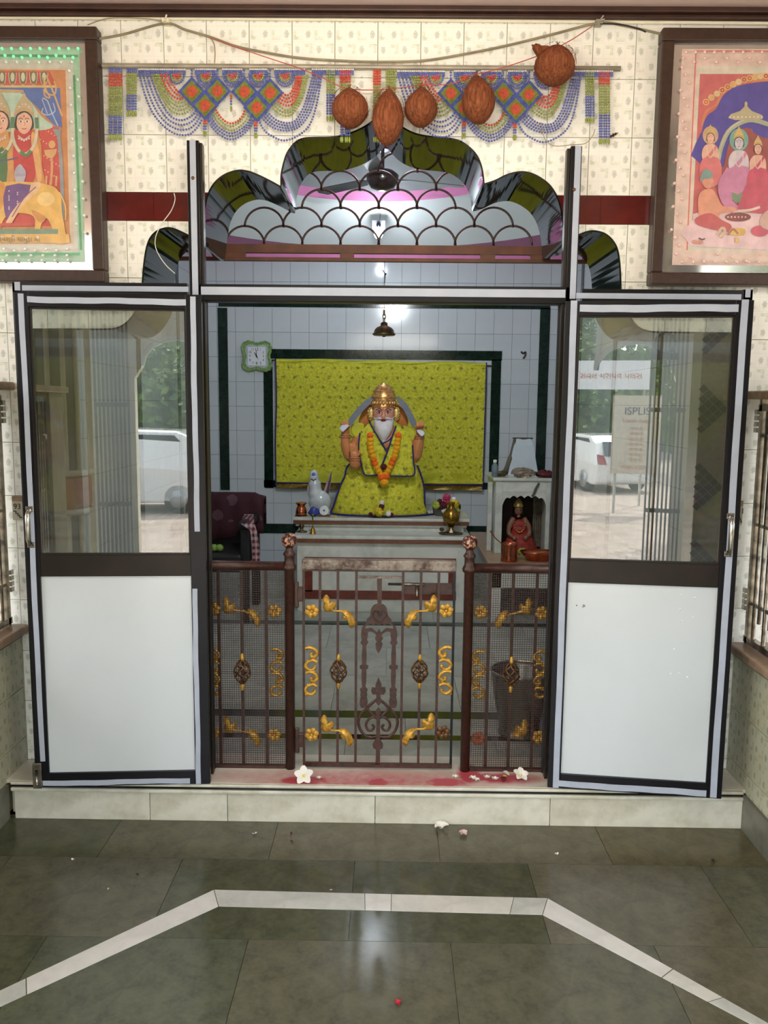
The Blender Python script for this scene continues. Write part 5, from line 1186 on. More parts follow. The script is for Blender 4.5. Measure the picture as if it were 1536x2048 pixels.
hand(692, 851, -.09, 1, False); hand(839, 853, -.09, -1, False); hand(710.5, 906, -.19, 1, True)
body = b.build('body', [m_skin], st); rm = body.modifiers.new('r', 'REMESH'); rm.mode = 'VOXEL'; rm.voxel_size = .0032; rm.use_smooth_shade = True
sm_ = body.modifiers.new('sm', 'SMOOTH'); sm_.iterations = 2; sm_.factor = .5
# painted face mask, slightly proud of the head
b = MB(); R_ = 21.5*sp
vs = []; nu, nv = 16, 14
for j in range(nv+1):
    for i in range(nu+1):
        a = -1.15+2.3*i/nu; e = -.75+1.35*j/nv; vs.append(hc+Vector((math.sin(a)*math.cos(e)*R_*1.012, -math.cos(a)*math.cos(e)*R_*1.03, math.sin(e)*R_*1.30)))
b.add(vs, [(j*(nu+1)+i, j*(nu+1)+i+1, (j+1)*(nu+1)+i+1, (j+1)*(nu+1)+i) for j in range(nv) for i in range(nu)], 0, True); fmask = b.build('face', m_face, st)
b = MB(); b.tube([S(767.3, 822, -.036-R_), S(767.3, 829, -.048-R_), S(767.3, 834, -.052-R_)], [.007, .009, .012], 10); b.ball(S(767.3, 834.5, -.046-R_), .0125, 10, 8, sx=1.3); b.build('nose', m_face, fmask)
m_eye = mat('eye_white', (236, 228, 220), .3); m_dk = mat('eye_dark', (40, 20, 20), .3); m_lip = mat('red_lips', (150, 30, 44), .4)
for sg in (-1, 1):
    ex = 767.5+sg*8.3; d_ = -.030-R_*.97
    b = MB(); b.ball(S(ex, 824, d_), .0145, 14, 8, sy=.35, sz=.52); e_ = b.build('eye', m_eye, fmask)
    b = MB(); b.ball(S(ex, 824, d_-.005), .0068, 10, 8, sy=.4); b.build('iris', m_dk, fmask)
    b = MB(); b.tube(crv([S(ex-5, 824.4, d_-.003), S(ex, 821.2, d_-.006), S(ex+5, 824, d_-.003)], 4), .0018, 5); b.build('lash_line', m_dk, fmask)
    b = MB(); b.tube(crv([S(767.5+sg*3.5, 820.5, d_-.006), S(767.5+sg*8, 816.5, d_-.006), S(767.5+sg*15, 819.5, d_+.008)], 4), [.0028]*5+[.0022]*4 if False else .0024, 5); b.build('eyebrow', m_dk, fmask)
    b = MB(); c = S(767.5+sg*25, 829, -.01)
    b.lathe(c, [(.0, -13*sp), (3.5*sp, -12*sp), (6*sp, -8*sp), (6.5*sp, 0), (7.5*sp, 8*sp), (5*sp, 13*sp), (0, 15*sp)], 14, sy=.5)
    for k in range(9): a = 2*PI*k/9; b.ball(c+Vector((6.5*sp*math.cos(a), -.012, 3*sp+9*sp*math.sin(a))), .007, 8, 6)
    b.build('ear_ornament', m_gearr, st)
b = MB(); b.ball(S(766.5, 817.5, -.036-R_*.97), .0045, 8, 6); b.build('forehead_dot', m_dk, fmask)
b = MB(); b.tube(crv([S(762.5, 839.5, -.034-R_), S(765, 838.3, -.042-R_), S(767, 839, -.043-R_), S(769, 838.3, -.042-R_), S(771.5, 839.5, -.034-R_)], 3), .0038, 8); b.tube(crv([S(763, 840.3, -.034-R_), S(767, 841.2, -.041-R_), S(771, 840.3, -.034-R_)], 3), .0034, 8); b.build('lips', m_lip, fmask)
# beard: a full tapering volume with strands
b = MB(); lv = [(836, 17, -.015), (840, 19.5, -.02), (848, 19.5, -.035), (858, 17.5, -.05), (868, 13, -.06), (876, 7.5, -.065), (883, 1.5, -.065)]
vs = []; n = 40
for y, hw_, d_ in lv:
    for j in range(n):
        a = 2*PI*j/n; w = 1+.035*math.sin(j*5+y*.3); vs.append(S(767.5+hw_*math.cos(a)*w, y, d_-R_*.35+hw_*sp*.85*math.sin(a)*w))
fs = [(i*n+j, i*n+(j+1) % n, (i+1)*n+(j+1) % n, (i+1)*n+j) for i in range(len(lv)-1) for j in range(n)]
b.add(vs, fs+[list(range(n)), [len(lv)*n-1-j for j in range(n)]], 0, True); b.build('beard', m_beard, st)
b = MB()
for sg in (-1, 1): b.tube(crv([S(767.5+sg*1, 836.5, -.038-R_), S(767.5+sg*8, 836, -.034-R_), S(767.5+sg*16, 838, -.0-R_*.9), S(767.5+sg*19, 832, .02-R_*.7)], 4), [.004]+[.008]*11+[.005], 8)
b.build('moustache', m_beard, st)
# crown
b = MB(); cc = S(767.5, 795, -.02); z0 = S(767, 815).z; zz = lambda y: S(767, y).z
b.lathe((cc.x, YS-.025, 0), [(22.5*sp, zz(815)), (24*sp, zz(813)), (22*sp, zz(811)), (23.5*sp, zz(803)), (24.5*sp, zz(796)), (23.5*sp, zz(790)), (21*sp, zz(784)), (17*sp, zz(777)), (11*sp, zz(771)), (5*sp, zz(767)), (1*sp, zz(764))], 36); cr = b.build('crown', m_crown, st)
for k in range(11):
    a = PI+PI*(k+.5)/11; q = Vector((cc.x+math.cos(a)*23*sp, YS-.025+math.sin(a)*23*sp, zz(806))); b = MB(); b.ball(q, .011, 8, 6, sz=1.5); b.build('crown_boss', m_crown, cr)
for y, r_ in ((795, 24.8), (783, 20.5)):
    b = MB(); b.tube([(cc.x+math.cos(a)*r_*sp, YS-.025+math.sin(a)*r_*sp, zz(y)) for a in [2*PI*i/36 for i in range(36)]], .005, 6, closed=True); b.build('crown_band', m_crown, cr)
# orange drape wings behind the head
for sg in (-1, 1):
    b = MB(); pts = [(767+sg*22, 806), (767+sg*33, 812), (767+sg*42, 822), (767+sg*49, 838), (767+sg*49, 850), (767+sg*42, 858), (767+sg*34, 850), (767+sg*24, 840)]
    b.prism(crv([S(x, y, .02) for x, y in pts], 4, True), (0, .05, 0), sm=False); b.build('shoulder_drape', m_orange, st, bevel=.012)
# robe skirt
b = MB(); lv = [(1033, 760, 97, .44), (1020, 760, 94, .44), (995, 761, 88, .44), (970, 764, 82, .44), (950, 765, 77, .44), (935, 766, 70, .44), (922, 767, 60, .42), (905, 767, 52, .40), (888, 767, 48, .40)]
vs = []; n = 72
for y, c_, hw_, dr in lv:
    for j in range(n):
        a = 2*PI*j/n; w = 1+.03*math.sin(9*a+y*.06)*(y-880)/150+.012*math.sin(23*a+y*.2)
        z_ = max(S(767, y).z, z2+.002); vs.append(Vector((S(c_+hw_*w*math.cos(a), y).x, YS+.01+hw_*sp*dr*w*math.sin(a), z_)))
fs = [(i*n+j, (i+1)*n+j, (i+1)*n+(j+1) % n, i*n+(j+1) % n) for i in range(len(lv)-1) for j in range(n)]
b.add(vs, [f[::-1] for f in fs]+[list(range(n))[::-1]], 0, True); sk_ = b.build('robe_skirt', m_ycloth, st)
b = MB(); rnd = random.Random(2)
for k in range(130):
    i = rnd.randrange(0, len(lv)-2); j = rnd.randrange(n//2, n); b.ball(Vector(vs[i*n+j])+Vector((0, -.003, 0)), rnd.choice((.002, .003)), 5, 3)
b.build('sequins', m_sequin, sk_, kind='stuff')
# crossed shawl over the chest
def drape(nm, pts, d0, m, th=.02):
    q = crv([S(x, y, 0) for x, y in pts], 3, True); cx_ = sum(p.x for p in q)/len(q); b = MB()
    ov, oe, of, _, _, _ = delaunay_2d_cdt([Vector((p.x, p.z)) for p in q]+[Vector((cx_+dx*.02, p.z)) for p in q[::2] for dx in (-4, -2, 0, 2, 4) if inside((cx_+dx*.02, p.z), [(w.x, w.z) for w in q])], [], [list(range(len(q)))], 1, 1e-5)
    slab2d(b, ov, [list(f) for f in of], lambda p: (p[0], YS+d0-.09*math.sqrt(max(0, 1-((p[0]-S(767, 900).x)/.30)**2))-.004*math.sin(p[1]*60+p[0]*30), p[1]), (0, th, 0)); 
    for i in range(len(b.s)): b.s[i] = True
    return b.build(nm, m, st)
drape('shawl_right', [(741, 846), (727, 858), (721, 866), (719, 890), (722, 916), (726, 932), (731, 945), (752, 946), (778, 946), (765, 922), (772, 902), (768, 886), (756, 866)], -.075, m_ycloth)
drape('shawl_left', [(793, 850), (806, 858), (818, 866), (824, 890), (826, 915), (827, 946), (800, 947), (778, 947), (764, 925), (770, 908), (780, 886), (788, 866)], -.085, m_ycloth)
def sY(x, d0): return d0-.09*math.sqrt(max(0, 1-((S(x, 900).x-S(767, 900).x)/.30)**2))
for pts, d in (([(740, 842), (750, 860), (762, 880), (775, 902)], -.082), ([(792, 850), (784, 872), (775, 900), (765, 925)], -.092), ([(766, 884), (776, 880), (784, 872)], -.08), ([(722, 864), (719, 890), (723, 918), (731, 945), (752, 946), (765, 946)], -.08), ([(826, 920), (827, 946), (800, 948), (778, 947)], -.09), ([(824, 888), (826, 920)], -.09)):
    b = MB(); b.tube(crv([S(x, y, sY(x, d)-.003) for x, y in pts], 5), .0055, 6); b.build('blue_braid', m_blue, st)
for pts in ([(709, 922), (698, 929), (692, 940), (690, 952), (682, 968), (674, 990), (668, 1010), (662, 1024), (668, 1031)], [(834, 930), (842, 950), (848, 975), (849, 1000), (850, 1020), (857, 1030)], [(662, 1031), (700, 1033), (760, 1034), (820, 1034), (870, 1032)]):
    b = MB(); flat_ = pts[0][1] > 1000; b.tube(crv([S(x, y, -.22 if flat_ else -.03) if not flat_ else Vector((S(x, y).x, YS-.172*math.sqrt(max(.02, 1-((x-760)/105)**2)), z2+.009)) for x, y in pts], 6), .007, 6); b.build('blue_braid', m_blue, st)
# sleeves
for sg, pts in ((-1, [(729, 850), (716, 846), (704, 850), (703, 864), (712, 876), (722, 880)]), (1, [(806, 852), (818, 856), (829, 862), (829, 876), (822, 884), (814, 884)])):
    b = MB(); b.prism(crv([S(x, y, -.05) for x, y in pts], 4, True), (0, .06, 0)); b.build('sleeve', m_plainy, st, bevel=.012)
# bracelets
m_brc = mat('painted_bracelet', (206, 140, 96), .35, var=.2)
for (x, y, d_, r_) in ((692.5, 873, -.078, .034), (692.5, 869, -.08, .031), (838, 875, -.078, .034), (838.5, 871, -.08, .031), (712, 916, -.175, .034), (712, 912, -.18, .031)):
    c = S(x, y, d_); b = MB(); b.tube([(c.x+r_*math.cos(a), c.y+r_*math.sin(a), c.z) for a in [2*PI*i/16 for i in range(16)]], .0055, 6, closed=True); b.build('bracelet', m_brc, st)
# curved blades held behind the crown
for sg, pts, hl in ((-1, [(699, 848), (712, 830), (727, 813), (744, 797)], ((681, 856), (686, 849), (699, 848), (700, 852), (688, 863))), (1, [(829, 851), (821, 834), (811, 815), (795, 796)], ((832, 858), (843, 859), (848, 864), (847, 868), (842, 872), (833, 863)))):
    q = crv([S(x, y, -.085) for x, y in pts], 6); L, R = [], []; w0 = .021
    for i, p in enumerate(q):
        t_ = (q[min(i+1, len(q)-1)]-q[max(i-1, 0)]).normalized(); nn = Vector((-t_.z, 0, t_.x)); w = w0*(1 if i < len(q)-5 else 1-.5*(i-len(q)+5)/5); L.append(p+nn*w); R.append(p-nn*w)
    b = MB(); b.prism(L+R[::-1], (0, .008, 0)); bl = b.build('blade', m_blade, st, label='grey curved blade')
    b = MB(); b.prism([S(x, y, -.15) for x, y in hl], (0, .03, 0)); b.build('hilt', m_hilt, bl, bevel=.004)
# marigold garland and rose
m_mari = speck('yellow_marigold', (226, 150, 14), (246, 184, 30), rough=.8, sc=60, bump=.8); m_morg = speck('orange_marigold', (226, 90, 10), (246, 120, 24), rough=.8, sc=60, bump=.8); m_rose = mat('dark_red_rose', (96, 16, 24), .6, var=.4, scale=60)
gl_ = thing('marigold_garland', 'yellow and orange marigold garland round the neck of the seated statue', 'garland', S(768, 965, -.2))
def mari(c, r_, m, nm='marigold'):
    b = MB(); rnd = random.Random(int(c.x*1e4) ^ int(c.z*1e4))
    for ring, (rr_, k_) in enumerate(((.95, 10), (.65, 8), (.3, 5))):
        for k in range(k_):
            a = 2*PI*k/k_+ring*.4; b.ball(c+Vector((math.cos(a)*r_*rr_*.75, -r_*.28*(ring+.2), math.sin(a)*r_*rr_*.75)), r_*.36, 6, 5, sy=.6)
    b.ball(c, r_*.8, 8, 6, sy=.6); return b.build(nm, m, gl_)
for pts in ([(741, 869), (742, 884), (745, 900), (749, 915), (755, 930), (762, 943), (768, 955)], [(797, 869), (795, 884), (792, 898), (788, 911), (783, 925), (776, 938), (770, 950)]):
    q = resample(crv([S(x, y, sY(x, -.115)) for x, y in pts], 6), .028)
    for i, p in enumerate(q):
        o_ = i in (0, 6, 7); mari(p+Vector((random.uniform(-.003, .003), 0, 0)), .0215, m_morg if o_ else m_mari)
for x, y, m, r_ in ((764, 949, m_morg, .026), (773, 948, m_morg, .024), (769, 959, m_mari, .03)): mari(S(x, y, sY(x, -.125)), r_, m)
b = MB(); c = S(768, 929, sY(768, -.115))
for k in range(8): a = 2*PI*k/8; b.ball(c+Vector((math.cos(a)*.012, -.004*(k % 3), math.sin(a)*.012)), .011, 8, 6, sy=.6)
b.ball(c+Vector((0, -.01, 0)), .012, 8, 6); b.build('rose', m_rose, gl_)
# ------------------------------------------------------------------ things on the altar
def LT(name, lab, cat, x, y, Y, prof, m, n=28, group=None, mats=None, grp=None):   # lathe thing standing with its base at pixel (x, y) on depth Y ; prof in px
    s = px(Y); c = P(x, y, Y); b = MB(); b.lathe(c, [(r*s, z*s) for r, z in prof], n); return b.build(name, m, label=lab, cat=cat, group=group)
s = px(YA2+.1); Yt = YA2+.06; base = lambda x, Y, z: Vector((P(x, 1030, Y).x, Y, z))
def lath(x, Y, z, prof, m, name, parent=None, lab=None, cat=None, n=28, sx=1, sy=1, kk=None):
    s = px(Y); c = base(x, Y, z); b = MB(); b.lathe(c, [(max(1e-6, r*s), q*s) for r, q in prof], n, sx=sx, sy=sy); return b.build(name, m, parent, lab, cat)
m_cerw = mat('white_ceramic', (196, 204, 206), .25, var=.08, coat=.4); m_cerp = mat('pinkish_ceramic', (176, 150, 156), .3, var=.3); m_plumb = mat('plum_ceramic', (78, 50, 64), .35, var=.3)
lath(602.5, Yt, z2, [(8, 0), (11, 2), (11.5, 8), (10, 16), (7.5, 20), (8, 22), (11.5, 26), (11, 27), (9, 26.5)], m_copper, 'water_pot', lab='small copper water pot on the left end of the upper altar slab', cat='pot')
lath(602.5, Yt, z2-.0, [(12, 0), (13, .6), (12.5, 1.2)], m_darkbrass, 'dish') and None
o = COL.objects.get('dish'); tag(o, 'dark little dish under the small copper water pot', 'dish')
# white ceramic animal figure with two upright wings
fg = thing('ceramic_figure', 'white ceramic animal figure with raised neck and two upright pinkish wings', 'figurine', base(638, Yt+.12, z2))
Yf_ = Yt+.12
def F(x, y, d=0): v = P(x, y, Yf_); return Vector((v.x, Yf_+d, v.z))
b = MB(); b.ball(Vector((F(640, 1006).x, Yf_, z2+.085)), .08, 24, 16, sx=1.0, sy=.8, sz=1.05); b.tube(crv([F(634, 1000), F(631, 980), F(629, 962), F(628, 950)], 5), [.052]*5+[.044]*5+[.034]*5+[.026], 16); b.ball(F(628, 949), .030, 14, 10, sz=1.1)
b.build('figure_body', m_cerw, fg)
b = MB(); b.prism(crv([F(x, y, .0) for x, y in ((622, 943), (619, 962), (614, 976), (616, 988), (620, 996), (624, 984), (625, 962))], 4, True), (0, .02, 0)); b.build('wing', m_cerp, fg, bevel=.004)
b = MB(); b.prism(crv([F(x, y, .0) for x, y in ((663, 942), (657, 956), (650, 974), (646, 992), (653, 998), (658, 984), (662, 962))], 4, True), (0, .02, 0)); w_ = b.build('wing', m_cerp, fg, bevel=.004)
b = MB(); b.prism(crv([F(x, y, -.006) for x, y in ((663, 944), (661, 962), (657, 986), (654, 996), (651, 990), (655, 972), (659, 958))], 4, True), (0, .01, 0)); b.build('wing_shadow_stripe', m_plumb, w_)
b = MB(); b.ball(F(628, 948, -.028), .013, 10, 8, sy=.5); b.build('blue_spot', m_bb, fg); b = MB(); b.tube([F(623, 957, -.03), F(628, 960, -.034), F(633, 957, -.03)], .004, 6); b.build('mouth', m_plumb, fg)
# blue pouch, thread roll, brass hand bell, dark censer
b = MB(); c = base(627, Yt-.02, z2+.032); b.ball(c, .037, 20, 12, sx=1.15, sy=.7, sz=.85); rnd = random.Random(8)
b.v = [(x+rnd.uniform(-.003, .003), y+rnd.uniform(-.003, .003), z+rnd.uniform(-.003, .003)) for x, y, z in b.v]
pch = b.build('pouch', mat('blue_plastic_bag', (54, 76, 170), .25, var=.3, scale=30, coat=.4), label='crumpled blue pouch beside the white thread roll', cat='pouch')
b = MB(); b.tube([base(615, Yt-.03, z2+.03), base(624, Yt-.05, z2+.085)], .0025, 6); b.build('stick', m_cream, label='thin pale stick leaning over the blue pouch', cat='stick')
c = base(648, Yt-.03, z2+.042); b = MB(); n = 24; r0, r1 = .008, .032; vs = []
for y_, r_ in ((-.0, r0), (-.0, r1), (.03, r1), (.03, r0)): vs += [(c.x+r_*math.cos(2*PI*i/n), c.y+y_, c.z+r_*math.sin(2*PI*i/n)) for i in range(n)]
b.add(vs, [(q*n+i, q*n+(i+1) % n, ((q+1) % 4)*n+(i+1) % n, ((q+1) % 4)*n+i) for q in range(4) for i in range(n)], 0)
b.build('thread_roll', m_white, label='white thread roll standing on its rim beside the blue pouch', cat='thread roll')
b = MB(); b.box((c.x-.04, c.y-.0, z2), (c.x+.04, c.y+.05, z2+.0095)); b.build('wooden_block', m_rbrown, label='flat brown block under the white thread roll', cat='block')
Yb1 = YA1+.06
hb = thing('hand_bell', 'small brass hand bell with a tall handle on the lower altar slab', 'hand bell', base(625.5, Yb1, z1))
lath(625.5, Yb1, z1, [(7, 0), (6.5, 1), (5, 4), (4, 9), (2.5, 12), (1, 13)], m_brass, 'bell_cup', hb); lath(625.5, Yb1, z1, [(1, 12), (1.6, 14), (1, 16), (.9, 28), (1.6, 30), (1.2, 33), (2.4, 36), (2.2, 39), (.5, 41)], m_brass, 'handle', hb, n=14)
lath(603, Yb1+.06, z1, [(11, 0), (12, 1.5), (7, 3), (3, 5), (5, 10), (6, 13), (3, 17), (0, 19)], m_darkbrass, 'incense_burner', lab='dark brass incense burner near the left end of the lower altar slab', cat='incense burner')
# flowers
m_ypet = mat('yellow_petal', (232, 206, 40), .6, var=.2, scale=60); m_wpet = mat('white_petal', (236, 234, 224), .6, var=.06); m_pink2 = mat('pink_foil', (214, 60, 110), .4, var=.3, scale=50); m_leafg = mat('pale_green_leaf', (170, 190, 70), .6, var=.3)
def petal(b, c, a, L, w, tilt=.25, mi=0, up=Vector((0, 0, 1)), cup=.2):
    d = Vector((math.cos(a), math.sin(a), 0)); e = Vector((-math.sin(a), math.cos(a), 0)); rows = []
    for i in range(6):
        t_ = i/5; ww = w*math.sin(PI*(.12+.82*t_))**.8; rows.append((c+d*(L*t_)+Vector((0, 0, L*tilt*math.sin(t_*PI*.6))), ww))
    vs = []
    for p, ww in rows: vs += [p-e*ww+Vector((0, 0, ww*cup)), p, p+e*ww+Vector((0, 0, ww*cup))]
    fs = []
    for i in range(5):
        for k in range(2): fs.append((i*3+k, i*3+k+1, i*3+3+k+1, i*3+3+k))
    n0 = len(vs); vs += [Vector(v)-Vector((0, 0, .0012)) for v in vs]; fs += [tuple(n0+q for q in f[::-1]) for f in fs]; b.add(vs, fs, mi, True)
def flower(c, R, n, m, mc, name, lab=None, cat='flower', group=None, w=.42, tilt=.25, parent=None, a0=0):
    b = MB()
    for k in range(n): petal(b, c, a0+2*PI*k/n+.1, R, R*w, tilt)
    b.ball(c+Vector((0, 0, R*.08)), R*.2, 8, 6, mi=1); return b.build(name, [m, mc], parent, lab, cat if parent is None else None, group)
Yp = YA2+.0
dy_ = thing('offering_plate', 'small dark plate of flowers set before the seated statue', 'plate', base(762, Yp, z2)); lath(762, Yp, z2, [(14, 0), (20, 1.5), (24, 3.5), (23, 3), (14, 1.2)], m_darkbrass, 'dish', dy_, sy=.4)
def pom(c, r_, m, name, parent=None, lab=None, cat=None, group=None, sd=0):
    b = MB(); rnd = random.Random(sd)
    for k in range(26):
        a = rnd.uniform(0, 2*PI); e = rnd.uniform(-.3, 1.3); d = Vector((math.cos(a)*math.cos(e), math.sin(a)*math.cos(e), math.sin(e))); b.ball(c+d*r_*.72, r_*.34, 6, 5)
    b.ball(c, r_*.85, 8, 6); return b.build(name, m, parent, lab, cat, group)
zc_ = z2+.024
for x, m, r_, dz, nm in ((758, m_ypet, .036, .012, 'yellow chrysanthemum'), (741, m_rose, .016, .0, 'dark rosebud'), (777, m_wpet, .022, .004, 'white blossom'), (783, m_rose, .016, -.002, 'dark red blossom'), (763, m_rose, .02, .05, 'dark red rose'), (764, m_wpet, .02, .075, 'white blossom')):
    pom(base(x, Yp-.01+dz*.5, zc_+dz), r_, m, 'blossom', dy_, sd=x)
pom(base(671, YA2-.005, z2+.004), .012, m_ypet, 'petal', lab='loose yellow petal on the edge of the upper altar slab', cat='petal', sd=4)
b = MB(); c = base(671, YA2-.005, z2+.002)
# flower basket on the right
Yb2 = Yt+.10
fb = thing('flower_basket', 'small stone bowl with dark rim, yellow and white flowers and a pink top', 'flower bowl', base(893, Yb2, z2))
lath(893, Yb2, z2, [(22, 0), (27, 3), (28, 12), (26, 22), (24, 24)], mat('grey_stone_bowl', (112, 112, 104), .6, var=.3), 'bowl', fb, sy=.5); lath(893, Yb2, z2, [(28.4, 14), (28.8, 16), (28.2, 21), (27, 24)], m_rose, 'dark_rim_cloth', fb, sy=.5)
for x, dz, m, r_ in ((872, 25, m_leafg, .032), (886, 23, m_rose, .034), (888, 15, m_wpet, .026), (908, 26, m_ypet, .04), (900, 20, m_leafg, .03), (893, 33, m_pink2, .026), (893, 41, m_pink2, .03), (907, 38, m_wpet, .018), (879, 33, m_rose, .02), (914, 14, m_leafg, .022)):
    pom(base(x, Yb2-.08, z2+dz*px(Yb2)*.93), r_, m, 'blossom', fb, sd=x+dz)
Yv = YA1+.09
lath(902.5, Yv, z1, [(19, 0), (24, 1.5), (25, 3.5), (23, 3), (16, 2), (0, 1.5)], m_darkbrass, 'brass_plate', lab='old brass plate under the round vase', cat='plate', sy=.6)
vs_ = thing('brass_vase', 'round old brass vase on a plate at the right end of the lower altar slab', 'vase', base(902.5, Yv, z1+.011))
lath(902.5, Yv, z1+.0155, [(10, 0), (9.5, 2), (6, 5), (4.5, 8), (6, 12), (12, 18), (16, 24), (17.5, 31), (16, 39), (11, 46), (7, 50), (6, 56), (8, 60), (8, 61), (6, 60)], m_brass, 'vase_body', vs_)
b = MB(); c = base(903, Yv-.055, z1+.02); b.prism([c+Vector((-.012, 0, 0)), c+Vector((.012, 0, 0)), c+Vector((0, 0, .035))], (0, .004, 0)); b.build('triangle_plate', m_wpet, vs_)
pom(base(884, Yv-.02, z1+.035), .016, m_darkbrass, 'knob', lab='small round brass lid lying on the plate beside the vase', cat='lid', sd=2)
# ------------------------------------------------------------------ wall clock
YC = YB-.03
ck = thing('wall_clock', 'white wall clock in a wavy green frame on the left of the back wall', 'clock', P(513, 745, YC)); cc = P(513.5, 712.5, YC); sc = px(YC)
def ring_pts(R, wv): 
    out = []
    for i in range(96):
        a = 2*PI*i/96; r_ = R*(1+.17*math.cos(4*a+PI)+.025*math.cos(24*a)*wv); r_ *= 1.02 if (a % PI) > PI/2 else 1.0; out.append(Vector((cc.x+r_*math.cos(a)*sc, YC, cc.z+r_*math.sin(a)*sc)))
    return out
m_clkg = mat('green_clock_rim', (140, 178, 104), .3, var=.3, scale=60, coat=.3); m_clkw = mat('clock_face_white', (220, 226, 230), .3, var=.03)
b = MB(); b.prism(ring_pts(31.5, 1), (0, .028, 0)); b.build('case', m_clkg, ck, bevel=.004); b = MB(); b.tube(ring_pts(30, 1), .007, 8, closed=True); b.build('rim', m_clkg, ck)
q = [Vector((p.x, YC-.003, p.z)) for p in [cc+(p-cc)*.77 for p in ring_pts(31, 0)]]; b = MB(); b.prism(q, (0, .01, 0)); b.build('inner_plate', mat('pale_clear_plate', (180, 192, 196), .3), ck)
b = MB(); h_ = 17.5*sc; b.box((cc.x-h_, YC-.006, cc.z-h_*1.02), (cc.x+h_, YC, cc.z+h_*1.02)); dial = b.build('dial', m_clkw, ck)
for n in range(1, 13):
    a = PI/2-n*PI/6; k = 14.5/max(abs(math.cos(a)), abs(math.sin(a))); k = min(k, 16.5); text(str(n), (.034 if n in (6, 12) else .026), (cc.x+k*math.cos(a)*sc*.92, YC-.0072, cc.z+k*math.sin(a)*sc*.92), (0, 0, 0), m_ink, dial, 'numeral')
def hand_(a, L, w): 
    b = MB(); d = Vector((math.cos(a), 0, math.sin(a))); e = Vector((-d.z, 0, d.x)); b.prism([cc+Vector((0, -.011, 0))-d*.012-e*w, cc+Vector((0, -.011, 0))+d*L-e*w*.5, cc+Vector((0, -.011, 0))+d*L+e*w*.5, cc+Vector((0, -.011, 0))-d*.012+e*w], (0, .0015, 0)); b.build('hand', m_ink, dial)
hand_(math.radians(93), .050, .003); hand_(math.radians(119), .036, .004); hand_(math.radians(-58), .03, .002)
# hook on wall
YW = YB-.008
b = MB(); b.tube(crv([P(x, y, YW) for x, y in ((1042, 703), (1046, 707), (1051, 704), (1050, 712), (1046, 717))], 4), .007, 6); b.build('wall_hook', m_ink, label='small black hook on the back wall right of the green frame', cat='hook')
# ------------------------------------------------------------------ right: stone table with small white shrine
YT1 = 2.15
tx0, tx1 = P(977, 1120, YT1).x, RXR-.02; zt1 = P(1030, 1128, YT1).z; ytb = G(1000, 1104, zt1).y
tb = thing('stone_table', 'low tan-topped stone table in the right corner of the shrine', 'table', ((tx0+tx1)/2, YT1, ZS))
m_tan_s = speck('tan_stone_top', (134, 108, 80), (166, 138, 106), rough=.3, sc=9)
b = MB(); b.box((tx0, YT1, zt1-.03), (tx1, ytb+.9, zt1)); b.build('table_top', m_tan_s, tb, bevel=.003)
b = MB(); b.box((tx0+.03, YT1+.03, ZS+.22), (tx1-.02, YT1+.06, zt1-.03)); b.build('front_slab', m_marble, tb)
for x in (tx0+.02, tx1-.1): b = MB(); b.box((x, YT1+.03, ZS), (x+.07, ytb+.85, zt1-.03)); b.build('side_slab', m_marble, tb)
YSh = ytb-.05+.0; sh_ = thing('marble_cabinet_shrine', 'small white marble shrine cabinet with scalloped opening on the stone table', 'shrine cabinet', (P(1040, 1104, YSh).x, YSh, zt1))
sx0, sx1 = P(990, 1040, YSh).x, P(1099, 1040, YSh).x; stz = P(1040, 962, YSh).z
def sbx(nm, x0, z0, x1, z1_, y0=0, y1=.05, m=m_marble, bev=.002): b = MB(); b.box((x0, YSh+y0, z0), (x1, YSh+y1, z1_)); return b.build(nm, m, sh_, bevel=bev)
pxs = px(YSh); ix0, ix1 = P(1004, 1040, YSh).x, P(1091, 1040, YSh).x; iz = P(1040, 990, YSh).z
sbx('side_post', sx0, zt1, ix0, stz); sbx('side_post', ix1, zt1, sx1, stz); sbx('lintel', ix0, iz+.022, ix1, stz); sbx('top_slab', sx0-.02, stz, sx1+.02, stz+.02, -.015, .50, bev=.004); sbx('back_slab', sx0, zt1, sx1, stz, .46, .49); sbx('side_slab', sx0, zt1, sx0+.02, stz, .05, .46); sbx('side_slab', sx1-.02, zt1, sx1, stz, .05, .46)
b = MB(); pts = [(ix0, iz+.022)]; 
for i in range(41):
    u_ = i/40; pts.append((ix0+(ix1-ix0)*u_, iz-.022-.05*abs(2*u_-1)**6+.017*abs(math.sin(u_*PI*6))))
pts.append((ix1, iz+.022)); b.prism([(x, YSh, z) for x, z in pts], (0, .045, 0)); b.build('scalloped_valance', m_marble, sh_)
sbx('left_pillar', P(978, 1040, YSh).x, zt1, P(987, 1040, YSh).x, stz-.02, .1, .14)
sbx('dark_lining', ix0-.0, zt1, ix1, stz-.001, .40, .455, m_brown)
m_curt = mat('pale_brocade_curtain', (128, 120, 100), .7, var=.3, scale=30); b = MB(); x0_, x1_ = P(1064, 1040, YSh+.2).x, P(1088, 1040, YSh+.2).x; n = 30; vs = []
for i in range(n+1): vs.append((x0_+(x1_-x0_)*i/n, YSh+.18+.012*math.sin(i*1.3), 0))
b.add([(x, y, zt1+.02) for x, y, _ in vs]+[(x, y, iz-.01) for x, y, _ in vs], [(i, i+1, n+2+i, n+1+i) for i in range(n)], 0, True); b.build('curtain', m_curt, sh_)
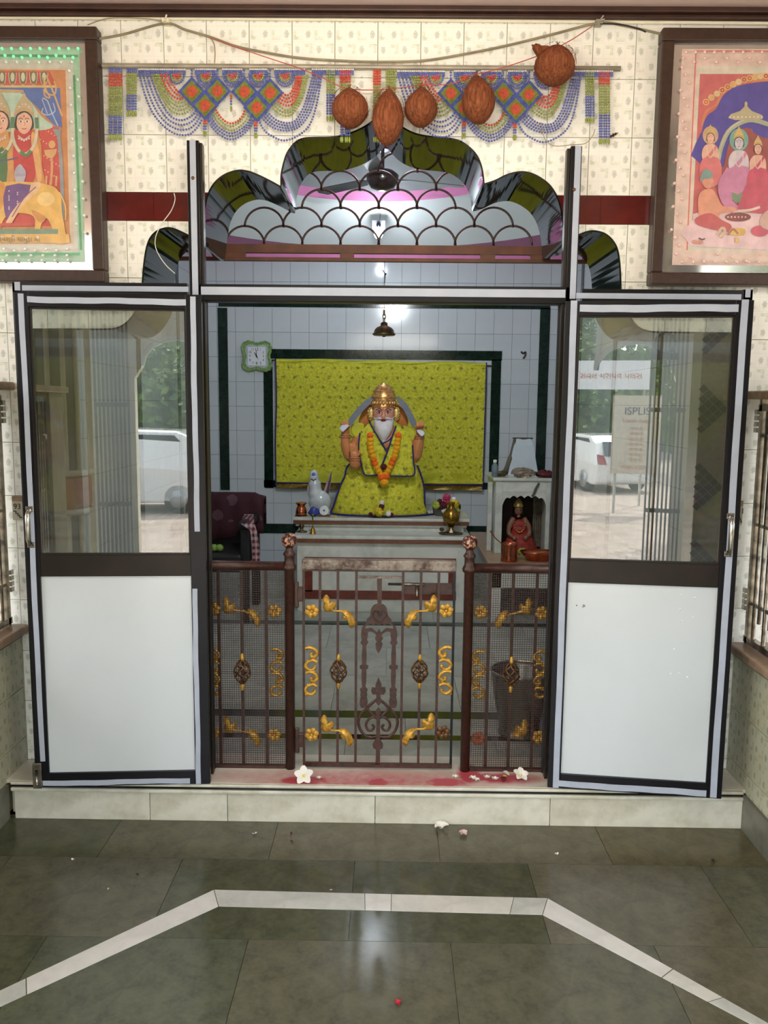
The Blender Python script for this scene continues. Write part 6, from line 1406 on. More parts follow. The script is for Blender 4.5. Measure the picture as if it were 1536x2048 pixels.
# small goddess figure inside
m_redc = mat('red_brocade', (170, 54, 40), .6, var=.35, scale=40); m_figs = mat('dark_idol_skin', (150, 104, 80), .4, var=.2)
YI = YSh+.13; idz = zt1; ip = px(YI); ix = P(1040, 1060, YI).x
idol = thing('small_idol', 'little idol in red dress inside the white shrine cabinet', 'statue', (ix, YI, idz))
def I(x, y, d=0): v = P(x, y, YI); return Vector((v.x, YI+d, v.z))
b = MB(); b.lathe((ix, YI, 0), [(.125, idz), (.12, idz+.03), (.09, idz+.09), (.062, idz+.15), (.05, I(0, 1050).z), (.062, I(0, 1040).z), (.05, I(0, 1032).z), (.02, I(0, 1027).z)], 24, sy=.55); b.build('dress', m_redc, idol)
b = MB(); b.ball(I(1037, 1020), .030, 16, 12, sz=1.2)
b.tube([I(1037, 1024), I(1037, 1034)], .016, 10)
for sg in (-1, 1): b.tube(crv([I(1037+sg*10, 1036), I(1037+sg*19, 1052, -.02), I(1037+sg*20, 1066, -.03), I(1037+sg*12, 1072, -.06)], 4), [.02]*5+[.016]*5+[.013]*3, 8); b.ball(I(1037+sg*11, 1073, -.065), .017, 8, 6)
b.build('figure', m_figs, idol); b = MB(); b.lathe((I(1037, 1010).x, YI, 0), [(.032, I(1037, 1014).z), (.036, I(1037, 1011).z), (.026, I(1037, 1004).z), (.008, I(1037, 996).z)], 14); b.build('crown', m_gearr, idol)
for sg in (-1, 1):
    b = MB(); b.ball(I(1037+sg*3.2, 1019, -.029), .0042, 6, 5); b.build('eye', m_dk, idol)
b = MB()
for k in range(14): a = PI*k/13; b.ball(I(1037+12*math.cos(a), 1036+26*math.sin(a), -.055), .005, 6, 5)
b.build('necklace', m_gearr, idol, kind='stuff')
for x, y, m, r_, l in ((1029, 1081, m_wpet, .018, 'white blossom at the idol feet'), (1045, 1087, m_leafg, .032, 'yellow green flower head at the idol feet')): pom(Vector((P(x, y, YSh-.05).x, YSh-.05, zt1+r_*.5)), r_, m, 'blossom', lab=l+' in front of the shrine cabinet', cat='flower', sd=x)
# copper mug with ladle, copper dish
Ym = YT1+.10; c = Vector((P(1018, 1120, Ym).x, Ym, zt1)); sm = px(Ym); mug = thing('copper_mug', 'copper mug with a long thin ladle standing on the tan table', 'mug', c)
b = MB(); b.lathe(c, [(16.5*sm, 0), (17*sm, 1*sm), (16*sm, 8*sm), (15.5*sm, 28*sm), (16.5*sm, 33*sm), (17.8*sm, 37*sm), (17*sm, 37.6*sm), (15*sm, 33*sm), (14*sm, 10*sm), (0.01, 8*sm)], 32); b.build('mug_body', m_copper, mug)
b = MB(); b.tube(crv([c+Vector((-.01, 0, 25*sm)), c+Vector((-17*sm, 0, 37*sm)), c+Vector((-29*sm, 0, 47*sm)), c+Vector((-36*sm, 0, 58*sm)), c+Vector((-38*sm, 0, 62*sm))], 4), .0035, 8); b.ball(c+Vector((-38*sm, 0, 60*sm)), .008, 8, 6); b.build('ladle', m_copper, label='thin copper ladle leaning in the copper mug', cat='ladle')
c = Vector((P(1077, 1112, Ym+.02).x, Ym+.02, zt1)); b = MB(); b.lathe(c, [(20*sm, 0), (22*sm, 1*sm), (33*sm, 13*sm), (39*sm, 20*sm), (38*sm, 20.5*sm), (30*sm, 12*sm), (20*sm, 3*sm), (.01, 3*sm)], 40, sy=.6); b.build('copper_dish', m_copper, label='wide shallow copper dish beside the copper mug', cat='dish')
# things on the shrine cabinet
zs = stz+.02; YX = YSh+.12
def on(x, prof, m, nm, lab, cat, sy=1, dY=0, n=24, parent=None, dz=0):
    Yx = YX+dY; q = px(Yx); c = Vector((P(x, 960, Yx).x, Yx, zs+dz)); b = MB(); b.lathe(c, [(max(1e-6, r_*q), z*q) for r_, z in prof], n, sy=sy); return b.build(nm, m, parent, lab, cat)
bt = thing('plastic_bottle', 'small clear plastic bottle with white cap on the marble cabinet', 'bottle', (P(989, 958, YX-.04).x, YX-.04, zs))
m_clear = mat('clear_plastic', (150, 170, 176), .1, trans=.6, var=.05)
on(989, [(6, 0), (6.4, 2), (6.2, 10), (6.4, 12), (6.2, 22), (3, 27), (3, 28)], m_clear, 'bottle_body', None, None, parent=bt, dY=-.04); on(989, [(3.5, 28), (3.6, 33), (3, 34)], m_wpet, 'bottle_cap', None, None, parent=bt, dY=-.04)
on(1001, [(8, 0), (14, 5), (16, 10), (15, 10.5), (12, 6)], m_darkbrass, 'bowl', 'dark metal bowl beside the plastic bottle on the cabinet', 'bowl', dY=-.02, sy=.5)
hd = thing('white_hood', 'white tapering hood with a dark rim on top, standing on the marble cabinet', 'hood', (P(1043, 960, YX+.15).x, YX+.15, zs))
q = px(YX+.15); c = Vector((P(1043, 960, YX+.15).x, YX+.15, zs)); b = MB(); b.lathe(c, [(34*q, 0), (22*q, 60*q), (16*q, 72*q)], 4, sm=False, ax=Matrix.Rotation(PI/4, 3, 'Z') @ Matrix.Scale(1, 3)); b.v = [(c.x+(x-c.x)*1.25, c.y+(y-c.y)*.8, z) for x, y, z in b.v]; b.build('hood_shell', mat('pale_blue_white_sheet', (186, 200, 206), .5, var=.04), hd)
b = MB(); b.lathe(c+Vector((0, 0, 71*q)), [(19*q, 0), (21*q, 1.5*q), (20*q, 3*q), (12*q, 2*q)], 24, sy=.5); b.build('rim', m_darkbrass, hd)
b = MB(); b.tube(crv([c+Vector((-17*q, -.03, 70*q)), c+Vector((-24*q, -.04, 40*q)), c+Vector((-33*q, -.05, 12*q)), c+Vector((-42*q, -.05, 6*q))], 5), [.012]*6+[.018]*6+[.012]*4, 8); b.build('side_flap', mat('drab_cloth', (96, 92, 76), .8), hd)
rnd = random.Random(12); b = MB(); c = Vector((P(1047, 958, YX-.08).x, YX-.08, zs+.03)); b.ball(c, .05, 14, 9, sx=1.7, sy=.7, sz=.6); b.v = [(x+rnd.uniform(-.012, .012), y+rnd.uniform(-.01, .01), max(zs+.001, z+rnd.uniform(-.012, .012))) for x, y, z in b.v]
for i in range(len(b.s)): b.s[i] = False
b.build('crumpled_foil', mat('crumpled_foil_mat', (176, 160, 140), .3, .6, var=.3), label='crumpled silver foil packet on the marble cabinet before the hood', cat='foil packet')
b = MB(); c = Vector((P(1090, 958, YX-.06).x, YX-.06, zs+.022)); b.ball(c, .045, 14, 9, sx=1.6, sy=.8, sz=.5); b.v = [(x+rnd.uniform(-.008, .008), y+rnd.uniform(-.008, .008), max(zs+.001, z+rnd.uniform(-.01, .01))) for x, y, z in b.v]; b.build('dark_cloth_bundle', m_rose, label='dark red cloth bundle at the right end of the marble cabinet top', cat='cloth bundle')
b = MB(); b.tube(crv([P(1078, 966, YSh-.02), P(1071, 978, YSh-.015), P(1068, 986, YSh-.012), P(1064, 993, YSh-.012)], 4), .008, 7); b.build('hanging_cord', mat('drab_cloth', (96, 92, 76), .8), label='brown cord hanging over the front of the marble cabinet', cat='cord')
# ------------------------------------------------------------------ steel drum
Yd = .33; dx = P(1036, 1500, Yd).x; dsc = px(Yd); zt_ = P(1036, 1340, Yd).z; dr_ = thing('steel_drum', 'tall tapering stainless steel drum behind the right mesh railing', 'drum', (dx, Yd, ZS))
b = MB(); hh = zt_-ZS; b.lathe((dx, Yd, ZS), [(43*dsc, 0), (44*dsc, .01), (42*dsc, .02), (42*dsc, .05), (43*dsc, .055), (52*dsc, hh*.55), (53*dsc, hh*.56), (60*dsc, hh-.01), (62*dsc, hh), (60.5*dsc, hh+.003), (57*dsc, hh-.02), (42*dsc, .06), (.01, .055)], 48); b.build('drum_body', mat('dull_steel', (150, 148, 136), .3, .9, var=.3, scale=3, stretch=(1, 1, .15)), dr_)
b = MB(); b.tube([(dx+61*dsc*math.cos(a), Yd+61*dsc*math.sin(a), zt_) for a in [2*PI*i/40 for i in range(40)]], .005, 8, closed=True); b.build('rolled_rim', m_steel, dr_)
# ------------------------------------------------------------------ left: dark chair with draped cloth
YH = 2.2; hp = px(YH)
ch = thing('armchair', 'dark armchair in the left corner with a maroon leaf-print cloth over its back', 'chair', (P(455, 1190, YH).x, YH, ZS)); m_dkf = mat('dark_leatherette', (26, 26, 28), .5, var=.3); 
cx0, cx1 = P(416, 1050, YH).x-.22, P(503, 1050, YH).x; zb_ = P(0, 985, YH+.35).z; zse = P(0, 1098, YH).z
def cb(nm, x0, y0, z0, x1, y1, z1_, m=m_dkf, bev=.02): b = MB(); b.box((x0, y0, z0), (x1, y1, z1_)); return b.build(nm, m, ch, bevel=bev)
cb('seat', cx0+.05, YH-.1, zse-.12, cx1-.05, YH+.4, zse); cb('backrest', cx0+.03, YH+.34, zse-.1, cx1-.03, YH+.44, zb_, bev=.04)
for x in (cx0, cx1-.07): cb('armrest', x, YH-.1, zse+.16, x+.07, YH+.38, zse+.21, bev=.015); cb('leg', x+.01, YH-.08, ZS, x+.06, YH-.02, zse+.16, bev=.006); cb('leg', x+.01, YH+.34, ZS, x+.06, YH+.4, zse+.16, bev=.006)
t = Mt('maroon_leaf_print_cloth'); X, Y, Z = t.xyz(); v_ = t.n('ShaderNodeTexVoronoi'); v_.inputs['Scale'].default_value = 7; t.nt.links.new(t.co(), v_.inputs['Vector']); dd = N(t.nt, v_.outputs['Distance']); t.col(t.mix(dd.lt(.3)*(t.noise(9, 2).gt(.48)), (52, 13, 23), (84, 58, 64))); t.set(.8); m_maroon = t.m
b = MB(); vs = []; nx = 24; prof = [(YH+.30, zb_-.34), (YH+.315, zb_-.2), (YH+.32, zb_-.05), (YH+.345, zb_+.008), (YH+.39, zb_+.018), (YH+.445, zb_+.0), (YH+.455, zb_-.2)]
for j, (y, z) in enumerate(prof):
    for i in range(nx+1):
        u_ = i/nx; rnd_ = .05*max(0, abs(2*u_-1)-.75)*4; vs.append((cx0+(cx1-cx0+.03)*u_, y-.008-.008*math.sin(i*1.1+j), z-rnd_*(.8 if j in (2, 3, 4) else .3)+(.10*u_ if j == 0 else 0)))
b.add(vs, [(j*(nx+1)+i, j*(nx+1)+i+1, (j+1)*(nx+1)+i+1, (j+1)*(nx+1)+i) for j in range(len(prof)-1) for i in range(nx)], 0, True); o = b.build('draped_cloth', m_maroon, label='maroon cloth with grey leaf print draped over the armchair back', cat='cloth'); md = o.modifiers.new('s', 'SOLIDIFY'); md.thickness = .006
t = Mt('checked_scarf_cloth'); X, Y, Z = t.xyz(); a_ = (X/.03+50.0).fract().lt(.5); b_ = (Z/.04+50.0).fract().lt(.5); t.col(t.mix((a_*.5+b_*.5), (178, 160, 160), (96, 24, 40))); t.set(.8); m_check = t.m
b = MB(); vs = []; pr2 = [(1028, YH+.2, 489, 507), (1040, YH-.0, 483, 508), (1048, YH-.115, 482, 508), (1062, YH-.12, 500, 512), (1090, YH-.12, 503, 517), (1120, YH-.118, 504, 519), (1136, YH-.118, 506, 519)]
for j, (y, YY, x0, x1) in enumerate(pr2):
    for i in range(9): v = P(x0+(x1-x0)*i/8, y, YY); vs.append((v.x, YY-.006*math.sin(i*1.6), v.z))
b.add(vs, [(j*9+i+1, j*9+i, (j+1)*9+i, (j+1)*9+i+1) for j in range(len(pr2)-1) for i in range(8)], 0, True); o = b.build('checked_scarf', m_check, label='red and white checked scarf hanging over the armchair arm', cat='scarf'); md = o.modifiers.new('s', 'SOLIDIFY'); md.thickness = .006
for x, l in ((428, 'left of the two green guavas on the dark armchair seat'), (439, 'right of the two green guavas on the dark armchair seat')):
    b = MB(); c = Vector((P(x, 1085, YH).x, YH, zse+.024)); b.ball(c, .026, 16, 12, sz=.92); g_ = b.build('guava', mat('green_fruit', (130, 168, 70), .4, var=.15), label=l, cat='fruit', group='green guavas on the armchair')
# ------------------------------------------------------------------ flowers on the step and on the floor
m_fc = mat('yellow_flower_centre', (240, 220, 110), .5)
def frangi(x, y, R, z, lab, a0=0, Yref=None):
    c = G(x, y, z+.008); o = flower(c, R, 5, m_wpet, m_fc, 'frangipani', lab, 'flower', w=.40, tilt=.35, a0=a0); return o
o = frangi(608, 1556, .036, ZS, 'large white frangipani with yellow centre at the foot of the left gate post', .3)
o.rotation_euler = (math.radians(48), 0, 0); o.location.z += .012
for k, (x, y, r_, lab) in enumerate(((638, 1557, .011, 'tiny white jasmine just right of the large frangipani on the step'), (910, 1555, .014, 'tiny white jasmine at the foot of the right gate post'), (946, 1558, .016, 'white jasmine on pink powder below the right mesh railing'), (953, 1561, .014, 'lower white jasmine touching its neighbour on the pink powder'), (974, 1556, .014, 'white jasmine left of the yellow petal on the step'), (990, 1559, .015, 'white jasmine beside the red petal under the right railing'))):
    flower(G(x, y, ZS+.004), r_, 5, m_wpet, m_fc, 'jasmine', lab, 'flower', w=.3, tilt=.5, a0=k)
for k, (x, y, m, r_, lab) in enumerate(((1003, 1556, m_ypet, .010, 'small yellow petal on the step under the right railing'), (1006, 1563, m_rose, .012, 'dark red petal on the step below the yellow one'), (1018, 1550, m_wpet, .012, 'white bud left of the drooping frangipani'))):
    b = MB(); petal(b, G(x, y, ZS+.002), k*1.3, r_*2, r_*.8, .4); b.build('petal', m, label=lab, cat='petal')
o = frangi(1040, 1556, .030, ZS, 'drooping white frangipani at the right end of the step by the door', 1.1); o.rotation_euler = (math.radians(30), 0, .4); o.location.z += .012
for k, (x, y, m, r_, lab, n) in enumerate(((882, 1657, m_wpet, .028, 'crumpled white flower on the floor just below the step', 4), (928, 1669, mat('pale_pink_petal', (230, 196, 186), .6), .018, 'pale pink jasmine on the floor right of the crumpled white flower', 5), (583, 1668, m_rose, .008, 'upper dark red petal on the floor below the left gate post', 2), (584, 1683, m_rose, .007, 'lower dark red petal on the floor below the left gate post', 2),
      (509, 1668, m_wpet, .009, 'small white petal on the floor left of the red petals', 2), (795, 2008, mat('red_petal', (176, 30, 50), .4), .011, 'red petal on the floor in the near foreground', 3), (145, 1720, m_wpet, .007, 'white petal on the dark slab at far left of the floor', 2), (1114, 1709, m_wpet, .008, 'white petal on the floor slab below the right door', 2), (1427, 1723, m_brown, .010, 'dark leaf scrap on the floor at far right', 3), (275, 1749, m_brown, .006, 'dark crumb on the floor joint left of the marble band', 3), (662, 1780, m_wpet, .004, 'tiny white speck on the floor above the marble band', 2), (216, 1778, m_wpet, .004, 'tiny white speck on the floor left of the marble band corner', 2))):
    b = MB(); c = G(x, y, .002)
    for j in range(n): petal(b, c, k+2*PI*j/n*.8, r_, r_*.45, .5, cup=.5)
    b.build('petal' if n < 5 else 'jasmine', m, label=lab, cat='petal' if n < 5 else 'flower')
# idol hair and a few marks of use
b = MB(); b.lathe((I(1037, 1020).x, YI+.012, 0), [(.03, I(1037, 1036).z), (.04, I(1037, 1028).z), (.036, I(1037, 1016).z), (.02, I(1037, 1009).z)], 14, sy=.7); b.build('hair', m_dk, idol)
for q, lab in (((1161, 1211), 'dark smudge of dried paste on the right white door panel'),):
    u_, z_ = DOOR_R[0].at(*q); b = MB()
    for k in range(6): a = random.uniform(0, 6.28); b.ball(DOOR_R[0].w3(u_+.010*math.cos(a)*1.4, z_+.004*math.sin(a), .0045), .003, 6, 4, sy=.4)
    b.build('paste_smudge', mat('brown_paste', (150, 136, 124), .7), DOOR_R[1], kind='stuff')
m_drop = mat('water_drop', (236, 240, 240), .05, coat=1)
for q in ((1363, 1190), (1389, 1195), (1360, 1218), (1385, 1234), (1363, 1242), (1348, 1298), (1341, 1347), (1357, 1346), (1374, 1354)):
    u_, z_ = DOOR_R[0].at(*q); b = MB(); b.ball(DOOR_R[0].w3(u_, z_, .0045), .004, 8, 6, sy=.5); b.build('drip_bump', m_drop, DOOR_R[1])
for x, y, pl2 in ((385.5, 356, 0), (1148, 379, 1)):
    b = MB(); b.ball(P(x, y, YF-.016), .006, 10, 8, sy=.6); b.build('screw_head', m_bronze, frame)
# ------------------------------------------------------------------ rest of the porch and the street behind the viewer, seen mirrored in the door glass
m_mosd = speck('grey_mosaic_field', (150, 150, 134), (186, 184, 164), rough=.3, sc=60); m_mosb = mat('slate_blue_mosaic', (84, 88, 116), .25, var=.3, scale=60); m_moso = mat('brown_mosaic', (166, 104, 74), .3, var=.2)
# tiled pier with diamonds of mosaic on the right
b = MB(); b.box((1.475, -1.95, 0), (1.62, -1.52, ZC)); b.box((1.19, -1.95, 0), (1.475, -1.52, ZC)); pier = b.build('porch_pier', m_mosd, kind='structure')
for k in range(8):
    for m, x_, zc0, p_, n in ((m_moso, 1.38, .2+k*.38, .024, 4), (m_mosb, 1.205, .39+k*.38, .034, 5), (m_mosb, 1.56, .39+k*.38, .034, 5)):
        b = MB()
        for i in range(n):
            for q in range(n):
                a, c = (i-n/2+.5)*p_, (q-n/2+.5)*p_; xx = x_+(a-c)*.707; z_ = zc0+(a+c)*.707; e = p_*.64
                if xx < 1.19 or xx > 1.62 or z_ > ZC-.02: continue
                b.prism([(xx-e, -1.519, z_), (xx, -1.519, z_-e), (xx+e, -1.519, z_), (xx, -1.519, z_+e)], (0, .004, 0))
        if b.v: b.build('mosaic_diamond', m, pier, kind='stuff')
# fluted columns
m_col = mat('grey_green_column', (112, 114, 98), .5, var=.15); m_rib = mat('cream_rib', (206, 200, 170), .5, var=.08); m_oband = mat('orange_brown_band', (180, 116, 70), .5, var=.1)
for x, y, lab in ((-1.78, -2.85, 'grey fluted porch column with cream ribs and an orange band, left side'), (1.62, -3.9, 'grey fluted porch column with cream ribs and an orange band, right side')):
    cr_ = thing('porch_column', lab, 'column', (x, y, 0), kind='structure'); b = MB(); b.lathe((x, y, 0), [(.2, 0), (.2, .1), (.17, .12), (.17, 2.15), (.2, 2.2), (.26, 2.3), (.26, 2.36), (.2, 2.4), (.2, ZC)], 24); b.build('shaft', m_col, cr_)
    for k in range(12):
        a = 2*PI*k/12; b = MB(); b.tube([(x+.175*math.cos(a), y+.175*math.sin(a), .12), (x+.175*math.cos(a), y+.175*math.sin(a), 2.14)], .016, 8); b.build('rib', m_rib, cr_)
    b = MB(); b.lathe((x, y, 0), [(.195, .85), (.205, .87), (.205, 1.04), (.195, 1.06)], 24); b.build('band', m_oband, cr_)
    for z in (.83, 1.08, 2.2, 2.38): b = MB(); b.tube([(x+.2*math.cos(a), y+.2*math.sin(a), z) for a in [2*PI*i/24 for i in range(24)]], .02, 8, closed=True); b.build('moulding', m_rib, cr_)
# cusped front arch of the porch
FA = []
for i, (cx_, w_, zt__) in enumerate(((-1.05, .32, 1.95), (-.5, .36, 2.25), (.0, .3, 2.5), (.42, .36, 2.25), (.95, .32, 1.95))):
    for j in range(9): a = PI-PI*j/8; FA.append((cx_+w_*math.cos(a)*.8, zt__-.16+.2*math.sin(a)))
poly = [(-1.36, 0)]+[(-1.36, 1.7)]+FA+[(1.25, 1.7), (1.25, 0)]
b = MB(); ov, ff = cut((-1.75, -.0, 1.45, ZC), [[(p[0], p[1]-(.01 if p[1] == 0 else 0)) for p in poly]]); slab2d(b, ov, ff, lambda p: (p[0], -3.5, p[1]), (0, .12, 0)); fa = b.build('porch_arch', m_cream, kind='structure')
b = MB(); b.tube([(x, -3.375, z) for x, z in FA], .02, 8); b.build('arch_edge', m_white, fa)
# folded brown gates
for x0, lab in ((-1.62, 'folded brown collapsible gate on the left of the porch entrance'), (1.06, 'folded brown collapsible gate on the right of the porch entrance')):
    g_ = thing('collapsible_gate', lab, 'gate', (x0+.12, -3.28, 0))
    for k in range(9): b = MB(); b.box((x0+k*.028, -3.30, .02), (x0+k*.028+.012, -3.27, 2.2)); b.build('bar', m_iron, g_)
    for z in (.1, .8, 1.5, 2.15): b = MB(); b.box((x0, -3.27, z), (x0+.24, -3.262, z+.03)); b.build('rail', m_iron, g_)
# hanging ring hook
rg = thing('ceiling_ring', 'iron ring on a rod hanging from the porch ceiling', 'hook', (1.0, -1.3, 1.75)); b = MB(); b.tube([(1.0+.045*math.cos(a), -1.3, 1.83+.045*math.sin(a)) for a in [2*PI*i/20 for i in range(20)]], .007, 8, closed=True); b.build('ring', m_iron, rg)
b = MB(); b.tube([(1.0, -1.3, 1.875), (1.0, -1.3, ZC)], .006, 8); b.build('rod', m_iron, rg); b = MB(); b.box((.94, -1.32, 1.755), (1.06, -1.28, 1.785)); b.build('clamp', m_iron, rg)
# street ground and paving
GZ0 = -.75
m_pave = speck('grey_brick_paving', (120, 108, 98), (176, 162, 150), rough=.8, sc=3, thr=(.3, .7))
b = MB(); b.box((-40, -70, GZ0-.1), (40, -5.6, GZ0)); b.build('ground', m_pave, kind='structure')
b = MB()
for k in range(5): b.box((-3.4, -4.3-.28*(k+1), GZ0), (3.4, -4.3-.28*k, -.02-.146*k))
b.build('entrance_steps', m_marble2, label='pale marble steps leading down from the porch to the street', cat='steps')
b = MB(); b.box((-3.4, -4.3, GZ0), (3.4, -.2, -.06)); b.build('porch_base', m_cream, kind='structure')
# cars
m_glassd = mat('dark_car_glass', (40, 52, 60), .05, coat=1); m_tyre = mat('tyre', (24, 24, 24), .8); m_rim = mat('alloy', (170, 172, 176), .3, .8); m_tail = mat('tail_lamp_red', (160, 24, 24), .15, coat=1)
def car(lab, x, y, rz, paint, L=3.9, Wd=1.68, Ht=1.5, name='car'):
    root = thing(name, lab, 'car', (x, y, GZ0)); R_ = Matrix.Rotation(rz, 3, 'Z'); o = Vector((x, y, GZ0))
    def T(p): return o+R_ @ Vector(p)
    h = Ht
    prof = [(-L/2, .35), (-L/2+.02, .62*h*.9), (-L/2+.12, .60*h), (-L/2+.75, .62*h), (-L/2+1.25, .66*h), (-L/2+1.75, .95*h), (-L/2+2.2, h), (L/2-.75, h*.98), (L/2-.35, .88*h), (L/2-.08, .62*h), (L/2, .5*h), (L/2, .3), (L/2-.1, .22), (-L/2+.1, .22)]
    b = MB(); rows = []
    for s, w in ((-1, Wd/2), (1, Wd/2)):
        rows.append([T((px_, s*(w-(.16 if z > .68*h else 0)), z)) for px_, z in prof])
    n = len(prof); mid = [[T((px_, s*.6*Wd/2, z+(.02 if z > .6*h else 0))) for px_, z in prof] for s in (-1, 1)]
    allr = [rows[0], mid[0], mid[1], rows[1]]; vs = [p for r in allr for p in r]
    fs = [(k*n+i, k*n+(i+1) % n, (k+1)*n+(i+1) % n, (k+1)*n+i) for k in range(3) for i in range(n)]
    b.add(vs, [f[::-1] for f in fs]+[list(range(n)), list(range(4*n-1, 3*n-1, -1))], 0, False); b.build('car_body', paint, root, bevel=.05)
    for s in (-1, 1):
        w = Wd/2-.145; b = MB(); b.prism([T((q, s*w, z)) for q, z in ((-L/2+1.35, .68*h), (-L/2+1.82, .92*h), (-L/2+2.3, .95*h), (-L/2+2.3, .68*h))], R_ @ Vector((0, s*.012, 0))); b.build('side_window', m_glassd, root)
        b = MB(); b.prism([T((q, s*w, z)) for q, z in ((-L/2+2.36, .68*h), (-L/2+2.36, .95*h), (L/2-.8, .94*h), (L/2-.42, .7*h))], R_ @ Vector((0, s*.012, 0))); b.build('side_window', m_glassd, root)
        for q in (-L/2+.72, L/2-.72):
            b = MB(); ax = R_ @ Matrix.Rotation(PI/2, 3, 'X'); b.lathe(T((q, s*(Wd/2-.1), .3)), [(.0, -.1), (.29, -.1), (.31, -.06), (.31, .06), (.29, .1), (.0, .1)], 24, ax=ax); wh = b.build('wheel', m_tyre, root)
            b = MB(); b.lathe(T((q, s*(Wd/2-.0), .3)), [(0, -.01), (.18, -.012), (.19, .012), (0, .02)], 20, ax=ax); b.build('wheel_rim', m_rim, wh)
        b = MB(); b.box((0, 0, 0), (.01, .01, .01)); b.v = []; b.f = []; b.m = []; b.s = []
        b.prism([T((L/2+.0, s*(Wd/2-.02), .52*h)), T((L/2+.0, s*(Wd/2-.28), .50*h)), T((L/2-.05, s*(Wd/2-.2), .66*h)), T((L/2-.1, s*(Wd/2-.03), .68*h))], R_ @ Vector((.02, 0, 0))); b.build('tail_lamp', m_tail, root)
        b = MB(); b.box((0, 0, 0), (.01, .01, .01)); b.v = []; b.f = []; b.m = []; b.s = []
        b.prism([T((-L/2+.01, s*(Wd/2-.04), .44*h)), T((-L/2+.01, s*(Wd/2-.4), .42*h)), T((-L/2+.03, s*(Wd/2-.36), .52*h)), T((-L/2+.03, s*(Wd/2-.05), .54*h))], R_ @ Vector((-.02, 0, 0))); b.build('head_lamp', m_rim, root)
    b = MB(); b.prism([T((L/2-.36, sy_*w_, z)) for sy_, w_, z in ((-1, Wd/2-.26, .9*h), (1, Wd/2-.26, .9*h), (1, Wd/2-.2, .66*h), (-1, Wd/2-.2, .66*h))] and [T((L/2-.30, -(Wd/2-.28), .885*h)), T((L/2-.30, Wd/2-.28, .885*h)), T((L/2-.06, Wd/2-.22, .66*h)), T((L/2-.06, -(Wd/2-.22), .66*h))], R_ @ Vector((.02, 0, .012))); b.build('rear_window', m_glassd, root)
    b = MB(); b.prism([T((-L/2+1.28, -(Wd/2-.24), .69*h)), T((-L/2+1.28, Wd/2-.24, .69*h)), T((-L/2+1.72, Wd/2-.3, .93*h)), T((-L/2+1.72, -(Wd/2-.3), .93*h))], R_ @ Vector((-.03, 0, .02))); b.build('windscreen', m_glassd, root)
    return root
m_wcar = mat('white_car_paint', (224, 226, 226), .15, var=.02, coat=1); m_bcar = mat('dark_car_paint', (36, 46, 66), .15, var=.05, coat=1)
car('white hatchback parked on the street, seen mirrored in the right door glass', .62, -21.5, math.radians(62), m_wcar)
car('white car parked side-on, seen mirrored in the left door glass', -3.6, -15.5, math.radians(4), m_wcar, 4.4, 1.8, 1.7)
car('dark car parked nose towards the porch, mirrored left of the white car', -5.0, -11.0, math.radians(105), m_bcar, 4.0)
# sign boards
def board(nm, x, y, z0, z1, w, lab, lines, col, tilt=0):
    r = thing(nm, lab, 'sign board', (x, y, GZ0)); b = MB(); b.box((x-w/2, y-.03, z0), (x+w/2, y, z1)); b.build('panel', col, r)
    for q in (x-w/2+.1, x+w/2-.1): b = MB(); b.tube([(q, y-.05, GZ0), (q, y-.05, z1)], .03, 8); b.build('post', m_pole, r)
    for (tx, sz, z, m) in lines: text(tx, sz, (x, y+.004, z), (0, 0, PI), m, r, 'lettering', .001, mirror=True)
    return r
m_orl = mat('orange_lettering', (196, 120, 80), .5); m_navy = mat('navy_lettering', (50, 50, 90), .5); m_wb2 = mat('white_board', (230, 232, 236), .5, var=.03); m_crb = mat('cream_banner', (206, 196, 176), .6, var=.08)
board('street_sign', 1.0, -17, 1.9, 2.55, 1.7, 'white street sign board with orange lettering, mirrored in the right glass', [('\u0ab8\u0ab5\u0ab2 \u0aae\u0ab8\u0aaa\u0ab5 \u0aaa\u0ab2\u0ab8', .2, 2.2, m_orl)], m_wb2)
board('street_banner', 1.55, -15.5, .1, 1.75, 1.0, 'cream street banner with dark lettering, mirrored in the right glass', [('ISPLIS', .22, 1.42, m_navy), ('Health Ridge', .11, 1.22, m_orl), ('MAIN CLINI', .11, .24, m_orl)]+[('lllll llll llll', .08, 1.06-.11*k, m_orl) for k in range(7)], m_crb)
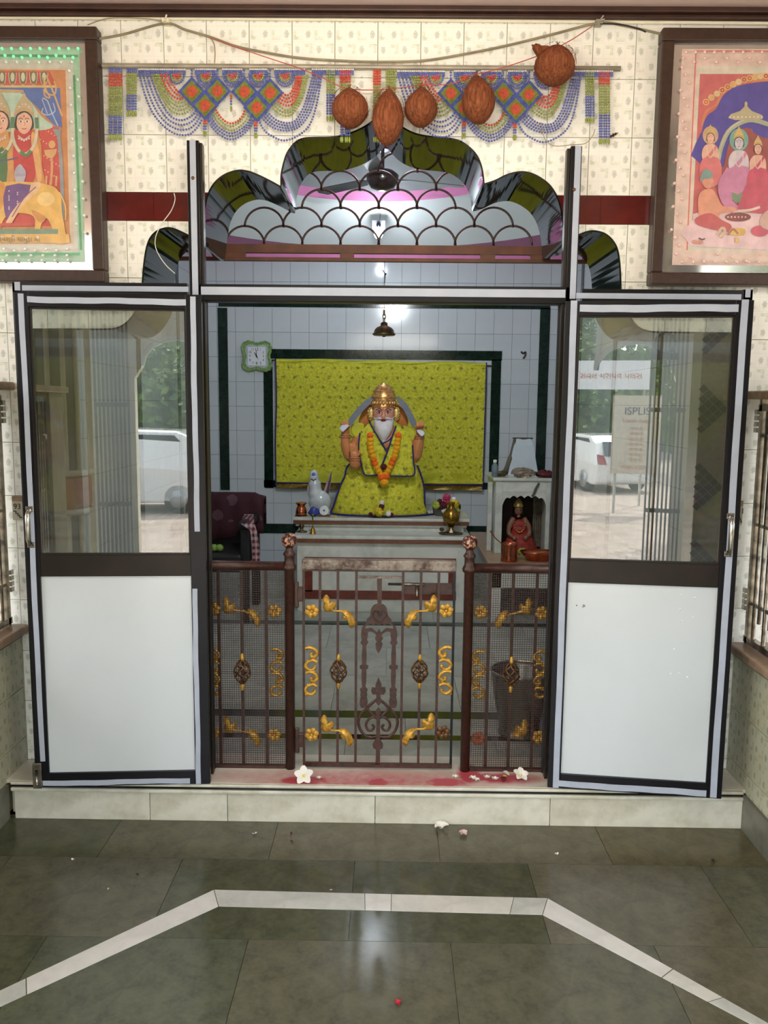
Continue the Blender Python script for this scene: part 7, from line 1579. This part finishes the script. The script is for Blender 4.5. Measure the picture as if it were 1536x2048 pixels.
# trees and hedge
t = Mt('tree_leaf'); oi = t.n('ShaderNodeObjectInfo'); nz = t.noise(.9, 3); t.col(t.ramp(nz, [(.3, (38, 62, 30)), (.5, (70, 104, 44)), (.7, (120, 150, 66))])); t.set(.55, 0, .4); t.b.inputs['Subsurface Weight'].default_value = 0; m_leaf = t.m
m_bark = mat('bark', (84, 70, 56), .9, var=.4, scale=10, bump=.5)
def tree(x, y, h, r_, n, sd, lab, name='street_tree'):
    rt_ = thing(name, lab, 'tree', (x, y, GZ0), 'street trees behind the parked cars'); rnd = random.Random(sd); b = MB()
    b.tube(crv([(x, y, GZ0), (x+.1, y, GZ0+h*.25), (x-.1, y+.1, GZ0+h*.5), (x+.1, y, GZ0+h*.8)], 5), [.22-.01*i for i in range(16)], 10)
    for k in range(5): a = rnd.uniform(0, 6.28); z = GZ0+h*(.35+.08*k); b.tube([(x, y, z), (x+math.cos(a)*r_*.4, y+math.sin(a)*r_*.4, z+h*.12), (x+math.cos(a)*r_*.8, y+math.sin(a)*r_*.8, z+h*.2)], [.09, .06, .02], 7)
    b.build('trunk', m_bark, rt_); b = MB(); cl_ = [(rnd.gauss(0, .42)*r_, rnd.gauss(0, .42)*r_, rnd.uniform(-.5, .5)*h*.55) for _ in range(26)]
    for i in range(n):
        c = cl_[i % 26]; q = Vector((x+c[0]+rnd.gauss(0, .2)*r_, y+c[1]+rnd.gauss(0, .2)*r_, GZ0+h*.64+c[2]+rnd.gauss(0, .1)*h)); s = rnd.uniform(.08, .17)
        u_ = Vector((rnd.uniform(-1, 1), rnd.uniform(-1, 1), rnd.uniform(-.6, .6))).normalized(); w_ = u_.cross(Vector((rnd.uniform(-1, 1), rnd.uniform(-1, 1), rnd.uniform(-1, 1)))).normalized()
        b.add([q-u_*s, q+w_*s*.45, q+u_*s, q-w_*s*.45], [(0, 1, 2, 3)], 0)
    b.build('foliage', m_leaf, rt_, kind='stuff')
for k, (x, y, h, r_, lab) in enumerate(((-9.5, -13, 6.5, 2.2, 'leafy tree nearest the porch columns on the left'), (-8.5, -26, 8, 2.6, 'tall leafy tree beyond the white car'), (-1.5, -29, 8, 2.6, 'broad tree at the middle of the street'), (5.0, -27.5, 6.5, 2.2, 'tree right behind the white hatchback'), (11.5, -23, 8, 2.8, 'tall tree on the right beyond the banner'), (3.6, -11.8, 5.2, 1.4, 'slender tree overhanging the street sign'))):
    tree(x, y, h, r_, 5200, k+1, lab)
b = MB(); rnd = random.Random(77)
for i in range(26000):
    x = rnd.uniform(-30, 26); q = Vector((x, -37+rnd.gauss(0, .8), GZ0+rnd.uniform(0, 6.2)+.8*math.sin(x*.7))); s = rnd.uniform(.12, .3); u_ = Vector((rnd.uniform(-1, 1), rnd.uniform(-.5, .5), rnd.uniform(-1, 1))).normalized(); w_ = u_.cross(Vector((.2, 1, rnd.uniform(-.6, .6)))).normalized()
    b.add([q-u_*s, q+w_*s*.5, q+u_*s, q-w_*s*.5], [(0, 1, 2, 3)], 0)
b.build('hedge', m_leaf, label='long high hedge closing the far side of the street', cat='hedge', kind='stuff')
b = MB(); b.box((-40, -41.5, GZ0), (40, -41, GZ0+5)); b.build('street_wall', mat('dark_green_wall', (52, 62, 46), .9), kind='structure')
# tube light on the porch ceiling
tl = thing('tube_light', 'long fluorescent tube light hung from the porch ceiling', 'tube light', (0, -1.25, ZC-.52)); b = MB(); b.box((-.66, -1.262, ZC-.48), (.66, -1.238, ZC-.45)); b.build('batten', m_white, tl)
for x in (-.4, .4): b = MB(); b.tube([(x, -1.25, ZC-.46), (x, -1.25, ZC)], .006, 8); b.build('hanging_rod', m_white, tl)
b = MB(); b.tube([(-.6, -1.25, ZC-.50), (.6, -1.25, ZC-.50)], .016, 12); b.build('tube', mat('lit_tube', (255, 250, 236), emit=(255, 250, 236), es=38), tl)
